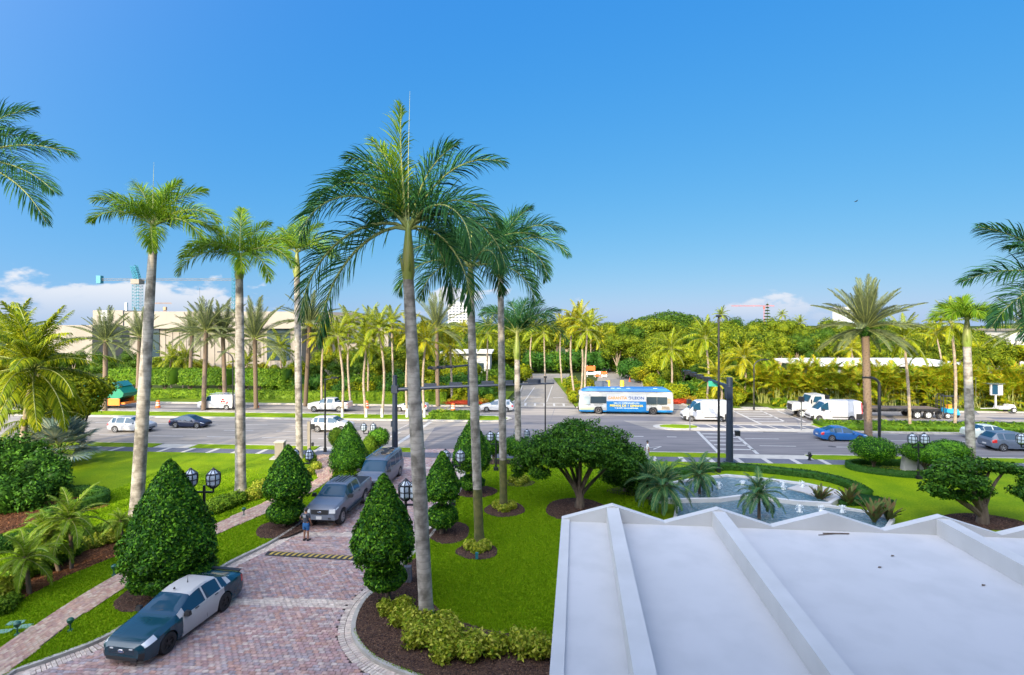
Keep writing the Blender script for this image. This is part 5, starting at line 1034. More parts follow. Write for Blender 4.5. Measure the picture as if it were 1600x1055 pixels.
def wheel(t, x, y, r, w, side, rim='alloy', spokes=5):
    key = (round(r, 2), round(w, 2), rim, spokes)
    if key not in _wm:
        m = MB(); m.lathe([(r*.60, -w/2), (r*.93, -w/2), (r, -w/2*.7), (r, w/2*.7), (r*.93, w/2), (r*.60, w/2)], 28, axis='y', cap=False); o = m.build('wheel', M['rubber'], None, 40); me = o.data; bpy.data.objects.remove(o)
        m = MB(); m.lathe([(r*.62, .0), (r*.63, w*.44), (r*.57, w*.46), (r*.55, w*.3), (r*.1, w*.26)], 24, axis='y', m=1); m.lathe([(r*.15, w*.2), (r*.15, w*.42), (r*.05, w*.45)], 12, axis='y')
        for k in range(spokes):
            a = 2*math.pi*k/spokes; T = Matrix.Rotation(a, 4, 'Y'); m.box(0, w*.36, r*.34, r*.15, w*.12, r*.5, 0, T)
        m.lathe([(r*.63, w*.40), (r*.64, w*.50), (r*.55, w*.50), (r*.55, w*.40)], 24, axis='y', cap=False)
        o = m.build('rim', [M[rim], M['black_plastic']], None, 40); me2 = o.data; bpy.data.objects.remove(o); _wm[key] = (me, me2)
    me, me2 = _wm[key]; o = link('wheel', me, t, (x, y, r)); g = link('rim', me2, o)
    if side < 0: g.rotation_euler = (0, 0, math.pi)
def vehicle(name, label, cat, pos, head, L, keys, wheels, wr, mats, wind=None, back=None, sides=(), parts=(), ww=.23, rim='alloy', rimn=5, hl=True, group=None, smooth=.05, hlz=None, tlz=None, arch=1.12, glass='car_glass', dx=.05):
    """keys: rows (t from the nose, bottom z, belt z, top z, half width, half width of the top). parts: (part name, t0, t1, segs, material)"""
    t = thing(name, label, cat, (pos[0], pos[1], pos[2] if len(pos) > 2 else .0), head, group); K = np.array(keys, float)
    ts = set(np.round(np.arange(0, L+1e-6, dx*2), 3)) | set(K[:, 0])
    for e in [wind, back] + list(sides) + [(p[1], p[2]) for p in parts]:
        if e: ts |= {e[0], e[1]}
    for w in wheels:
        for a in np.linspace(0, math.pi, 13): ts.add(round(w + wr*arch*math.cos(a), 4))
    ts = np.array(sorted(x for x in ts if 0 <= x <= L)); keep = [ts[0]]
    for x in ts[1:]:
        if x - keep[-1] > .006: keep.append(x)
    ts = np.array(keep)
    def smo(col):
        xs = np.linspace(-.3, L+.3, int((L+.6)/.01)); v = np.interp(xs, K[:, 0], K[:, col])
        if smooth: k = np.exp(-.5*(np.arange(-20, 21)*.01/smooth)**2); k /= k.sum(); v = np.convolve(np.pad(v, 20, mode='edge'), k, 'valid')
        return np.interp(ts, xs, v)
    zb, zs, zt_, W, wt = (smo(c) for c in range(1, 6)); rings = []
    for i, x in enumerate(ts):
        b = b0 = zb[i]
        for w in wheels:
            d = abs(x-w)/(wr*arch)
            if d < 1: b = max(b, wr + wr*arch*math.sqrt(1-d*d))
        b = min(b, zs[i]-.06); h = zs[i]-b; g = zt_[i]-zs[i]; w = W[i]; q = wt[i]
        half = [(0, b), (w*.94, b), (w*.995, max(b+.004, b0+(zs[i]-b0)*.3)), (w, max(b+.008, b0+(zs[i]-b0)*.62)), (w*.975, b+h*.93), (w*.945, zs[i]), (q + (w*.945-q)*.06 if g > .12 else q*1.02, zs[i]+g*.86), (q*.93, zs[i]+g*.965), (q*.5, zt_[i]-g*.004), (0, zt_[i])]
        ring = [(L/2-x, y, z) for y, z in half] + [(L/2-x, -y, z) for y, z in half[-2:0:-1]]; rings.append(ring)
    n = len(rings[0]); nh = 10
    groups = {}
    def put(key, quad): groups.setdefault(key, []).append(quad)
    for i in range(len(ts)-1):
        tm = (ts[i]+ts[i+1])/2
        for k in range(n):
            j = (k+1) % n; seg = k+1 if k < nh-1 else n-k; side = 0 if k < nh-1 else 1     # segs 1..9 from the sill up
            key = ('body', 0)
            for p in parts:
                if p[1] <= tm <= p[2] and seg in p[3]: key = (p[0], side if len(p) > 5 and p[5] else 0, p[4])
            if wind and wind[0] < tm < wind[1] and seg in (7, 8, 9) : key = ('windshield', 0)
            if back and back[0] < tm < back[1] and seg in (7, 8, 9): key = ('rear_window', 0)
            if seg == 6:
                for si, s in enumerate(sides):
                    if s[0] < tm < s[1] and not (len(s) > 2 and s[2] == side): key = ('side_window', si*2+side)
            put(key, (rings[i][k], rings[i][j], rings[i+1][j], rings[i+1][k]))
    for key, qs in groups.items():
        vm = {}; m = MB()
        for q in qs:
            idx = []
            for v in q:
                kk = tuple(round(c, 4) for c in v)
                if kk not in vm: vm[kk] = len(m.v); m.v.append(v)
                if vm[kk] not in idx: idx.append(vm[kk])
            if len(idx) > 2: m.f.append(tuple(idx[::-1])); m.m.append(0)
        if key[0] == 'body':
            for rg_, rev in ((rings[0], False), (rings[-1], True)):
                o = len(m.v); m.v += rg_; f = tuple(range(o, o+n)); m.f.append(f[::-1] if rev else f); m.m.append(0)
        mt = M[glass] if 'wind' in key[0] else (key[2] if len(key) > 2 else mats)
        m.build(key[0], mt, t, 38)
    wmax = float(W.max())
    for w in wheels:
        for s in (1, -1): wheel(t, L/2-w, s*(wmax-ww*.5-.01), wr, ww, s, rim, rimn)
    return t
def bx_part(t, name, m, *a, **k): return MB().box(*a, **k).build(name, m, t)
def mirror_pair(t, x, y, z, m, s=1.):
    for g in (1, -1): MB().box(x, g*(y+.1*s), z, .14*s, .2*s, .15*s, taper=.8).tube([(x, g*(y-.06), z-.05*s), (x, g*(y+.05*s), z-.03)], .03*s, 5).build('mirror', m, t, 50)
def oval(t, name, x, y, z, a, b, m, facing=1, th=.02):
    T = Matrix.Translation((x, y, z)) @ Matrix.Rotation(math.pi/2*facing, 4, 'Y') @ Matrix.Diagonal((b, a, 1, 1)); return MB().lathe([(1, 0), (1, th*.7), (.9, th)], 20, T=T).build(name, m, t, 40)
def text(body, size, m, parent, loc, rot, name='lettering', width=None, ext=.004, bold=0.):
    cu = bpy.data.curves.new(name, 'FONT'); cu.body = body; cu.size = size; cu.extrude = ext; cu.offset = bold; cu.align_x = 'CENTER'; cu.align_y = 'CENTER'; cu.resolution_u = 3
    o = bpy.data.objects.new('tmp', cu); C.objects.link(o); bpy.context.view_layer.update(); me = bpy.data.meshes.new_from_object(o.evaluated_get(bpy.context.evaluated_depsgraph_get())); bpy.data.objects.remove(o)
    me.materials.clear(); me.materials.append(m); me.name = name
    xs = [v.co.x for v in me.vertices]; w = max(xs)-min(xs) if xs else 1; s = (width/w if width else 1)
    o = link(name, me, parent, loc, rot); o.scale = (s, 1, 1); return o
sedan = [(0, .36, .60, .66, .60, .44), (.04, .28, .66, .74, .76, .58), (.12, .22, .71, .81, .87, .68), (.35, .2, .77, .885, .93, .73), (.8, .19, .84, .96, .96, .76), (1.3, .19, .91, 1.03, .97, .78), (1.55, .19, .94, 1.10, .97, .76), (2.25, .19, .94, 1.43, .965, .64), (2.6, .19, .96, 1.50, .965, .62), (3.1, .19, .98, 1.52, .965, .61), (3.6, .19, .99, 1.47, .96, .61), (4.35, .2, 1.03, 1.16, .955, .66), (4.6, .22, 1.03, 1.11, .95, .72), (5.0, .26, .98, 1.07, .9, .7), (5.1, .32, .90, .98, .84, .62), (5.15, .4, .8, .86, .78, .5)]
# black and white patrol style sedan
hd = math.atan2(-2.88, -.5); P0 = (-12.86, 20.62, .04)
car = vehicle('patrol_car', 'dark green and white patrol style sedan parked at the left kerb', 'car', P0, hd, 5.15, sedan, (.98, 3.84), .36, CP_['black'], wind=(1.42, 2.27), back=(3.66, 4.38), sides=((1.78, 2.78), (2.86, 3.62), (3.70, 3.98)),
 parts=(('roof', 1.42, 4.4, (7, 8, 9), CP_['white']), ('roof', 1.5, 4.2, (6,), CP_['white']), ('door', 1.62, 2.82, (2, 3, 4, 5), CP_['white'], 1), ('rear_door', 2.82, 3.78, (2, 3, 4, 5), CP_['white'], 1), ('headlight', .11, .52, (5, 6), M['lamp_clear'], 1), ('tail_light', 4.84, 5.1, (4, 5), M['lamp_red'], 1), ('bumper', 0, .10, (1, 2, 3), M['black_plastic']), ('sill', 1.6, 3.2, (1,), M['black_plastic'])), rim='black_plastic', rimn=5, ww=.245)
oval(car, 'emblem', 2.578, 0, .56, .13, .06, M['chrome']); text('Ford', .1, CP_['blue'], car, (2.605, 0, .56), (math.pi/2, 0, math.pi/2), 'emblem_lettering')
gr = MB().box(2.54, 0, .56, .07, 1.05, .24, taper=.92); 
for k in range(4): gr.box(2.576, 0, .48+.05*k, .012, 1.0, .018, 1)
gr.build('grille', [M['black_plastic'], M['navy_metal']], car)
bx_part(car, 'lower_intake', M['black_plastic'], 2.555, 0, .31, .06, 1.2, .12)
for g in (1, -1): bx_part(car, 'grille_light', M['lamp_clear'], 2.575, g*.38, .645, .03, .13, .035)
mirror_pair(car, 2.575-1.75, .93, 1.02, M['black_plastic'], 1.1)
for g in (1, -1):
    for x, nm in ((.60, 'door_handle'), (-.42, 'door_handle')): bx_part(car, nm, M['black_plastic'], x-.35, g*.945, .93, .17, .03, .03)
    for x in (2.575-1.62, 2.575-2.82, 2.575-3.78): MB().bar((x, g*.967, .3), (x-.02, g*.925, .98), .006).build('door_gap', M['black_plastic'], car)
MB().bar((2.575-1.46, -.5, 1.045), (2.575-1.62, .12, 1.13), .012).bar((2.575-1.46, .1, 1.06), (2.575-1.66, .68, 1.09), .012).build('wiper', M['black_plastic'], car)
MB().box(2.575-5.0, 0, 1.12, .2, 1.5, .03).box(2.575-5.0, .7, 1.09, .1, .04, .07).box(2.575-5.0, -.7, 1.09, .1, .04, .07).build('rear_spoiler', M['black_plastic'], car)
MB().tube([(-.35, 0, 1.51), (-.35, 0, 1.58), (-.36, 0, 1.75)], [.03, .012, .004], 6).build('antenna', M['black_plastic'], car); MB().lathe([(.045, 0), (.03, .05)], 10, (.2, -.1, 1.515)).build('antenna_stub', M['black_plastic'], car)
for g in (1, -1): MB().tube([(2.575-.45, g*.42, .835), (2.575-1.35, g*.6, 1.035)], .012, 5).build('bonnet_crease', CP_['black'], car)
# grey pickup
pk = [(0, .62, 1.05, 1.12, .82, .72), (.10, .52, 1.14, 1.22, .94, .80), (.4, .5, 1.20, 1.30, .99, .84), (1.2, .5, 1.27, 1.37, 1.0, .86), (1.5, .5, 1.30, 1.45, 1.0, .84), (2.15, .5, 1.33, 1.93, 1.0, .72), (2.5, .5, 1.33, 2.0, 1.0, .70), (3.6, .5, 1.33, 1.99, 1.0, .70), (3.86, .5, 1.34, 1.93, 1.0, .72), (3.96, .52, 1.36, 1.42, 1.0, .90), (4.05, .55, 1.38, 1.42, 1.0, .92), (5.7, .58, 1.38, 1.42, 1.0, .92), (5.85, .6, 1.38, 1.42, .98, .9), (5.9, .7, 1.3, 1.35, .95, .85)]
hp = math.atan2(-3.6, -.3)
pu = vehicle('pickup_truck', 'lifted grey crew cab pickup on big tyres facing the viewer', 'pickup truck', (-10.72, 33.2, .04), hp, 5.9, pk, (.95, 4.65), .45, CP_['grey'], wind=(1.42, 2.2), back=(3.84, 3.95), sides=((1.75, 2.75), (2.85, 3.7)), parts=(('bed_cover', 4.0, 5.8, (8, 9), M['black_plastic']), ('headlight', 0.06, .42, (5,), M['lamp_clear'], 1), ('tail_light', 5.68, 5.88, (4, 5), M['lamp_red'], 1), ('sunroof', 2.5, 3.7, (9,), M['black_plastic'])), rim='alloy', rimn=8, ww=.34, arch=1.2, smooth=.035)
MB().box(2.93, 0, 1.0, .08, 1.0, .26).build('grille', M['black_plastic'], pu); MB().box(2.96, 0, .70, .16, 1.9, .22, taper=.95).build('bumper', CP_['grey'], pu); oval(pu, 'emblem', 2.965, 0, 1.0, .12, .055, M['chrome']); text('Ford', .09, CP_['blue'], pu, (2.99, 0, 1.0), (math.pi/2, 0, math.pi/2), 'emblem_lettering')
MB().box(3.05, 0, .71, .02, .32, .17).build('number_plate', M['white_wall'], pu); mirror_pair(pu, 2.95-1.75, 1.0, 1.42, M['black_plastic'], 1.3)
for k in range(5): bx_part(pu, 'roof_rib', CP_['grey'], -.2, -.44+.22*k, 2.005, 1.5, .05, .03)
for g in (1, -1):
    bx_part(pu, 'headlight', M['lamp_clear'], 2.9, g*.74, 1.05, .12, .34, .22); bx_part(pu, 'fog_light', M['black_plastic'], 3.045, g*.62, .68, .02, .16, .09)
    MB().box(2.95-2.8, g*1.02, .52, 2.4, .18, .07).build('running_board', M['black_plastic'], pu)
    for x in (1.6, 2.8, 3.84): MB().bar((2.95-x, g*1.003, .58), (2.95-x, g*.965, 1.34), .006).build('door_gap', M['black_plastic'], pu)
    for x in (2.5, 3.55): bx_part(pu, 'door_handle', M['black_plastic'], 2.95-x, g*.985, 1.2, .18, .04, .04)
vn = [(0, .4, .85, .92, .78, .6), (.12, .3, .95, 1.04, .93, .72), (.8, .28, 1.12, 1.22, 1.0, .8), (1.0, .28, 1.16, 1.32, 1.0, .82), (1.75, .28, 1.2, 1.9, 1.0, .84), (2.1, .28, 1.2, 2.0, 1.0, .84), (5.3, .3, 1.2, 2.02, 1.0, .84), (5.5, .34, 1.18, 1.94, .98, .8), (5.6, .45, 1.1, 1.8, .95, .74)]
va = vehicle('passenger_van', 'blue grey passenger van with loaded roof behind the grey pickup', 'van', (-9.75, 39.4, .03), hp, 5.6, vn, (.95, 4.5), .38, CP_['greyvan'], wind=(.98, 1.8), back=(5.42, 5.6), sides=((1.5, 2.3), (2.4, 3.5), (3.6, 4.5), (4.6, 5.3)), parts=(('headlight', .06, .5, (5,), M['lamp_clear'], 1),))
MB().box(2.77, 0, .68, .07, 1.1, .25).build('grille', M['black_plastic'], va); mirror_pair(va, 1.45, 1.0, 1.3, M['black_plastic'], 1.2)
for g in (-1, 1): MB().bar((1.2, g*.7, 2.08), (-2.5, g*.7, 2.08), .03).build('roof_rail', M['chrome'], va)
for k in range(3): MB().box(-.6-.6*k, .3-.15*k, 2.09, .5, .8, .1, rz=.3*k).build('roof_panel', M['black_plastic'], va)
o = MB(); rg = random.Random(3)
for k in range(14): a = rg.uniform(-2.2, .6); b = rg.uniform(-.5, .5); o.bar((a, b, 2.12), (a+rg.uniform(-.5, .5), b+rg.uniform(-.4, .4), 2.16), .03)
tag(o.build('roof_load', M['bark_pale'], None, None), 'tangle of pale sticks lying on the roof of the passenger van', 'sticks'); bpy.data.objects['roof_load'].location = va.location; bpy.data.objects['roof_load'].rotation_euler = va.rotation_euler
# cars on the avenue
RA = -.075
def onroad(px, c): 
    # point on road line c seen in column px
    k = (px-800)/F; y = c/(1+.0752*k); return (k*y, y, 0)
def scl(keys, sx_, sz, sw=1.): return [(a*sx_, b, c*sz, d*sz, e*sw, f*sw) for a, b, c, d, e, f in keys]
suv = [(0, .42, .72, .8, .72, .52), (.1, .3, .82, .92, .86, .66), (.7, .26, .95, 1.06, .92, .74), (1.15, .26, 1.0, 1.16, .925, .74), (1.85, .26, 1.03, 1.57, .925, .66), (2.3, .26, 1.04, 1.67, .925, .64), (3.9, .27, 1.07, 1.64, .92, .62), (4.1, .28, 1.07, 1.58, .915, .62), (4.45, .32, 1.04, 1.16, .90, .62), (4.55, .4, .95, 1.05, .86, .58), (4.6, .5, .8, .9, .8, .5)]
small = [(0, .34, .52, .60, .66, .48), (.10, .24, .60, .70, .80, .62), (.6, .19, .74, .84, .9, .7), (1.15, .19, .83, .96, .905, .72), (1.9, .19, .87, 1.34, .905, .62), (2.3, .19, .9, 1.43, .905, .6), (3.1, .19, .92, 1.42, .905, .6), (4.0, .2, .97, 1.10, .89, .64), (4.45, .24, .95, 1.04, .85, .66), (4.58, .34, .85, .92, .78, .56), (4.62, .4, .75, .8, .72, .5)]
lights = (('headlight', .05, .5, (5,), M['lamp_clear'], 1), ('tail_light', 4.3, 4.56, (4, 5), M['lamp_red'], 1))
def road_car(kind, label, cat, px, c, face, col, shape, L, sides, wind, back, wh, wr=.33, name='parked_car', parts=lights, rim='alloy', **k):
    p = onroad(px, c); h = RA if face > 0 else RA+math.pi; t = vehicle(name, label, cat, p, h, L, shape, wh, wr, CP_[col], wind=wind, back=back, sides=sides, parts=parts, rim=rim, **k)
    mirror_pair(t, L/2-wind[0]-.35, shape[3][4]-.02, shape[4][2]+.03, CP_[col], .9)
    MB().box(L/2-.03, 0, .5, .06, .9, .16).build('grille', M['black_plastic'], t); MB().box(-L/2-.005, 0, .62, .02, .45, .12).build('number_plate', M['white_wall'], t)
    for g in (1, -1): 
        for s in sides[:2]: MB().bar((L/2-s[1]-.02, g*(shape[3][4]+.002), .3), (L/2-s[1]-.04, g*(shape[3][4]-.03), .95), .006).build('door_gap', M['black_plastic'], t); bx_part(t, 'door_handle', M['black_plastic'], L/2-s[1]+.14, g*(shape[3][4]-.02), .9, .16, .04, .03)
    return t
road_car('suv', 'silver crossover driving right behind the leaning left palm', 'car', 207, 55.4, 1, 'silver', suv, 4.6, ((1.45, 2.5), (2.6, 3.5), (3.6, 4.05)), (1.2, 1.95), (4.05, 4.45), (.92, 3.6), .36, 'crossover_car')
road_car('cab', 'dark navy convertible with blue soft top driving right', 'car', 298, 58.3, 1, 'navy', scl(small, .93, .96), 4.3, ((1.5, 2.35), (2.4, 2.9)), (1.1, 1.78), (3.0, 3.7), (.82, 3.4), .33, 'convertible_car', parts=(('headlight', .05, .45, (5,), M['lamp_clear'], 1), ('tail_light', 4.0, 4.26, (4, 5), M['lamp_red'], 1), ('soft_top', 1.8, 3.6, (6, 7, 8, 9), paintm('soft_top_blue', (.02, .07, .13), .5))))
road_car('suv', 'white crossover with shadow streaks on its doors, left of the signal mast', 'car', 519, 57.2, 1, 'white', suv, 4.6, ((1.45, 2.5), (2.6, 3.5), (3.6, 4.05)), (1.2, 1.95), (4.05, 4.45), (.92, 3.6), .36, 'crossover_car')
road_car('sedan', 'bright blue sedan driving right past the date palm', 'car', 1313, 56.6, 1, 'blue', small, 4.62, ((1.5, 2.45), (2.55, 3.3), (3.35, 3.7)), (1.15, 1.95), (3.25, 4.0), (.88, 3.55), .33, 'sedan_car')
road_car('sedan', 'pale greenish sedan half hidden by the slate minivan', 'car', 1545, 58.6, 1, 'cream', small, 4.62, ((1.5, 2.45), (2.55, 3.3), (3.35, 3.7)), (1.15, 1.95), (3.25, 4.0), (.88, 3.55), .33, 'sedan_car')
road_car('mpv', 'slate blue minivan with red tail lights at the right edge', 'car', 1582, 53.4, 1, 'dgrey', scl(suv, 1.09, 1.04, 1.02), 5.0, ((1.55, 2.7), (2.8, 3.8), (3.9, 4.4)), (1.3, 2.1), (4.42, 4.85), (1.0, 4.0), .36, 'minivan', parts=(('headlight', .05, .5, (5,), M['lamp_clear'], 1), ('tail_light', 4.55, 4.95, (4, 5), M['lamp_red'], 1)))
road_car('sedan', 'white sedan behind the thin median palms, heading left', 'car', 643, 71.5, -1, 'white', small, 4.62, ((1.5, 2.45), (2.55, 3.3), (3.35, 3.7)), (1.15, 1.95), (3.25, 4.0), (.88, 3.55), .33, 'sedan_car')
road_car('hatch', 'white hatchback before the red flower bed, heading left', 'car', 777, 72.1, -1, 'white', scl(suv, 1., .93), 4.6, ((1.45, 2.5), (2.6, 3.5), (3.6, 4.05)), (1.2, 1.95), (4.05, 4.45), (.92, 3.6), .34, 'hatchback_car')
wp = [(a*.95, b-.1, c*.93, d*.93, e*.98, f*.98) for a, b, c, d, e, f in pk]
t = road_car('pickup', 'white crew cab pickup heading left on the far lanes', 'pickup truck', 516, 70.3, -1, 'white', wp, 5.6, ((1.66, 2.6), (2.7, 3.5)), (1.35, 2.09), (3.65, 3.75), (.92, 4.4), .4, 'pickup_truck', parts=(('headlight', .06, .4, (5,), M['lamp_clear'], 1), ('tail_light', 5.3, 5.56, (4, 5), M['lamp_red'], 1), ('load_bed', 3.9, 5.4, (8, 9), M['black_plastic'])), smooth=.035)
wv = [(0, .4, .9, .97, .8, .66), (.1, .3, 1.0, 1.08, .93, .76), (.8, .28, 1.15, 1.25, .97, .84), (1.0, .28, 1.2, 1.35, .98, .86), (1.6, .28, 1.22, 1.95, .98, .84), (1.9, .28, 1.22, 2.04, .98, .84), (5.2, .3, 1.22, 2.06, .98, .84), (5.35, .34, 1.2, 2.0, .96, .82), (5.4, .45, 1.1, 1.9, .95, .8)]
t = road_car('van', 'white work van with ladder rack and red emblem, heading left', 'van', 343, 71.0, -1, 'white', wv, 5.4, ((1.4, 2.1), ), (.98, 1.65), (5.28, 5.4), (.95, 4.3), .37, 'work_van')
MB().bar((1.0, .6, 2.16), (-2.5, .6, 2.16), .025).bar((1., -.6, 2.16), (-2.5, -.6, 2.16), .025).bar((.8, -.7, 2.16), (.8, .7, 2.16), .025).bar((-1, -.7, 2.16), (-1, .7, 2.16), .025).bar((-2.4, -.7, 2.16), (-2.4, .7, 2.16), .025).build('ladder_rack', M['chrome'], t)
em = MB(); 
for k in range(3): a = k*2.094+1.57; em.box(-1.1+.2*math.cos(a), .985, 1.28+.2*math.sin(a), .26, .012, .22)
em.build('emblem', M['lamp_red'], t); MB().box(-1.15, .987, .95, 1.0, .008, .08).build('lettering_strip', M['lamp_red'], t)
# high roof cargo vans
hv = [(0, .4, .8, .88, .80, .62), (.1, .3, .92, 1.02, .95, .74), (.55, .28, 1.12, 1.25, 1.0, .84), (.8, .28, 1.2, 1.42, 1.01, .86), (1.55, .28, 1.35, 2.25, 1.02, .84), (1.9, .28, 1.4, 2.46, 1.02, .86), (2.3, .28, 1.4, 2.54, 1.02, .87), (5.6, .3, 1.4, 2.54, 1.02, .87), (5.85, .32, 1.4, 2.48, 1.01, .86), (5.95, .42, 1.3, 2.4, 1.0, .84)]
def cargo(label, px, c, L=5.95, ks=1.):
    keys = [(a*ks, *r) for a, *r in hv]
    t = vehicle('cargo_van', label, 'van', onroad(px, c), RA+math.pi, L*ks, keys, (.95, 4.7*ks), .36, CP_['vanw'], wind=(.82, 1.6), sides=((1.15, 2.05),), parts=(('bumper', 0, .35, (1, 2, 3), M['black_plastic']), ('headlight', .1, .55, (5,), M['lamp_clear'], 1), ('wheel_arch_trim', 5.2*ks, L*ks, (1, 2, 3), M['black_plastic']), ('tail_light', 5.8*ks, L*ks, (4, 5, 6), M['lamp_red'], 1)), rim='alloy', ww=.22)
    h = L*ks/2; mirror_pair(t, h-1.35, 1.02, 1.45, M['black_plastic'], 1.4)
    for g in (1, -1):
        MB().box(h-3.6, g*1.02, .55, 2.3, .03, .09).build('side_trim', M['black_plastic'], t)
        for x in (2.15, 3.5, 4.9*ks): MB().bar((h-x, g*1.022, .45), (h-x, g*.96, 2.1), .006).build('door_gap', M['black_plastic'], t)
        MB().box(h-2.25, g*1.02, 1.2, .1, .03, .14).build('door_handle', M['black_plastic'], t)
    MB().box(h-.03, 0, .62, .08, 1.2, .2).build('grille', M['black_plastic'], t); return t
cargo('white high roof cargo van entering the crossing behind the bus', 1101, 66.9, ks=.93)
cargo('white high roof cargo van waiting in front of the flatbed truck', 1301, 68.2)
# city bus
p = onroad(976, 71.9); bus = thing('city_bus', 'blue and white city bus with orange and blue advertisement, heading left', 'bus', p, RA+math.pi); BL = 12.2
bk = [(0, .35, 1.05, 2.75, 1.12, .95), (.12, .3, 1.05, 2.95, 1.25, 1.1), (.4, .3, 1.05, 3.0, 1.28, 1.2), (11.9, .3, 1.05, 3.0, 1.28, 1.2), (12.1, .35, 1.05, 2.95, 1.25, 1.12), (12.2, .4, 1.05, 2.8, 1.2, 1.0)]
bpy.data.objects.remove(bus)
wh_ = paintm('bus_white', (.36, .36, .33), .4); bb = paintm('bus_blue', (.008, .17, .42), .4); bd = paintm('bus_deep_blue', (.008, .13, .40), .4); ye = paintm('bus_lime', (.45, .6, .3), .4)
bus = vehicle('city_bus', 'blue and white city bus with orange and blue advertisement, heading left', 'bus', p, RA+math.pi, BL, bk, (2.55, 9.6), .5, wh_, parts=(('skirt', 0, 12.2, (1, 2), bb),), ww=.3, rim='cream_wall', rimn=0, smooth=.04, arch=1.12)
h = BL/2; g = 1
def sidep(name, x0, x1, z0, z1, m, off=.0, s=-1, parent=None):
    y = s*(1.283+off); q = MB(); q.box(h-(x0+x1)/2, y, (z0+z1)/2, x1-x0, .02+off*.5, z1-z0); return q.build(name, m, parent or bus)
# nearer side of the bus is its left side (+y)
for s in (1, -1):
    sidep('side_window', .55, 1.45, 1.25, 2.32, M['curtain'], 0, s); sidep('side_window', 1.5, 3.55, 1.45, 2.32, M['window_glass'], 0, s)
    for a in (8.75, 10.1): sidep('side_window', a, a+1.3, 1.35, 2.32, M['window_glass'], 0, s)
    sidep('side_window', 3.6, 8.7, 1.5, 2.3, M['window_glass'], -.005, s) if s < 0 else None
    sidep('advertisement', 3.6, 8.7, 1.72, 2.6, paintm('ad_white', (.5, .5, .49), .5), .012, s); sidep('advertisement', 3.6, 8.7, .42, 1.71, bb, .012, s)
    sidep('lime_band', .15, 1.95, .62, .85, ye, .002, s); sidep('vent_grille', 10.7, 11.7, .72, 1.1, M['bark_pale'], .004, s); sidep('vent_grille', 11.45, 11.85, 1.5, 2.15, M['bark_pale'], .004, s)
    sidep('cheat_line', 10.2, 12.0, .42, .6, bb, .003, s)
om = paintm('ad_orange', (.72, .27, .02), .5); dm = paintm('ad_navy', (.03, .08, .22), .5); ym = paintm('ad_yellow', (.85, .65, .08), .5)
Rt = (math.pi/2, 0, math.pi)
text('GARANT\u00cdA', .52, om, bus, (h-4.98, 1.307, 2.14), Rt, 'advert_lettering', 2.5, .006, .012); text('LEON', .52, dm, bus, (h-7.68, 1.307, 2.14), Rt, 'advert_lettering', 1.5, .006, .012)
q = MB(); 
for k in range(14): a = .4+k*.36; q.box(h-6.62+.17*math.cos(a)*(1-.03*k), 1.31, 2.14+.2*math.sin(a)*(1-.03*k), .09, .012, .07)
q.build('advert_emblem', dm, bus)
text('VEA UN ESPECIALISTA EN', .22, M['foam'], bus, (h-6.15, 1.307, 1.48), Rt, 'advert_lettering', 3.3, .006, .006); text('MENOS DE 1 SEMANA', .4, ym, bus, (h-6.15, 1.307, 1.14), Rt, 'advert_lettering', 4.3, .006, .012); text('Y SI NO, RECOMPENSA', .2, M['foam'], bus, (h-6.15, 1.307, .82), Rt, 'advert_lettering', 3.1, .006, .006)
vs = []
for x, w, z in ((.35, 1.1, 2.98), (1.2, 1.15, 3.35), (11.3, 1.15, 3.4), (11.95, 1.1, 3.0)): vs += [(h-x, -w-.12, min(z, 3.0)), (h-x, -w+.05, z), (h-x, w-.05, z), (h-x, w+.12, min(z, 3.0))]
fs = []
for i in range(3):
    for k in range(3): fs.append((4*i+k, 4*i+k+4, 4*i+k+5, 4*i+k+1))
MB().add(vs, fs + [(0, 1, 2, 3), (15, 14, 13, 12)]).build('roof_fairing', bd, bus, 30)
MB().box(h-.02, 0, 1.85, .05, 2.1, 1.3).build('windshield', M['window_glass'], bus); MB().box(h+.0, 0, .55, .12, 2.3, .3).build('bumper', M['black_plastic'], bus); MB().box(h-.0, 0, 2.72, .05, 1.6, .24).build('destination_sign', M['black_plastic'], bus)
MB().box(-h, 0, 1.9, .04, 1.8, .9).build('rear_window', M['window_glass'], bus); MB().box(-h-.02, 0, .6, .14, 2.3, .4).build('bumper', M['black_plastic'], bus)
text('28', .16, dm, bus, (h-1.4, 1.3, 2.5), Rt, 'fleet_number')
for x in (4.4, 5.2, 6.4, 9.9): MB().box(h-x, 1.0, 3.4, .5, .1, .04).build('roof_marking', M['foam'], bus)
MB().tube([(h-.1, 1.3, 2.5), (h+.25, 1.42, 2.35), (h+.25, 1.42, 2.0)], .04, 6).build('mirror', M['black_plastic'], bus)
# yellow barrels and grey cabinet standing beyond the bus
for i, (px, lab) in enumerate(((950, 'yellow roadwork barrel beside the grey cabinet beyond the bus'), (972, 'yellow roadwork barrel standing alone beyond the bus roof'))):
    q = G(px, 613, 0); MB_ = MB(); MB_.lathe([(.42, 0), (.42, .1), (.38, .12), (.36, .8), (.33, .84), (.33, 1.5), (.25, 1.6)], 14, (0, 0, 0)); o = MB_.build('traffic_barrel', CP_['yellow'], None, 40, q); tag(o, lab, 'barrel', 'yellow barrels beyond the bus'); o.scale = (1.1, 1.1, 1.3)
q = G(939, 613, 0); tag(MB().box(0, 0, .9, 2.4, 1.0, 1.8, taper=.94).box(0, 0, 1.86, 2.2, .9, .14).build('utility_cabinet', CP_['dgrey'], None, None, q), 'dark grey cabinet standing beyond the front of the bus', 'cabinet')
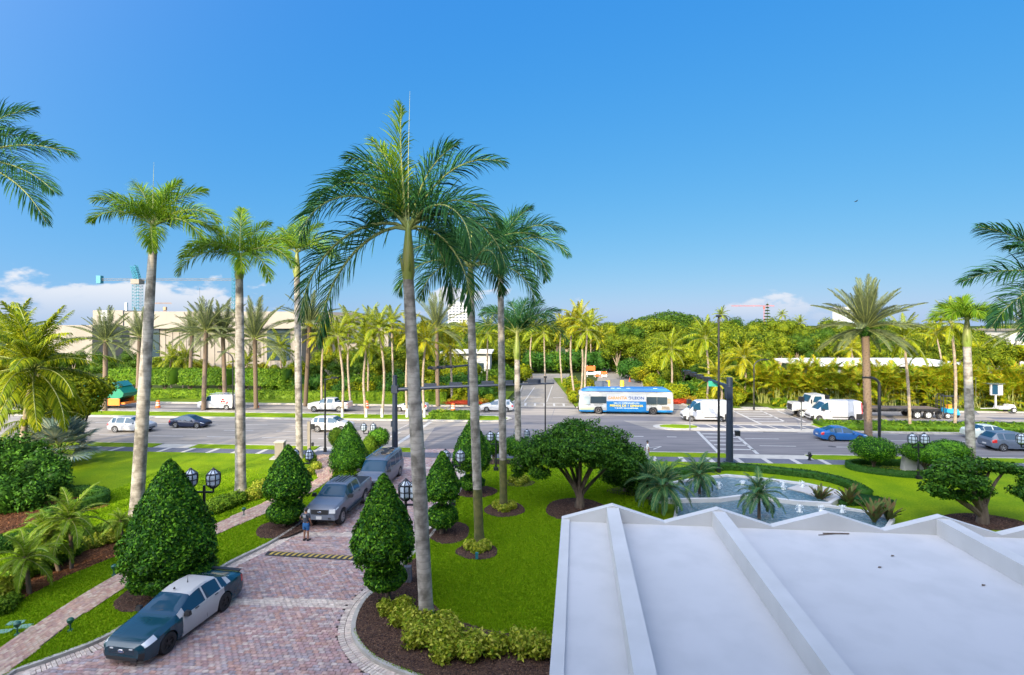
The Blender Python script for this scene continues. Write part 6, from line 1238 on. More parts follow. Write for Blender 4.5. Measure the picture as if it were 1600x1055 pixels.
# flatbed truck
p = onroad(1262, 71.0); tr = thing('flatbed_truck', 'white truck cab with long dark flatbed trailer, heading left', 'truck', p, RA+math.pi)
m = MB(); m.box(1.25, 0, 1.35, 1.9, 1.7, 1.0, taper=.95).box(2.15, 0, 1.2, .16, 1.6, .9); m.build('bonnet', CP_['white'], tr)
m = MB(); m.add([(.35, -1.15, .9), (-1.6, -1.15, .9), (-1.6, 1.15, .9), (.35, 1.15, .9), (.35, -1.12, 1.9), (-.1, -1.05, 2.85), (-1.55, -1.05, 2.9), (-1.6, -1.15, 1.9), (.35, 1.12, 1.9), (-.1, 1.05, 2.85), (-1.55, 1.05, 2.9), (-1.6, 1.15, 1.9)], [(0, 1, 7, 4), (4, 7, 6, 5), (3, 8, 11, 2), (8, 9, 10, 11), (5, 6, 10, 9), (4, 5, 9, 8), (0, 4, 8, 3), (1, 2, 11, 7), (7, 11, 10, 6)]); m.build('cab', CP_['white'], tr)
MB().add([(.36, -.95, 1.98), (.36, .95, 1.98), (-.04, .9, 2.75), (-.04, -.9, 2.75)], [(0, 1, 2, 3)]).build('windshield', M['car_glass'], tr).location = (.02, 0, .01)
for s in (1, -1): MB().add([(-.1, s*1.145, 1.95), (-1.2, s*1.145, 1.95), (-1.2, s*1.08, 2.7), (-.35, s*1.08, 2.7)], [(0, 1, 2, 3)]).build('side_window', M['car_glass'], tr)
MB().box(2.24, 0, 1.25, .05, 1.3, .75).build('grille', M['black_plastic'], tr); MB().box(2.3, 0, .62, .2, 2.3, .35).build('bumper', M['chrome'], tr); MB().box(-2.1, 0, 2.0, .1, 2.2, 1.6).build('headache_rack', M['black_plastic'], tr)
m = MB(); m.box(-4.2, 0, .85, 8.5, .9, .3).box(-9.6, 0, 1.18, 11.5, 2.45, .22).box(-9.6, 0, .95, 11, .8, .3)
for k in range(22): m.box(-4.2-.5*k, 0, 1.08, .16, 2.5, .3)
m.build('trailer_bed', M['black_plastic'], tr); 
q = MB(); q.box(-9.6, 0, 1.302, 11.4, 2.3, .02); q.build('deck_planks', M['bark'], tr)
for s in (1, -1):
    for x in (1.2, -3.1, -4.3, -12.6, -13.9): wheel(tr, x, s*1.02, .5, .35, s, 'foam', 6)
    wheel(tr, -15.4, s*.8, .38, .25, s, 'cream_wall', 5); MB().box(1.2, s*1.0, 1.1, 1.3, .3, .14).build('fender', CP_['white'], tr); bx_part(tr, 'headlight', M['lamp_clear'], 2.2, s*.75, 1.1, .08, .22, .22)
    MB().bar((.2, s*1.2, 2.0), (.2, s*1.45, 2.0), .03).box(.2, s*1.45, 2.1, .08, .2, .5).build('mirror', M['black_plastic'], tr)
q = onroad(1472, 71.0); fk = thing('piggyback_forklift', 'blue three wheeled forklift hung on the end of the flatbed', 'forklift', q, RA)
MB().box(.9, 0, .95, 1.5, 1.2, .55, taper=.85).build('body', CP_['machine'], fk, None); MB().box(1.5, 0, .7, .7, .9, .5, taper=.8).build('counterweight', CP_['machine'], fk)
m = MB(); 
for s in (-.55, .55): m.bar((-.2, s, .5), (-.2, s, 3.0), .06).bar((-.45, s*.8, .5), (-.45, s*.8, 2.8), .05)
for z in (.8, 1.5, 2.2, 3.0): m.bar((-.2, -.55, z), (-.2, .55, z), .05)
m.build('mast', M['black_plastic'], fk); MB().box(.9, 0, 2.75, 1.7, 1.1, .06).bar((.3, .5, 1.2), (.2, .5, 2.75), .035).bar((1.6, .5, 1.2), (1.6, .5, 2.75), .035).bar((.3, -.5, 1.2), (.2, -.5, 2.75), .035).bar((1.6, -.5, 1.2), (1.6, -.5, 2.75), .035).build('overhead_guard', M['black_plastic'], fk)
MB().box(.8, 0, 1.45, .4, .5, .5).build('seat', om, fk)
for s in (1, -1): wheel(fk, .1, s*.75, .4, .25, s, 'foam', 5)
wheel(fk, 1.75, 0, .3, .2, 1, 'foam', 5)
# refuse truck
p = onroad(168, 71.2); gt = thing('refuse_truck', 'green refuse truck with orange tailgate guard behind the yellow tree', 'truck', p, RA+math.pi)
prof = [(5.2, 1.1), (5.2, 2.9), (-1.2, 3.35), (-2.6, 3.1), (-3.5, 2.2), (-3.3, 1.7), (-2.0, 1.1)]
m = MB(); n = len(prof); vs = [(x, s, z) for s in (-1.25, 1.25) for x, z in prof]; m.add(vs, [tuple(range(n)), tuple(range(2*n-1, n-1, -1))] + [(i, i+n, (i+1) % n+n, (i+1) % n) for i in range(n)]); m.build('body', CP_['green'], gt)
MB().box(2, 0, .85, 9.5, 1.0, .4).build('chassis', M['black_plastic'], gt); MB().box(6.2, 0, 1.9, 1.6, 2.3, 2.2, taper=.92).build('cab', CP_['green'], gt); MB().box(7.0, 0, 2.3, .06, 1.9, .9).build('windshield', M['car_glass'], gt)
MB().box(-2.0, 1.28, .95, 1.9, .1, .95).box(-2.0, -1.28, .95, 1.9, .1, .95).box(-2.9, 0, .75, 1.4, 2.2, .25).build('rear_guard', CP_['orange'], gt); MB().add([(-1.3, -1.2, 3.4), (-2.8, -1.2, 3.1), (-2.8, 1.2, 3.1), (-1.3, 1.2, 3.4), (-2.0, -1.2, 3.75), (-2.0, 1.2, 3.75)], [(0, 3, 5, 4), (4, 5, 2, 1), (0, 4, 1), (3, 2, 5), (0, 1, 2, 3)]).build('hopper_hood', paintm('teal_hood', (.02, .2, .2), .4), gt)
for s in (1, -1):
    for x in (-.3, 1.0, 6.0): wheel(gt, x, s*1.05, .52, .35, s, 'foam', 6)
    MB().bar((-.8, s*1.3, 1.5), (-1.6, s*1.3, 2.6), .05).build('hydraulic_arm', M['chrome'], gt)
# sign trailer
p = G(1568, 644, LV); tl = thing('message_trailer', 'white trailer with raised solar panel beside the areca screen', 'trailer', p, RA)
MB().box(0, 0, .62, 1.9, 1.1, .35, taper=.9).build('chassis', CP_['white'], tl); MB().box(.7, 0, .8, .9, 1.2, .5, taper=.7).build('battery_box', CP_['white'], tl); MB().box(-1.0, 0, 1.9, .16, .16, 2.6).build('mast', CP_['white'], tl); MB().box(-.9, 0, 3.0, 1.5, .2, 1.5).build('panel_frame', CP_['white'], tl); MB().box(-1.15, -.12, 3.0, .7, .04, 1.3).build('solar_panel', M['car_glass'], tl); MB().box(-1.3, 0, 3.8, 2.3, 1., .06).build('top_panel', M['chrome'], tl); MB().bar((-1, 0, .5), (-2.9, 0, .45), .05).build('drawbar', CP_['white'], tl)
for s in (1, -1): wheel(tl, .75, s*.65, .36, .2, s, 'foam', 5)
# ---------------------------------------------------------------- street furniture
def lantern_mesh():
    g = MB(); g.lathe([(.16, .12), (.27, .22), (.29, .55), (.27, .66), (.1, .85)], 8)
    fr = MB(); fr.lathe([(.08, 0), (.17, .06), (.17, .12)], 8); fr.lathe([(.29, .66), (.3, .69), (.27, .71)], 8); fr.lathe([(.1, .84), (.1, .87), (.03, .95)], 8)
    for k in range(8):
        a = 2*math.pi*k/8; c, s = math.cos(a), math.sin(a); fr.tube([(.17*c, .17*s, .1), (.285*c, .285*s, .22), (.305*c, .305*s, .55), (.29*c, .29*s, .67), (.09*c, .09*s, .85)], .022, 4)
    fr.lathe([(.30, .40), (.31, .42), (.30, .44)], 8)
    a = g.build('lantern_glass', M['lantern_glass']); b = fr.build('lantern', M['black_metal']); r = (a.data, b.data); bpy.data.objects.remove(a); bpy.data.objects.remove(b); return r
LG, LF = lantern_mesh()
def lamp(px, base_py, zarm, label, offs, s=1., rz=0., y=None):
    b = G(px, base_py, LV) if y is None else (XP(px, y), y, LV); t = thing('lantern_post', label, 'street lamp', b, rz, 'black twin lantern posts'); m = MB(); m.box(0, 0, .12, .38, .38, .24).tube([(0, 0, .2), (0, 0, zarm+.3*s)], [.075, .06], 8); m.build('post', M['black_metal'], t, 50)
    m = MB(); a, c = min(offs), max(offs); m.box((a+c)/2, 0, zarm, c-a, .07, .08); 
    for o in offs: m.box(o, 0, zarm+.09, .06, .06, .2)
    m.build('arm', M['black_metal'], t)
    for o in offs: f = link('lantern', LF, t, (o, 0, zarm+.16), None, s); link('lantern_glass', LG, f)
    return t
bL = G(318, 905, LV)
lamp(319, 905, ZH(769, bL[1])-LV, 'twin lantern post behind the largest topiary', (-.62, .42), 1.0)
lamp(471, 796, ZH(722, G(471, 796)[1])-LV, 'lantern post between the left topiary and the lit brick walk', (-.4, .5), .85)
lamp(634, 905, ZH(786, G(634, 905)[1])-LV, 'lantern post right of the tall topiary, partly behind the big trunk', (.0, .42), 1.1)
lamp(707, 790, ZH(726, G(707, 790)[1])-LV, 'twin lantern post between the two right hand topiaries', (-.45, .5), 1.0)
lamp(775, 735, ZH(692, G(775, 735)[1])-LV, 'lantern post behind the second palm, over the round shrubs', (-.45, .25), .95)
lamp(815, 722, ZH(686, G(815, 722)[1])-LV, 'twin lantern post straddling the fourth palm trunk', (-.4, .45), .85)
lamp(1435, 748, ZH(697, G(1435, 748)[1])-LV, 'twin lantern post above the flat clipped shrub on the right', (-.45, .45), 1.)
lamp(1603, 748, ZH(697, G(1603, 748)[1])-LV, 'twin lantern post at the right edge beside the slate minivan', (-.35, .45), 1.)
lamp(576, 716, ZH(676, G(576, 716)[1])-LV, 'twin lantern post above the yellow green round shrub', (-.42, .4), .85)
b = G(617, 707, LV); t = thing('signal_mast', 'thick black signal mast with long arm reaching right behind the palms', 'traffic signal', b, 0)
m = MB(); m.tube([(0, 0, 0), (0, 0, 7.0)], [.28, .2], 14).tube([(0, 0, 0), (0, 0, .1)], .42, 12).box(0, 0, 5.75, .55, .6, .7); m.build('pole', M['navy_metal'], t, 40)
Yb = b[1]; z0 = ZH(611, Yb); z1 = ZH(601, Yb); e = XP(866, Yb)-b[0]
m = MB(); m.tube([(0, 0, z0), (e*.35, .1, z0+.25), (e, 0, z1)], [.17, .14, .07], 10); m.build('mast_arm', M['navy_metal'], t, 40)
for i, px in enumerate((672, 712, 762, 792, 835)):
    x = XP(px, Yb)-b[0]; z = z0+(z1-z0)*x/e + .12; g = MB(); g.box(x, .12, z+.12, 1.15, .12, .38)
    h_ = g.build('signal_backplate', M['navy_metal'], t)
    g = MB(); g.box(x, .22, z+.12, 1.0, .2, .3); 
    for k in (-.33, 0, .33): g.lathe([(.13, .25), (.13, .42)], 10, (x+k, .05, z+.12), axis='y')
    g.build('signal_head', M['black_metal'], h_)
MB().box(-.25, 0, 2.6, .2, .3, .5).build('control_box', M['navy_metal'], t)
b = G(1140, 722, LV); t = thing('signal_mast', 'thick black signal mast with arm reaching over the crossing, green sign', 'traffic signal', b, 0)
m = MB(); m.tube([(0, 0, 0), (0, 0, 7.15)], [.30, .25], 14).tube([(0, 0, -.0), (0, 0, .08)], .5, 12); m.build('pole', M['navy_metal'], t, 40)
ex, ey = 18.1-b[0], 55.5-b[1]; za, zb_ = 6.35, 6.75; m = MB(); m.tube([(0, 0, za), (ex*.5, ey*.5, (za+zb_)/2), (ex*1.05, ey*1.05, zb_)], [.15, .12, .07], 10).tube([(0, 0, za-.5), (ex*.12, ey*.12, za-.1)], .08, 8); m.build('mast_arm', M['navy_metal'], t, 40)
MB().box(-.12, -.1, 5.9, .5, .5, 1.0).build('signal_head', M['navy_metal'], t)
for s in (.45, .62, .78, .93): 
    q = MB(); q.box(ex*s, ey*s, za+(zb_-za)*s-.02, .42, .9, .42); q.build('signal_head', M['black_metal'], t)
q = MB(); q.box(ex*.33, ey*.33-.2, za-.1, .9, .04, .5, rz=-.35); sg = q.build('street_sign', mat('sign_green', (.0, .25, .17), .5), t)
MB().box(.62, -.1, 2.45, .35, .35, .42).build('pedestrian_signal', M['black_metal'], t)
def lightpole(px, base_py, top_py, label, arm=None, r=.1, mt='black_metal', z=LV, curve=0., Y=None):
    b = G(px, base_py, z) if Y is None else (XP(px, Y), Y, z); H_ = ZH(top_py, b[1])-z; t = thing('street_light', label, 'street light', b); m = MB()
    if curve: pts = [(0, 0, 0), (0, 0, H_-abs(curve)*.8)] + [(curve*(1-math.cos(a)), 0, H_-abs(curve)*.8+abs(curve)*.8*math.sin(a)) for a in np.linspace(.2, 1.57, 6)] ; m.tube(pts, [r]*2+[r*.9]*6, 8); hx = curve
    else: m.tube([(0, 0, 0), (0, 0, H_)], [r, r*.7], 8); hx = 0
    m.tube([(0, 0, 0), (0, 0, .35)], r*1.6, 8); m.build('pole', M[mt], t, 40)
    q = MB(); 
    if arm: q.tube([(0, 0, H_-.1), (arm*.5, 0, H_), (arm, 0, H_+.1)], r*.5, 6).box(arm, 0, H_+.1, .6, .3, .14)
    elif curve: q.box(curve*1.25, 0, H_, .7, .3, .14)
    else: q.box(0, 0, H_+.05, .3, .45, .16)
    q.build('lamp_head', M[mt], t); return t
lightpole(508, 706, 592, 'slim black street light left of the cone topiary', arm=.9)
lightpole(852, 690, 590, 'slim dark street light rising behind the spreading tree', r=.08)
lightpole(1123, 738, 495, 'very tall thin black light pole beside the right signal mast', r=.11)
lightpole(1374, 708, 590, 'black street light with curved top in front of the blue car', curve=-.9, r=.13)
lightpole(364, 640, 550, 'dark curved street light before the beige building', curve=-1.4, r=.09)
lightpole(1178, 640, 562, 'dark curved street light near the steps right of the mast', curve=1.3, r=.09)
lightpole(1491, 640, 570, 'slim dark street light by the areca palm screen', r=.08)
b = G(733, 634, LV); t = thing('signal_mast', 'far signal mast with arm slanting left behind the third palm', 'traffic signal', b); MB().tube([(0, 0, 0), (0, 0, ZH(560, b[1]))], [.25, .2], 10).build('pole', M['navy_metal'], t, 40)
q = MB(); zA, zB = ZH(572, b[1]), ZH(577, b[1]-9); q.tube([(0, 0, zA), (-2.0, -4.5, zA+.1), (-4.5, -9, zB)], [.14, .12, .08], 8); q.build('mast_arm', M['navy_metal'], t, 40)
for s in (.5, .7, .9): MB().box(-4.5*s, -9*s, zA+(zB-zA)*s, 1.1, .3, .4).build('signal_head', M['black_metal'], t)
b = G(483, 716, LV); t = thing('pedestrian_signal', 'pale square pedestrian signal post by the brick walk', 'signal post', b); MB().box(0, 0, 1.6, .24, .24, 3.2).build('post', M['cream_wall'], t); MB().box(.3, 0, 2.75, .3, .3, .45).box(.3, 0, 1.2, .16, .2, .3).build('signal_head', M['black_metal'], t)
b = G(438, 716, LV); t = thing('stone_pillar', 'cream stone pillar with cap standing on the left lawn edge', 'pillar', b, .1); MB().box(0, 0, .7, .72, .72, 1.4).build('shaft', M['cream_wall'], t); MB().box(0, 0, 1.45, .84, .84, .12).build('cap', M['concrete'], t); MB().box(-.1, 0, .04, 1.3, 1.1, .1).build('footing', M['concrete'], t)
b = G(1078, 672, .06); t = thing('pedestrian_signal', 'thin pale post with small black signal before the white van', 'signal post', b); MB().tube([(0, 0, 0), (0, 0, 3.2)], .06, 8).build('post', M['chrome'], t); MB().box(-.1, 0, 3.15, .45, .3, .5).build('signal_head', M['black_metal'], t)
b = G(1252, 672, LV); t = thing('pedestrian_signal', 'pale post with black box at the left end of the right median', 'signal post', b); MB().tube([(0, 0, 0), (0, 0, 3.6)], .07, 8).build('post', M['chrome'], t); MB().box(0, 0, 3.4, .5, .35, .55).build('signal_head', M['black_metal'], t)
b = G(1265, 719, LV); t = thing('fire_hydrant', 'dark fire hydrant on the right grass verge', 'hydrant', b); MB().lathe([(.16, 0), (.16, .06), (.1, .08), (.1, .5), (.14, .52), (.12, .62), (.04, .72)], 12).build('body', M['black_metal'], t, 40); MB().tube([(-.22, 0, .42), (.22, 0, .42)], .06, 8).tube([(0, -.22, .38), (0, 0, .38)], .07, 8).build('outlet', M['black_metal'], t, 40)
b = G(1440, 739, LV); t = thing('sign_wall', 'low white wall with sloping top inside the ring hedge', 'wall', b, -.07); MB().add([(-1.5, -.25, 0), (1.9, -.25, 0), (1.9, .25, 0), (-1.5, .25, 0), (-1.3, -.2, 1.75), (1.9, -.2, 1.1), (1.9, .2, 1.1), (-1.3, .2, 1.75)], [(0, 1, 5, 4), (1, 2, 6, 5), (2, 3, 7, 6), (3, 0, 4, 7), (4, 5, 6, 7)]).build('panel', M['white_wall'], t)
# stop sign seen from behind
b = G(1524, 648, LV); t = thing('road_sign', 'grey back of a diamond road sign right of the right hand palm', 'sign', b); MB().tube([(0, 0, 0), (0, 0, 2.6)], .035, 6).build('post', M['chrome'], t); MB().box(0, 0, 0, .8, .03, .8).build('panel', M['chrome'], t); kids(t)[-1].location = (0, -.06, 2.3); [c for c in kids(t) if c.name.startswith('panel')][0].rotation_euler = (0, math.pi/4, 0)
# roadwork barrels and barriers
M['cone_orange'] = mat('safety_orange', (.75, .13, .02), .5); M['cone_white'] = mat('reflective_white', (.75, .75, .75), .4)
def barrel(px, py, label):
    b = G(px, py, 0.0); t = thing('traffic_barrel', label, 'barrel', b, 0, 'orange roadwork barrels on the far kerb'); MB().lathe([(.34, 0), (.34, .1), (.29, .11), (.27, .3), (.27, .5), (.25, .52), (.24, .75), (.22, .78), (.21, 1.0), (.1, 1.05)], 14).build('drum', M['cone_orange'], t, 40)
    for z in (.34, .62): MB().lathe([(.275-.03*(z > .5), z), (.272-.03*(z > .5), z+.12)], 14).build('reflective_band', M['cone_white'], t, 40)
for a in ((247, 637, 'orange barrel right of the leaning left palm trunk'), (401, 637, 'orange barrel right of the middle left palm trunk'), (573, 638, 'orange barrel behind the second median coconut palm'), (708, 642, 'orange barrel left of the second royal palm trunk')): barrel(*a)
for i, (px, py, w, lab) in enumerate(((923, 589, 3.2, 'orange and white barrier at the head of the right side street'), (934, 590, 2.0, 'white barricade beside the orange one in the side street'), (944, 590, 2.0, 'low orange barricade right of the white one'))):
    b = G(px, py, 0); t = thing('road_barrier', lab, 'barrier', b, 0, 'barriers closing the side street'); z = 2.6 if i == 0 else 1.4
    MB().bar((-w*.25, 0, 0), (-w*.25, 0, z), .06).bar((w*.25, 0, 0), (w*.25, 0, z), .06).build('frame', M['cone_white'], t); MB().box(0, -.08, z*.75, w*.62, .06, z*.4).build('board', M['cone_orange' if i != 1 else 'cone_white'], t); MB().box(0, -.09, z*.3, w*.62, .06, z*.22).build('board', M['cone_white' if i != 1 else 'cone_orange'], t)
for i, (px, py) in enumerate(((973, 581), (981, 583), (989, 585), (984, 596))): 
    b = G(px, py, 0); tag(MB().lathe([(.35, 0), (.35, .05), (.2, .06), (.05, .9)], 10).build('traffic_cone', M['cone_orange'], None, 40, b), '%s orange cone along the curve of the right side street' % ORD[i], 'cone', 'orange cones on the side street')
for i, (px, py, lab) in enumerate(((965, 690, 'round dark manhole cover in the near lanes left of the crosswalk'), (1300, 698, 'round dark manhole cover in the near lanes before the blue sedan'), (560, 684, 'round dark manhole cover in the left near lanes'))):
    b = G(px, py, 0); tag(MB().lathe([(.36, .004), (.36, .012), (.3, .014)], 20).build('manhole_cover', M['dark_asphalt'], None, None, b), lab, 'manhole cover')
mb = MB()
for x, c, w, l in ((-20, 55, 1.4, 3.2), (5, 53.2, 1.2, 2.6), (40, 55.5, 1.6, 4.), (-2, 59, 1.0, 5), (60, 70.5, 1.3, 5), (-40, 60.5, 1.3, 4)): mb.add([(*RD(x, c), .008), (*RD(x+l, c), .008), (*RD(x+l, c+w), .008), (*RD(x, c+w), .008)], [(0, 1, 2, 3)])
mb.strip([RD(-8, 63.4), RD(10, 63.2), RD(40, 60.1)], .06, .006, .009); mb.strip([RD(-60, 61.7), RD(-9, 61.6)], .06, .006, .009); mb.strip([RD(2, 50), RD(4, 60), RD(6, 75)], .05, .006, .009)
struct(mb.build('road_repair_patch', M['slab']))
for g_, c_ in ((-.9, 0), (.9, 0)):
    pass
# speed bump
z = .042; a_, b_ = Vector(G(418, 866, 0)), Vector(G(556, 874, 0)); dv = (b_-a_); L = dv.length; ang_b = math.atan2(dv.y, dv.x); t = thing('speed_bump', 'black speed bump with yellow stripes across the brick drive', 'speed bump', (a_.x, a_.y, z), ang_b)
m = MB(); pr = [(-.27, 0), (-.16, .045), (0, .06), (.16, .045), (.27, 0)]; m.add([(x, y, zz_) for x in (0, L) for y, zz_ in pr], [(i, i+5, i+6, i+1) for i in range(4)] + [(0, 1, 2, 3, 4), (9, 8, 7, 6, 5)]); m.build('rubber_hump', M['black_plastic'], t); yl = mat('bump_yellow', (.5, .36, .08), .6); q = MB()
q.add([(-.07, -.2, .04), (.07, -.2, .04), (.13, 0, .064), (.19, .2, .04), (.05, .2, .04), (-.01, 0, .064)], [(0, 1, 2, 5), (5, 2, 3, 4)]); o0 = q.build('yellow_stripe', yl, t)
for i in range(15):
    o = o0 if i == 0 else o0.copy()
    if i: C.objects.link(o)
    o.location = (.25 + i*(L-.5)/14, 0, 0)
# path lights, ground boxes
for i, (px, py, lab) in enumerate(((27, 992, 'green path light beside the ground covers at the left'), (110, 986, 'green path light on the grass between brick walk and drive'), (178, 899, 'green path light left of the brick walk near the mulch'), (381, 806, 'small dark path light beside the brick walk behind the lantern'))):
    b = G(px, py, LV); t = thing('path_light', lab, 'garden light', b, 0, 'green garden path lights'); mg = mat('light_green_metal', (.015, .1, .07), .5) if i == 0 else mg
    MB().tube([(0, 0, 0), (0, 0, .32)], .025, 6).lathe([(.1, 0), (.08, .05)], 10).build('stem', mg, t); MB().lathe([(.05, .28), (.11, .36), (.12, .44), (.06, .5)], 12).build('head', mg, t, 40)
for i, (px, py) in enumerate(((25, 974), (36, 980), (4, 988))):
    p = G(px, py, LV); tag(MB().box(0, 0, 0, .55, .28, .04, rz=.2).build('utility_cover', mat('cover_green', (.16, .3, .24), .5), None, None, (p[0], p[1], LV+.02)), 'flat pale green utility cover in the grass, %s of three' % ('farthest', 'middle one', 'leftmost')[i], 'utility cover', 'green utility covers')
b = G(745, 874, LV+.02); t = thing('spot_light', 'small teal garden spotlight in the mulch ring under the second palm', 'garden light', b); MB().box(0, 0, .18, .14, .12, .3).tube([(0, 0, 0), (0, 0, .1)], .03, 6).build('head', mat('teal_metal', (.02, .16, .2), .5), t)
b = G(637, 909, LV); tag(MB().box(0, 0, .35, .35, .3, .7, taper=.9).build('utility_pedestal', M['slab'], None, None, b), 'grey green utility pedestal at the foot of the lantern post by the big trunk', 'utility box')
# ---------------------------------------------------------------- buildings
t = thing('beige_building', 'long low beige building with flat parapet and panelled walls', 'building', (0, 0, 0)); Yb = 112.0
def XW(px, Y=Yb): return XP(px, Y)
zr, zl = ZH(487, Yb), ZH(512, Yb)
MB().box((XW(200)+XW(470))/2, Yb+15, zl/2+.2, XW(470)-XW(200), 29, zl).build('wall', M['cream_wall'], t)
MB().prism([(XW(198), Yb-.7), (XW(474), Yb-.7), (XW(560, 122), 122), (XW(585, 150), 150), (XW(198), 150)], zl-.2, zr, bottom=True).build('parapet', mat('parapet_cream', (.26, .232, .195), .7, noise=.2, col2=(.23, .205, .17)), t)
pm = MB(); pm.box(0, 0, 0, .14, .12, zl-1.2); first = None
for px in range(256, 470, 11):
    if first is None: first = pm.build('panel_rib', M['cream_wall'], t); o = first
    else: o = first.copy(); C.objects.link(o)
    o.location = (XW(px), Yb+.44, zl/2)
for a, b_ in ((232, 247), (416, 452)): MB().box((XW(a)+XW(b_))/2, Yb+.45, 8, XW(b_)-XW(a), .3, 7.5).build('window', M['window_glass'], t)
t.children
MB().box((XW(470)+XW(560))/2+2, 134, zl/2, XW(560)-XW(470)+4, 24, zl).build('wing', M['cream_wall'], t)
for i in range(5): MB().box(XW(478+16*i), 121.9, 9.5, 1.6, .2, 4).build('window', M['window_glass'], t)
t = thing('rooftop_block', 'pale rooftop block with white centre panel left of the beige building', 'building', (0, 0, 0)); Y2 = 140; x0, x1 = XP(145, Y2), XP(192, Y2); z1 = ZH(485, Y2)
MB().box((x0+x1)/2, Y2+4, z1/2, x1-x0, 8, z1).build('wall', M['cream_wall'], t); MB().box(XP(163, Y2), Y2-.1, z1-2.2, 1.9, .2, 4.4).build('panel', M['white_wall'], t)
for k in range(3): MB().box(XP(159+4*k, Y2), Y2-.25, z1-3.2, .5, .1, .7).build('window', M['window_glass'], t)
MB().box(XP(189, Y2), Y2+2, z1+1, .5, .5, 2.2).build('vent_stack', M['chrome'], t); MB().box(XP(160, Y2), Y2-6, ZH(512, 130)/2+.6, 12, 10, ZH(512, 130)).build('lower_roof', M['cream_wall'], t)
t = thing('low_white_house', 'low white building with flat roof behind the second and third palms', 'building', (0, 0, 0)); Y3 = 100; x0, x1 = XP(693, Y3), XP(765, Y3); z1 = ZH(552, Y3)
MB().box((x0+x1)/2, Y3+5, z1/2, x1-x0, 10, z1).build('wall', M['white_wall'], t); MB().box((x0+x1)/2, Y3+4.5, z1+.15, x1-x0+1, 11.5, .3).build('roof', M['white_wall'], t)
for k in range(3): MB().box(x0+1.6+2.6*k, Y3-.03, z1-2.6, 1.6, .1, 1.5).build('window', M['window_glass'], t)
t = thing('white_tower_block', 'distant white apartment tower with rows of balconies behind the palms', 'building', (0, 0, 0)); Y4 = 620; x0, x1 = XP(700, Y4), XP(735, Y4); z1 = ZH(475, Y4)
MB().box((x0+x1)/2, Y4+8, z1/2, x1-x0, 16, z1).box((x0+x1)/2, Y4+8, z1+1.2, 9, 9, 2.4).build('wall', M['white_wall'], t); wmsh = MB(); wmsh.box(0, 0, 0, 2.6, .4, 1.9); f0 = None
for r_ in range(10):
    for c_ in range(6):
        if f0 is None: f0 = wmsh.build('window', M['slab'], t); o = f0
        else: o = f0.copy(); C.objects.link(o)
        o.location = (x0+2.6+c_*4.1, Y4-.15, z1-2.5-r_*3.3)
t = thing('long_roof_house', 'long low house with white overhanging roof above the areca screen', 'house', (0, 0, 0)); Y5 = 96; x0, x1 = XP(1276, Y5), XP(1496, Y5); zr = ZH(563, Y5); zw = ZH(571, Y5)
MB().box((x0+x1)/2, Y5+7, zw/2, x1-x0-3, 12, zw).build('wall', M['cream_wall'], t)
MB().add([(x0-2, Y5-1.2, zw-.1), (x1+2, Y5-1.2, zw-.1), (x1+2, Y5+15, zw-.1), (x0-2, Y5+15, zw-.1), (x0-2, Y5-1.2, zw+.25), (x1+2, Y5-1.2, zw+.25), (x1-1, Y5+7, zr), (x0+1, Y5+7, zr), (x1+2, Y5+15, zw+.25), (x0-2, Y5+15, zw+.25)], [(0, 1, 5, 4), (4, 5, 6, 7), (7, 6, 8, 9), (1, 2, 8, 6, 5), (0, 4, 7, 9, 3), (3, 9, 8, 2), (3, 2, 1, 0)]).build('roof', M['white_wall'], t)
for px in (1292, 1312, 1372, 1390, 1428, 1450, 1470): MB().box(XP(px, Y5), Y5+.96, zw-1.3, 1.4, .12, 1.5).build('window', M['window_glass' if px % 4 else 'curtain'], t)
t = thing('apartment_house', 'pale three storey apartment house with white framed windows at the right', 'building', (0, 0, 0)); Y6 = 125; x0 = XP(1579, Y6); z1 = ZH(517, Y6)
MB().box(x0+12, Y6+8, z1/2, 24, 16, z1).build('wall', mat('apartment_wall', (.5, .49, .45), .8), t); MB().box(x0+12, Y6+7.8, z1+.2, 25, 17.5, .45).build('roof', M['cream_wall'], t)
for r_ in range(3):
    MB().box(x0+12, Y6-.1, z1-3.05-3.3*r_, 24.2, .3, .5).build('band', M['white_wall'], t)
    for c_ in range(6): w_ = MB().box(x0+1.9+c_*3.4, Y6-.06, z1-1.6-3.3*r_, 2.2, .14, 1.5).build('window', M['curtain' if r_ % 2 == 0 else 'window_glass'], t); MB().box(x0+1.9+c_*3.4, Y6-.16, z1-1.6-3.3*r_, .1, .08, 1.5).box(x0+1.4+c_*3.4, Y6-.16, z1-1.6-3.3*r_, .06, .08, 1.5).box(x0+2.5+c_*3.4, Y6-.16, z1-1.6-3.3*r_, .06, .08, 1.5).build('window_bar', M['white_wall'], w_)
t = thing('tiled_roof_house', 'house with orange tiled roof left of the apartment house', 'house', (0, 0, 0)); Y7 = 150; x0, x1 = XP(1532, Y7), XP(1582, Y7); z1 = ZH(528, Y7)
MB().box((x0+x1)/2, Y7+6, z1/2, x1-x0, 11, z1).build('wall', mat('ochre_wall', (.5, .36, .27), .8), t); MB().add([(x0-1, Y7-.6, z1), (x1+1, Y7-.6, z1), (x1+1, Y7+13, z1), (x0-1, Y7+13, z1), (x0+2, Y7+6, z1+2.1), (x1-2, Y7+6, z1+2.1)], [(0, 1, 5, 4), (1, 2, 5), (2, 3, 4, 5), (3, 0, 4)]).build('roof', M['red_tile'], t)
for k in range(3): MB().box(x0+1.6+3*k, Y7+.42, z1-1.4, 1.4, .12, 1.2).build('window', M['window_glass'], t)
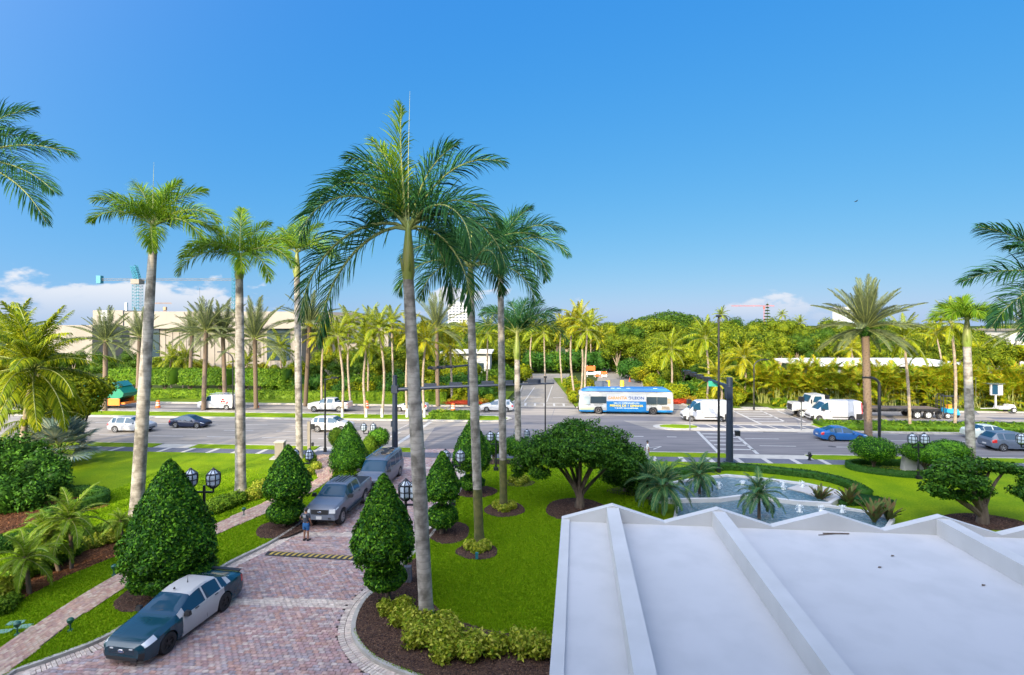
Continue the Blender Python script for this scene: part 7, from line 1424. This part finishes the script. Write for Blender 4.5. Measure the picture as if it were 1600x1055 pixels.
t = thing('distant_tower', 'far grey green apartment tower peeking through the date palm fronds', 'building', (0, 0, 0)); Y8 = 700; x0 = XP(1322, Y8); z1 = ZH(480, Y8); MB().box(x0, Y8, z1/2, 26, 16, z1).build('wall', M['white_wall'], t)
for r_ in range(5): MB().box(x0, Y8-8.1, z1-4-4*r_, 24, .3, 1.6).build('window_band', M['curtain'], t)
# cranes
cm_ = paintm('crane_teal', (.03, .2, .25), .5); cy = paintm('crane_ochre', (.4, .22, .1), .5); cr = paintm('crane_red', (.5, .08, .05), .5)
def lattice(m, a, b, w, nseg, r):
    a, b = Vector(a), Vector(b); t_ = (b-a).normalized(); u = t_.cross(Vector((0, 1, 0))).normalized() if abs(t_.y) < .9 else Vector((1, 0, 0)); v = t_.cross(u); c = [u*w+v*w, u*w-v*w, -u*w-v*w, -u*w+v*w]
    for q in c: m.bar(a+q, b+q, r)
    for i in range(nseg):
        p, n_ = a.lerp(b, i/nseg), a.lerp(b, (i+1)/nseg)
        for k in range(4): m.bar(p+c[k], n_+c[(k+1) % 4], r*.7); m.bar(p+c[k], p+c[(k+1) % 4], r*.7)
YC = 250
def crane(label, px, ztop_py, col, jl, jr, jz_py, cwt=True, w=1.5, Y=YC, apex=None, r=.16):
    x = XP(px, Y); zt__ = ZH(ztop_py, Y); t = thing('tower_crane', label, 'crane', (x, Y, 0)); m = MB(); lattice(m, (0, 0, 0), (0, 0, zt__), w, 22, r*.6); m.build('mast', col, t)
    zj = ZH(jz_py, Y); m = MB(); lattice(m, (XP(jl, Y)-x, 0, zj), (XP(jr, Y)-x, 0, zj), .4, 30, .045); m.build('jib', M['cream_wall'] if cwt else col, t)
    m = MB(); m.box(0, 0, zt__-1, w*2.6, w*2.6, 2.2); m.build('slewing_cab', M['cream_wall'] if cwt else col, t)
    if apex: m = MB(); lattice(m, (0, 0, zt__), (XP(apex[0], Y)-x, 0, ZH(apex[1], Y)), w*.7, 6, r); m.build('tower_head', col, t)
    if cwt: MB().box(XP(jl, Y)-x, 0, zj, 2., 2, 3.6).build('counterweight', col, t)
    return t
crane('teal tower crane with long horizontal jib rising behind the beige building', 215, 437, cm_, 156, 368, 437, apex=(209, 415))
x = XP(368, YC); t = thing('crane_mast', 'teal lattice crane mast behind the middle left palm', 'crane', (x, YC, 0)); m = MB(); lattice(m, (0, 0, 0), (0, 0, ZH(380, YC)), 1.1, 26, .13); m.build('mast', cm_, t)
t = crane('small ochre crane with slanting jib between the left palms', 258, 480, cy, 238, 268, 474, cwt=False, w=.7, Y=400, r=.2)
crane('faint red crane jib above the treetops right of centre', 1194, 479, cr, 1143, 1210, 478, cwt=False, w=.35, Y=420, r=.05)
t = thing('crane_boom', 'short dark crane boom leaning above the beige parapet', 'crane', (XP(322, 200), 200, 0)); m = MB(); lattice(m, (0, 0, ZH(490, 200)-14), (-.8, 0, ZH(468, 200)), .6, 12, .1); m.build('boom', M['slab'], t)
x = XP(312, YC); tag(MB().bar((0, 0, ZH(486, YC)), (0, 0, ZH(450, YC)), .08).box(0, 0, ZH(485, YC), .8, .8, 1.2).build('crane_hook', M['slab'], None, None, (x, YC, 0)), 'crane hook block hanging over the beige parapet', 'crane hook')
# bird in the sky
Yd = 60; t = thing('bird', 'tiny dark bird gliding in the empty blue sky at the right', 'bird', (XP(1337, Yd), Yd, ZH(315, Yd))); MB().tube([(-.15, 0, -.02), (0, 0, 0), (.2, 0, .05)], [.03, .05, .02], 6).build('body', M['black_metal'], t); MB().add([(-.08, 0, .01), (.1, 0, .02), (.05, .4, .1), (-.05, .38, .09), (.05, -.4, .1), (-.05, -.38, .09)], [(0, 1, 2, 3), (0, 5, 4, 1)]).build('wings', M['navy_metal'], t)
# ---------------------------------------------------------------- people
skin_m = mat('skin', (.28, .14, .085), .6); shirt_m = mat('grey_shirt', (.045, .055, .075), .85); shorts_m = mat('blue_shorts', (.02, .12, .32), .8); shoe_m = mat('dark_shoe', (.03, .03, .035), .7); white_cloth = mat('white_cloth', (.6, .6, .62), .85); grey_cloth = mat('grey_cloth', (.3, .31, .34), .85)
def skinned(name, verts, edges, radii, m, parent, root=0, sub=1):
    me = bpy.data.meshes.new(name); me.from_pydata(verts, edges, []); o = bpy.data.objects.new(name, me); C.objects.link(o)
    md = o.modifiers.new('s', 'SKIN'); 
    for i, r in enumerate(radii): 
        d = me.skin_vertices[0].data[i]; d.radius = r if hasattr(r, '__len__') else (r, r); d.use_root = (i == root)
    o.modifiers.new('u', 'SUBSURF').levels = sub; bpy.context.view_layer.update(); e = bpy.data.meshes.new_from_object(o.evaluated_get(bpy.context.evaluated_depsgraph_get())); bpy.data.objects.remove(o)
    e.name = name; e.materials.clear(); e.materials.append(m); e.shade_smooth(); return link(name, e, parent)
def person(label, pos, rz, arms, legs, sh, sl, ll_mat, hair, cap=None, hgt=1.76, long_legs=False):
    t = thing('person', label, 'person', pos, rz); V = [(0, 0, .96), (0, 0, 1.12), (0, .0, 1.32), (0, 0, 1.46), (0, .01, 1.54), (0, .02, 1.63), (0, .03, 1.71)]; E = [(i, i+1) for i in range(6)]; Rr = [(.15, .11), (.145, .10), (.17, .11), (.09, .07), (.055, .055), (.075, .09), (.07, .085)]
    def chain(root, pts, rad):
        k = root
        for p, r in zip(pts, rad): V.append(p); Rr.append(r); E.append((k, len(V)-1)); k = len(V)-1
        return k
    for s, (elb, hand) in zip((-1, 1), arms):
        w_ = chain(3, [(s*.19, 0, 1.42), elb, hand], [.058, .042, .03])
        hd_ = Vector(hand); dr = (Vector(hand)-Vector(elb)).normalized(); pm_ = hd_ + dr*.07; kk = chain(w_, [tuple(pm_)], [(.032, .018)]); sd_ = dr.cross(Vector((0, 0, 1))); sd_ = sd_.normalized() if sd_.length > .1 else Vector((0, 1, 0))
        for q in range(4): a = pm_ + sd_*(.024*(q-1.5)) + dr*.03; b2 = a + dr*(.05-.006*abs(q-1.3)) + Vector((0, 0, -.015)); chain(kk, [tuple(a), tuple(b2)], [.010, .008])
        th_ = hd_ + sd_*.04*s + dr*.04; chain(w_, [tuple(th_), tuple(th_+dr*.03+sd_*.01*s)], [.011, .009])
    for s, (knee, ank, toe) in zip((-1, 1), legs): chain(0, [(s*.095, 0, .88), knee, ank, toe], [.095, .062, .042, (.035, .028)])
    body = skinned('body', V, E, Rr, skin_m, t, 0, 1)
    # shirt with short sleeves, shorts or trousers
    V2 = [(0, 0, .84), (0, 0, 1.12), (0, 0, 1.32), (0, 0, 1.45)]; E2 = [(0, 1), (1, 2), (2, 3)]; R2 = [(.175, .13), (.168, .122), (.192, .13), (.11, .09)]
    for s, (elb, hand) in zip((-1, 1), arms): V2 += [(s*.2, 0, 1.425), tuple(Vector((s*.2, 0, 1.42)).lerp(Vector(elb), .7))]; k = len(V2); E2 += [(3, k-2), (k-2, k-1)]; R2 += [.075, .066]
    skinned('shirt', V2, E2, R2, sh, t, 0, 1)
    V3 = [(0, 0, 1.08), (0, 0, .92)]; E3 = [(0, 1)]; R3 = [(.165, .125), (.17, .13)]
    for s, (knee, ank, toe) in zip((-1, 1), legs):
        k = len(V3); V3 += [(s*.1, 0, .84), tuple(Vector((s*.095, 0, .88)).lerp(Vector(knee), .9))]; E3 += [(1, k), (k, k+1)]; R3 += [.115, .095]
        if long_legs: V3.append(tuple(Vector(knee).lerp(Vector(ank), .92))); E3.append((k+1, k+2)); R3.append(.075)
    skinned('trousers' if long_legs else 'shorts', V3, E3, R3, sl, t, 0, 1)
    for s, (knee, ank, toe) in zip((-1, 1), legs): m = MB(); a, b2 = Vector(ank), Vector(toe); m.tube([a+Vector((0, -.05, -.03)), a+(b2-a)*.4+Vector((0, 0, -.01)), b2+Vector((0, .03, .0))], [.055, .052, .04], 10); m.build('shoe', shoe_m, t, 60)
    hm = MB(); hm.lathe([(.02, -.02), (.085, .0), (.105, .06), (.095, .12), (.05, .165), (.01, .175)], 14, (0, .015, 1.62)); hm.build('cap' if cap else 'hair', cap or hair, t, 60)
    if cap: MB().add([(-.07, .1, 1.68), (.07, .1, 1.68), (.06, .19, 1.665), (-.06, .19, 1.665)], [(0, 1, 2, 3), (3, 2, 1, 0)]).build('cap_peak', cap, t)
    f = MB(); f.lathe([(.014, 0), (.01, .02), (.003, .03)], 6, (0, .125, 1.655), axis='y'); f.build('nose', skin_m, t)
    for s in (-1, 1): MB().lathe([(.01, 0), (.008, .006)], 8, (s*.034, .113, 1.69), axis='y').build('eye', shoe_m, t); MB().box(s*.088, .02, 1.675, .018, .035, .055).build('ear', skin_m, t)
    MB().box(0, .112, 1.615, .045, .012, .01).build('mouth', mat('lips', (.25, .08, .06), .6), t); return t
b = G(478, 845, .04)
person('man in dark t-shirt, blue shorts and cap before the pickup', (b[0], b[1], .04), R(-20), [((-.36, -.04, 1.2), (-.2, .1, 1.03)), ((.25, .03, 1.15), (.24, .12, .93))], [((-.11, .03, .5), (-.11, -.01, .08), (-.12, .14, .04)), ((.1, .05, .5), (.12, .02, .08), (.14, .17, .04))], shirt_m, shorts_m, None, shoe_m, shoe_m)
o = [c for c in kids(bpy.data.objects['person']) if c.name.startswith('shirt')][0]; MB().box(0, -.128, 1.36, .2, .012, .14).build('shirt_print', grey_cloth, bpy.data.objects['person'])
b = G(1012, 721, LV)
person('walker in white shirt and light trousers on the near pavement', (b[0], b[1], LV), R(75), [((-.22, -.1, 1.17), (-.2, -.1, .93)), ((.22, .08, 1.17), (.2, .2, .97))], [((-.09, .12, .5), (-.09, .16, .09), (-.09, .3, .05)), ((.09, .0, .5), (.09, -.22, .12), (.09, -.1, .05))], white_cloth, grey_cloth, None, shoe_m, None, long_legs=True)
# grass blades
lawns = [lawnR, lawnL]; holes = [walk_poly, beds['front']] + [ell(*e) for e in ((746, 862, 33, 13), (789, 796, 32, 12), (702, 832, 33, 17), (743, 768, 33, 10), (901, 796, 50, 18), (240, 925, 46, 30), (440, 826, 38, 15))] + [G2([(-40, 985), (0, 963), (40, 934), (100, 902), (186, 868), (205, 850), (190, 838), (120, 850), (60, 880), (0, 915), (-50, 930)], LV)]
blades('lawn_grass', [lawnR], holes, 330000, (-6, 17.5, 9, 45), .05, 5)
blades('lawn_grass', [lawnL], holes, 240000, (-28, 17.5, -10, 43), .05, 6)
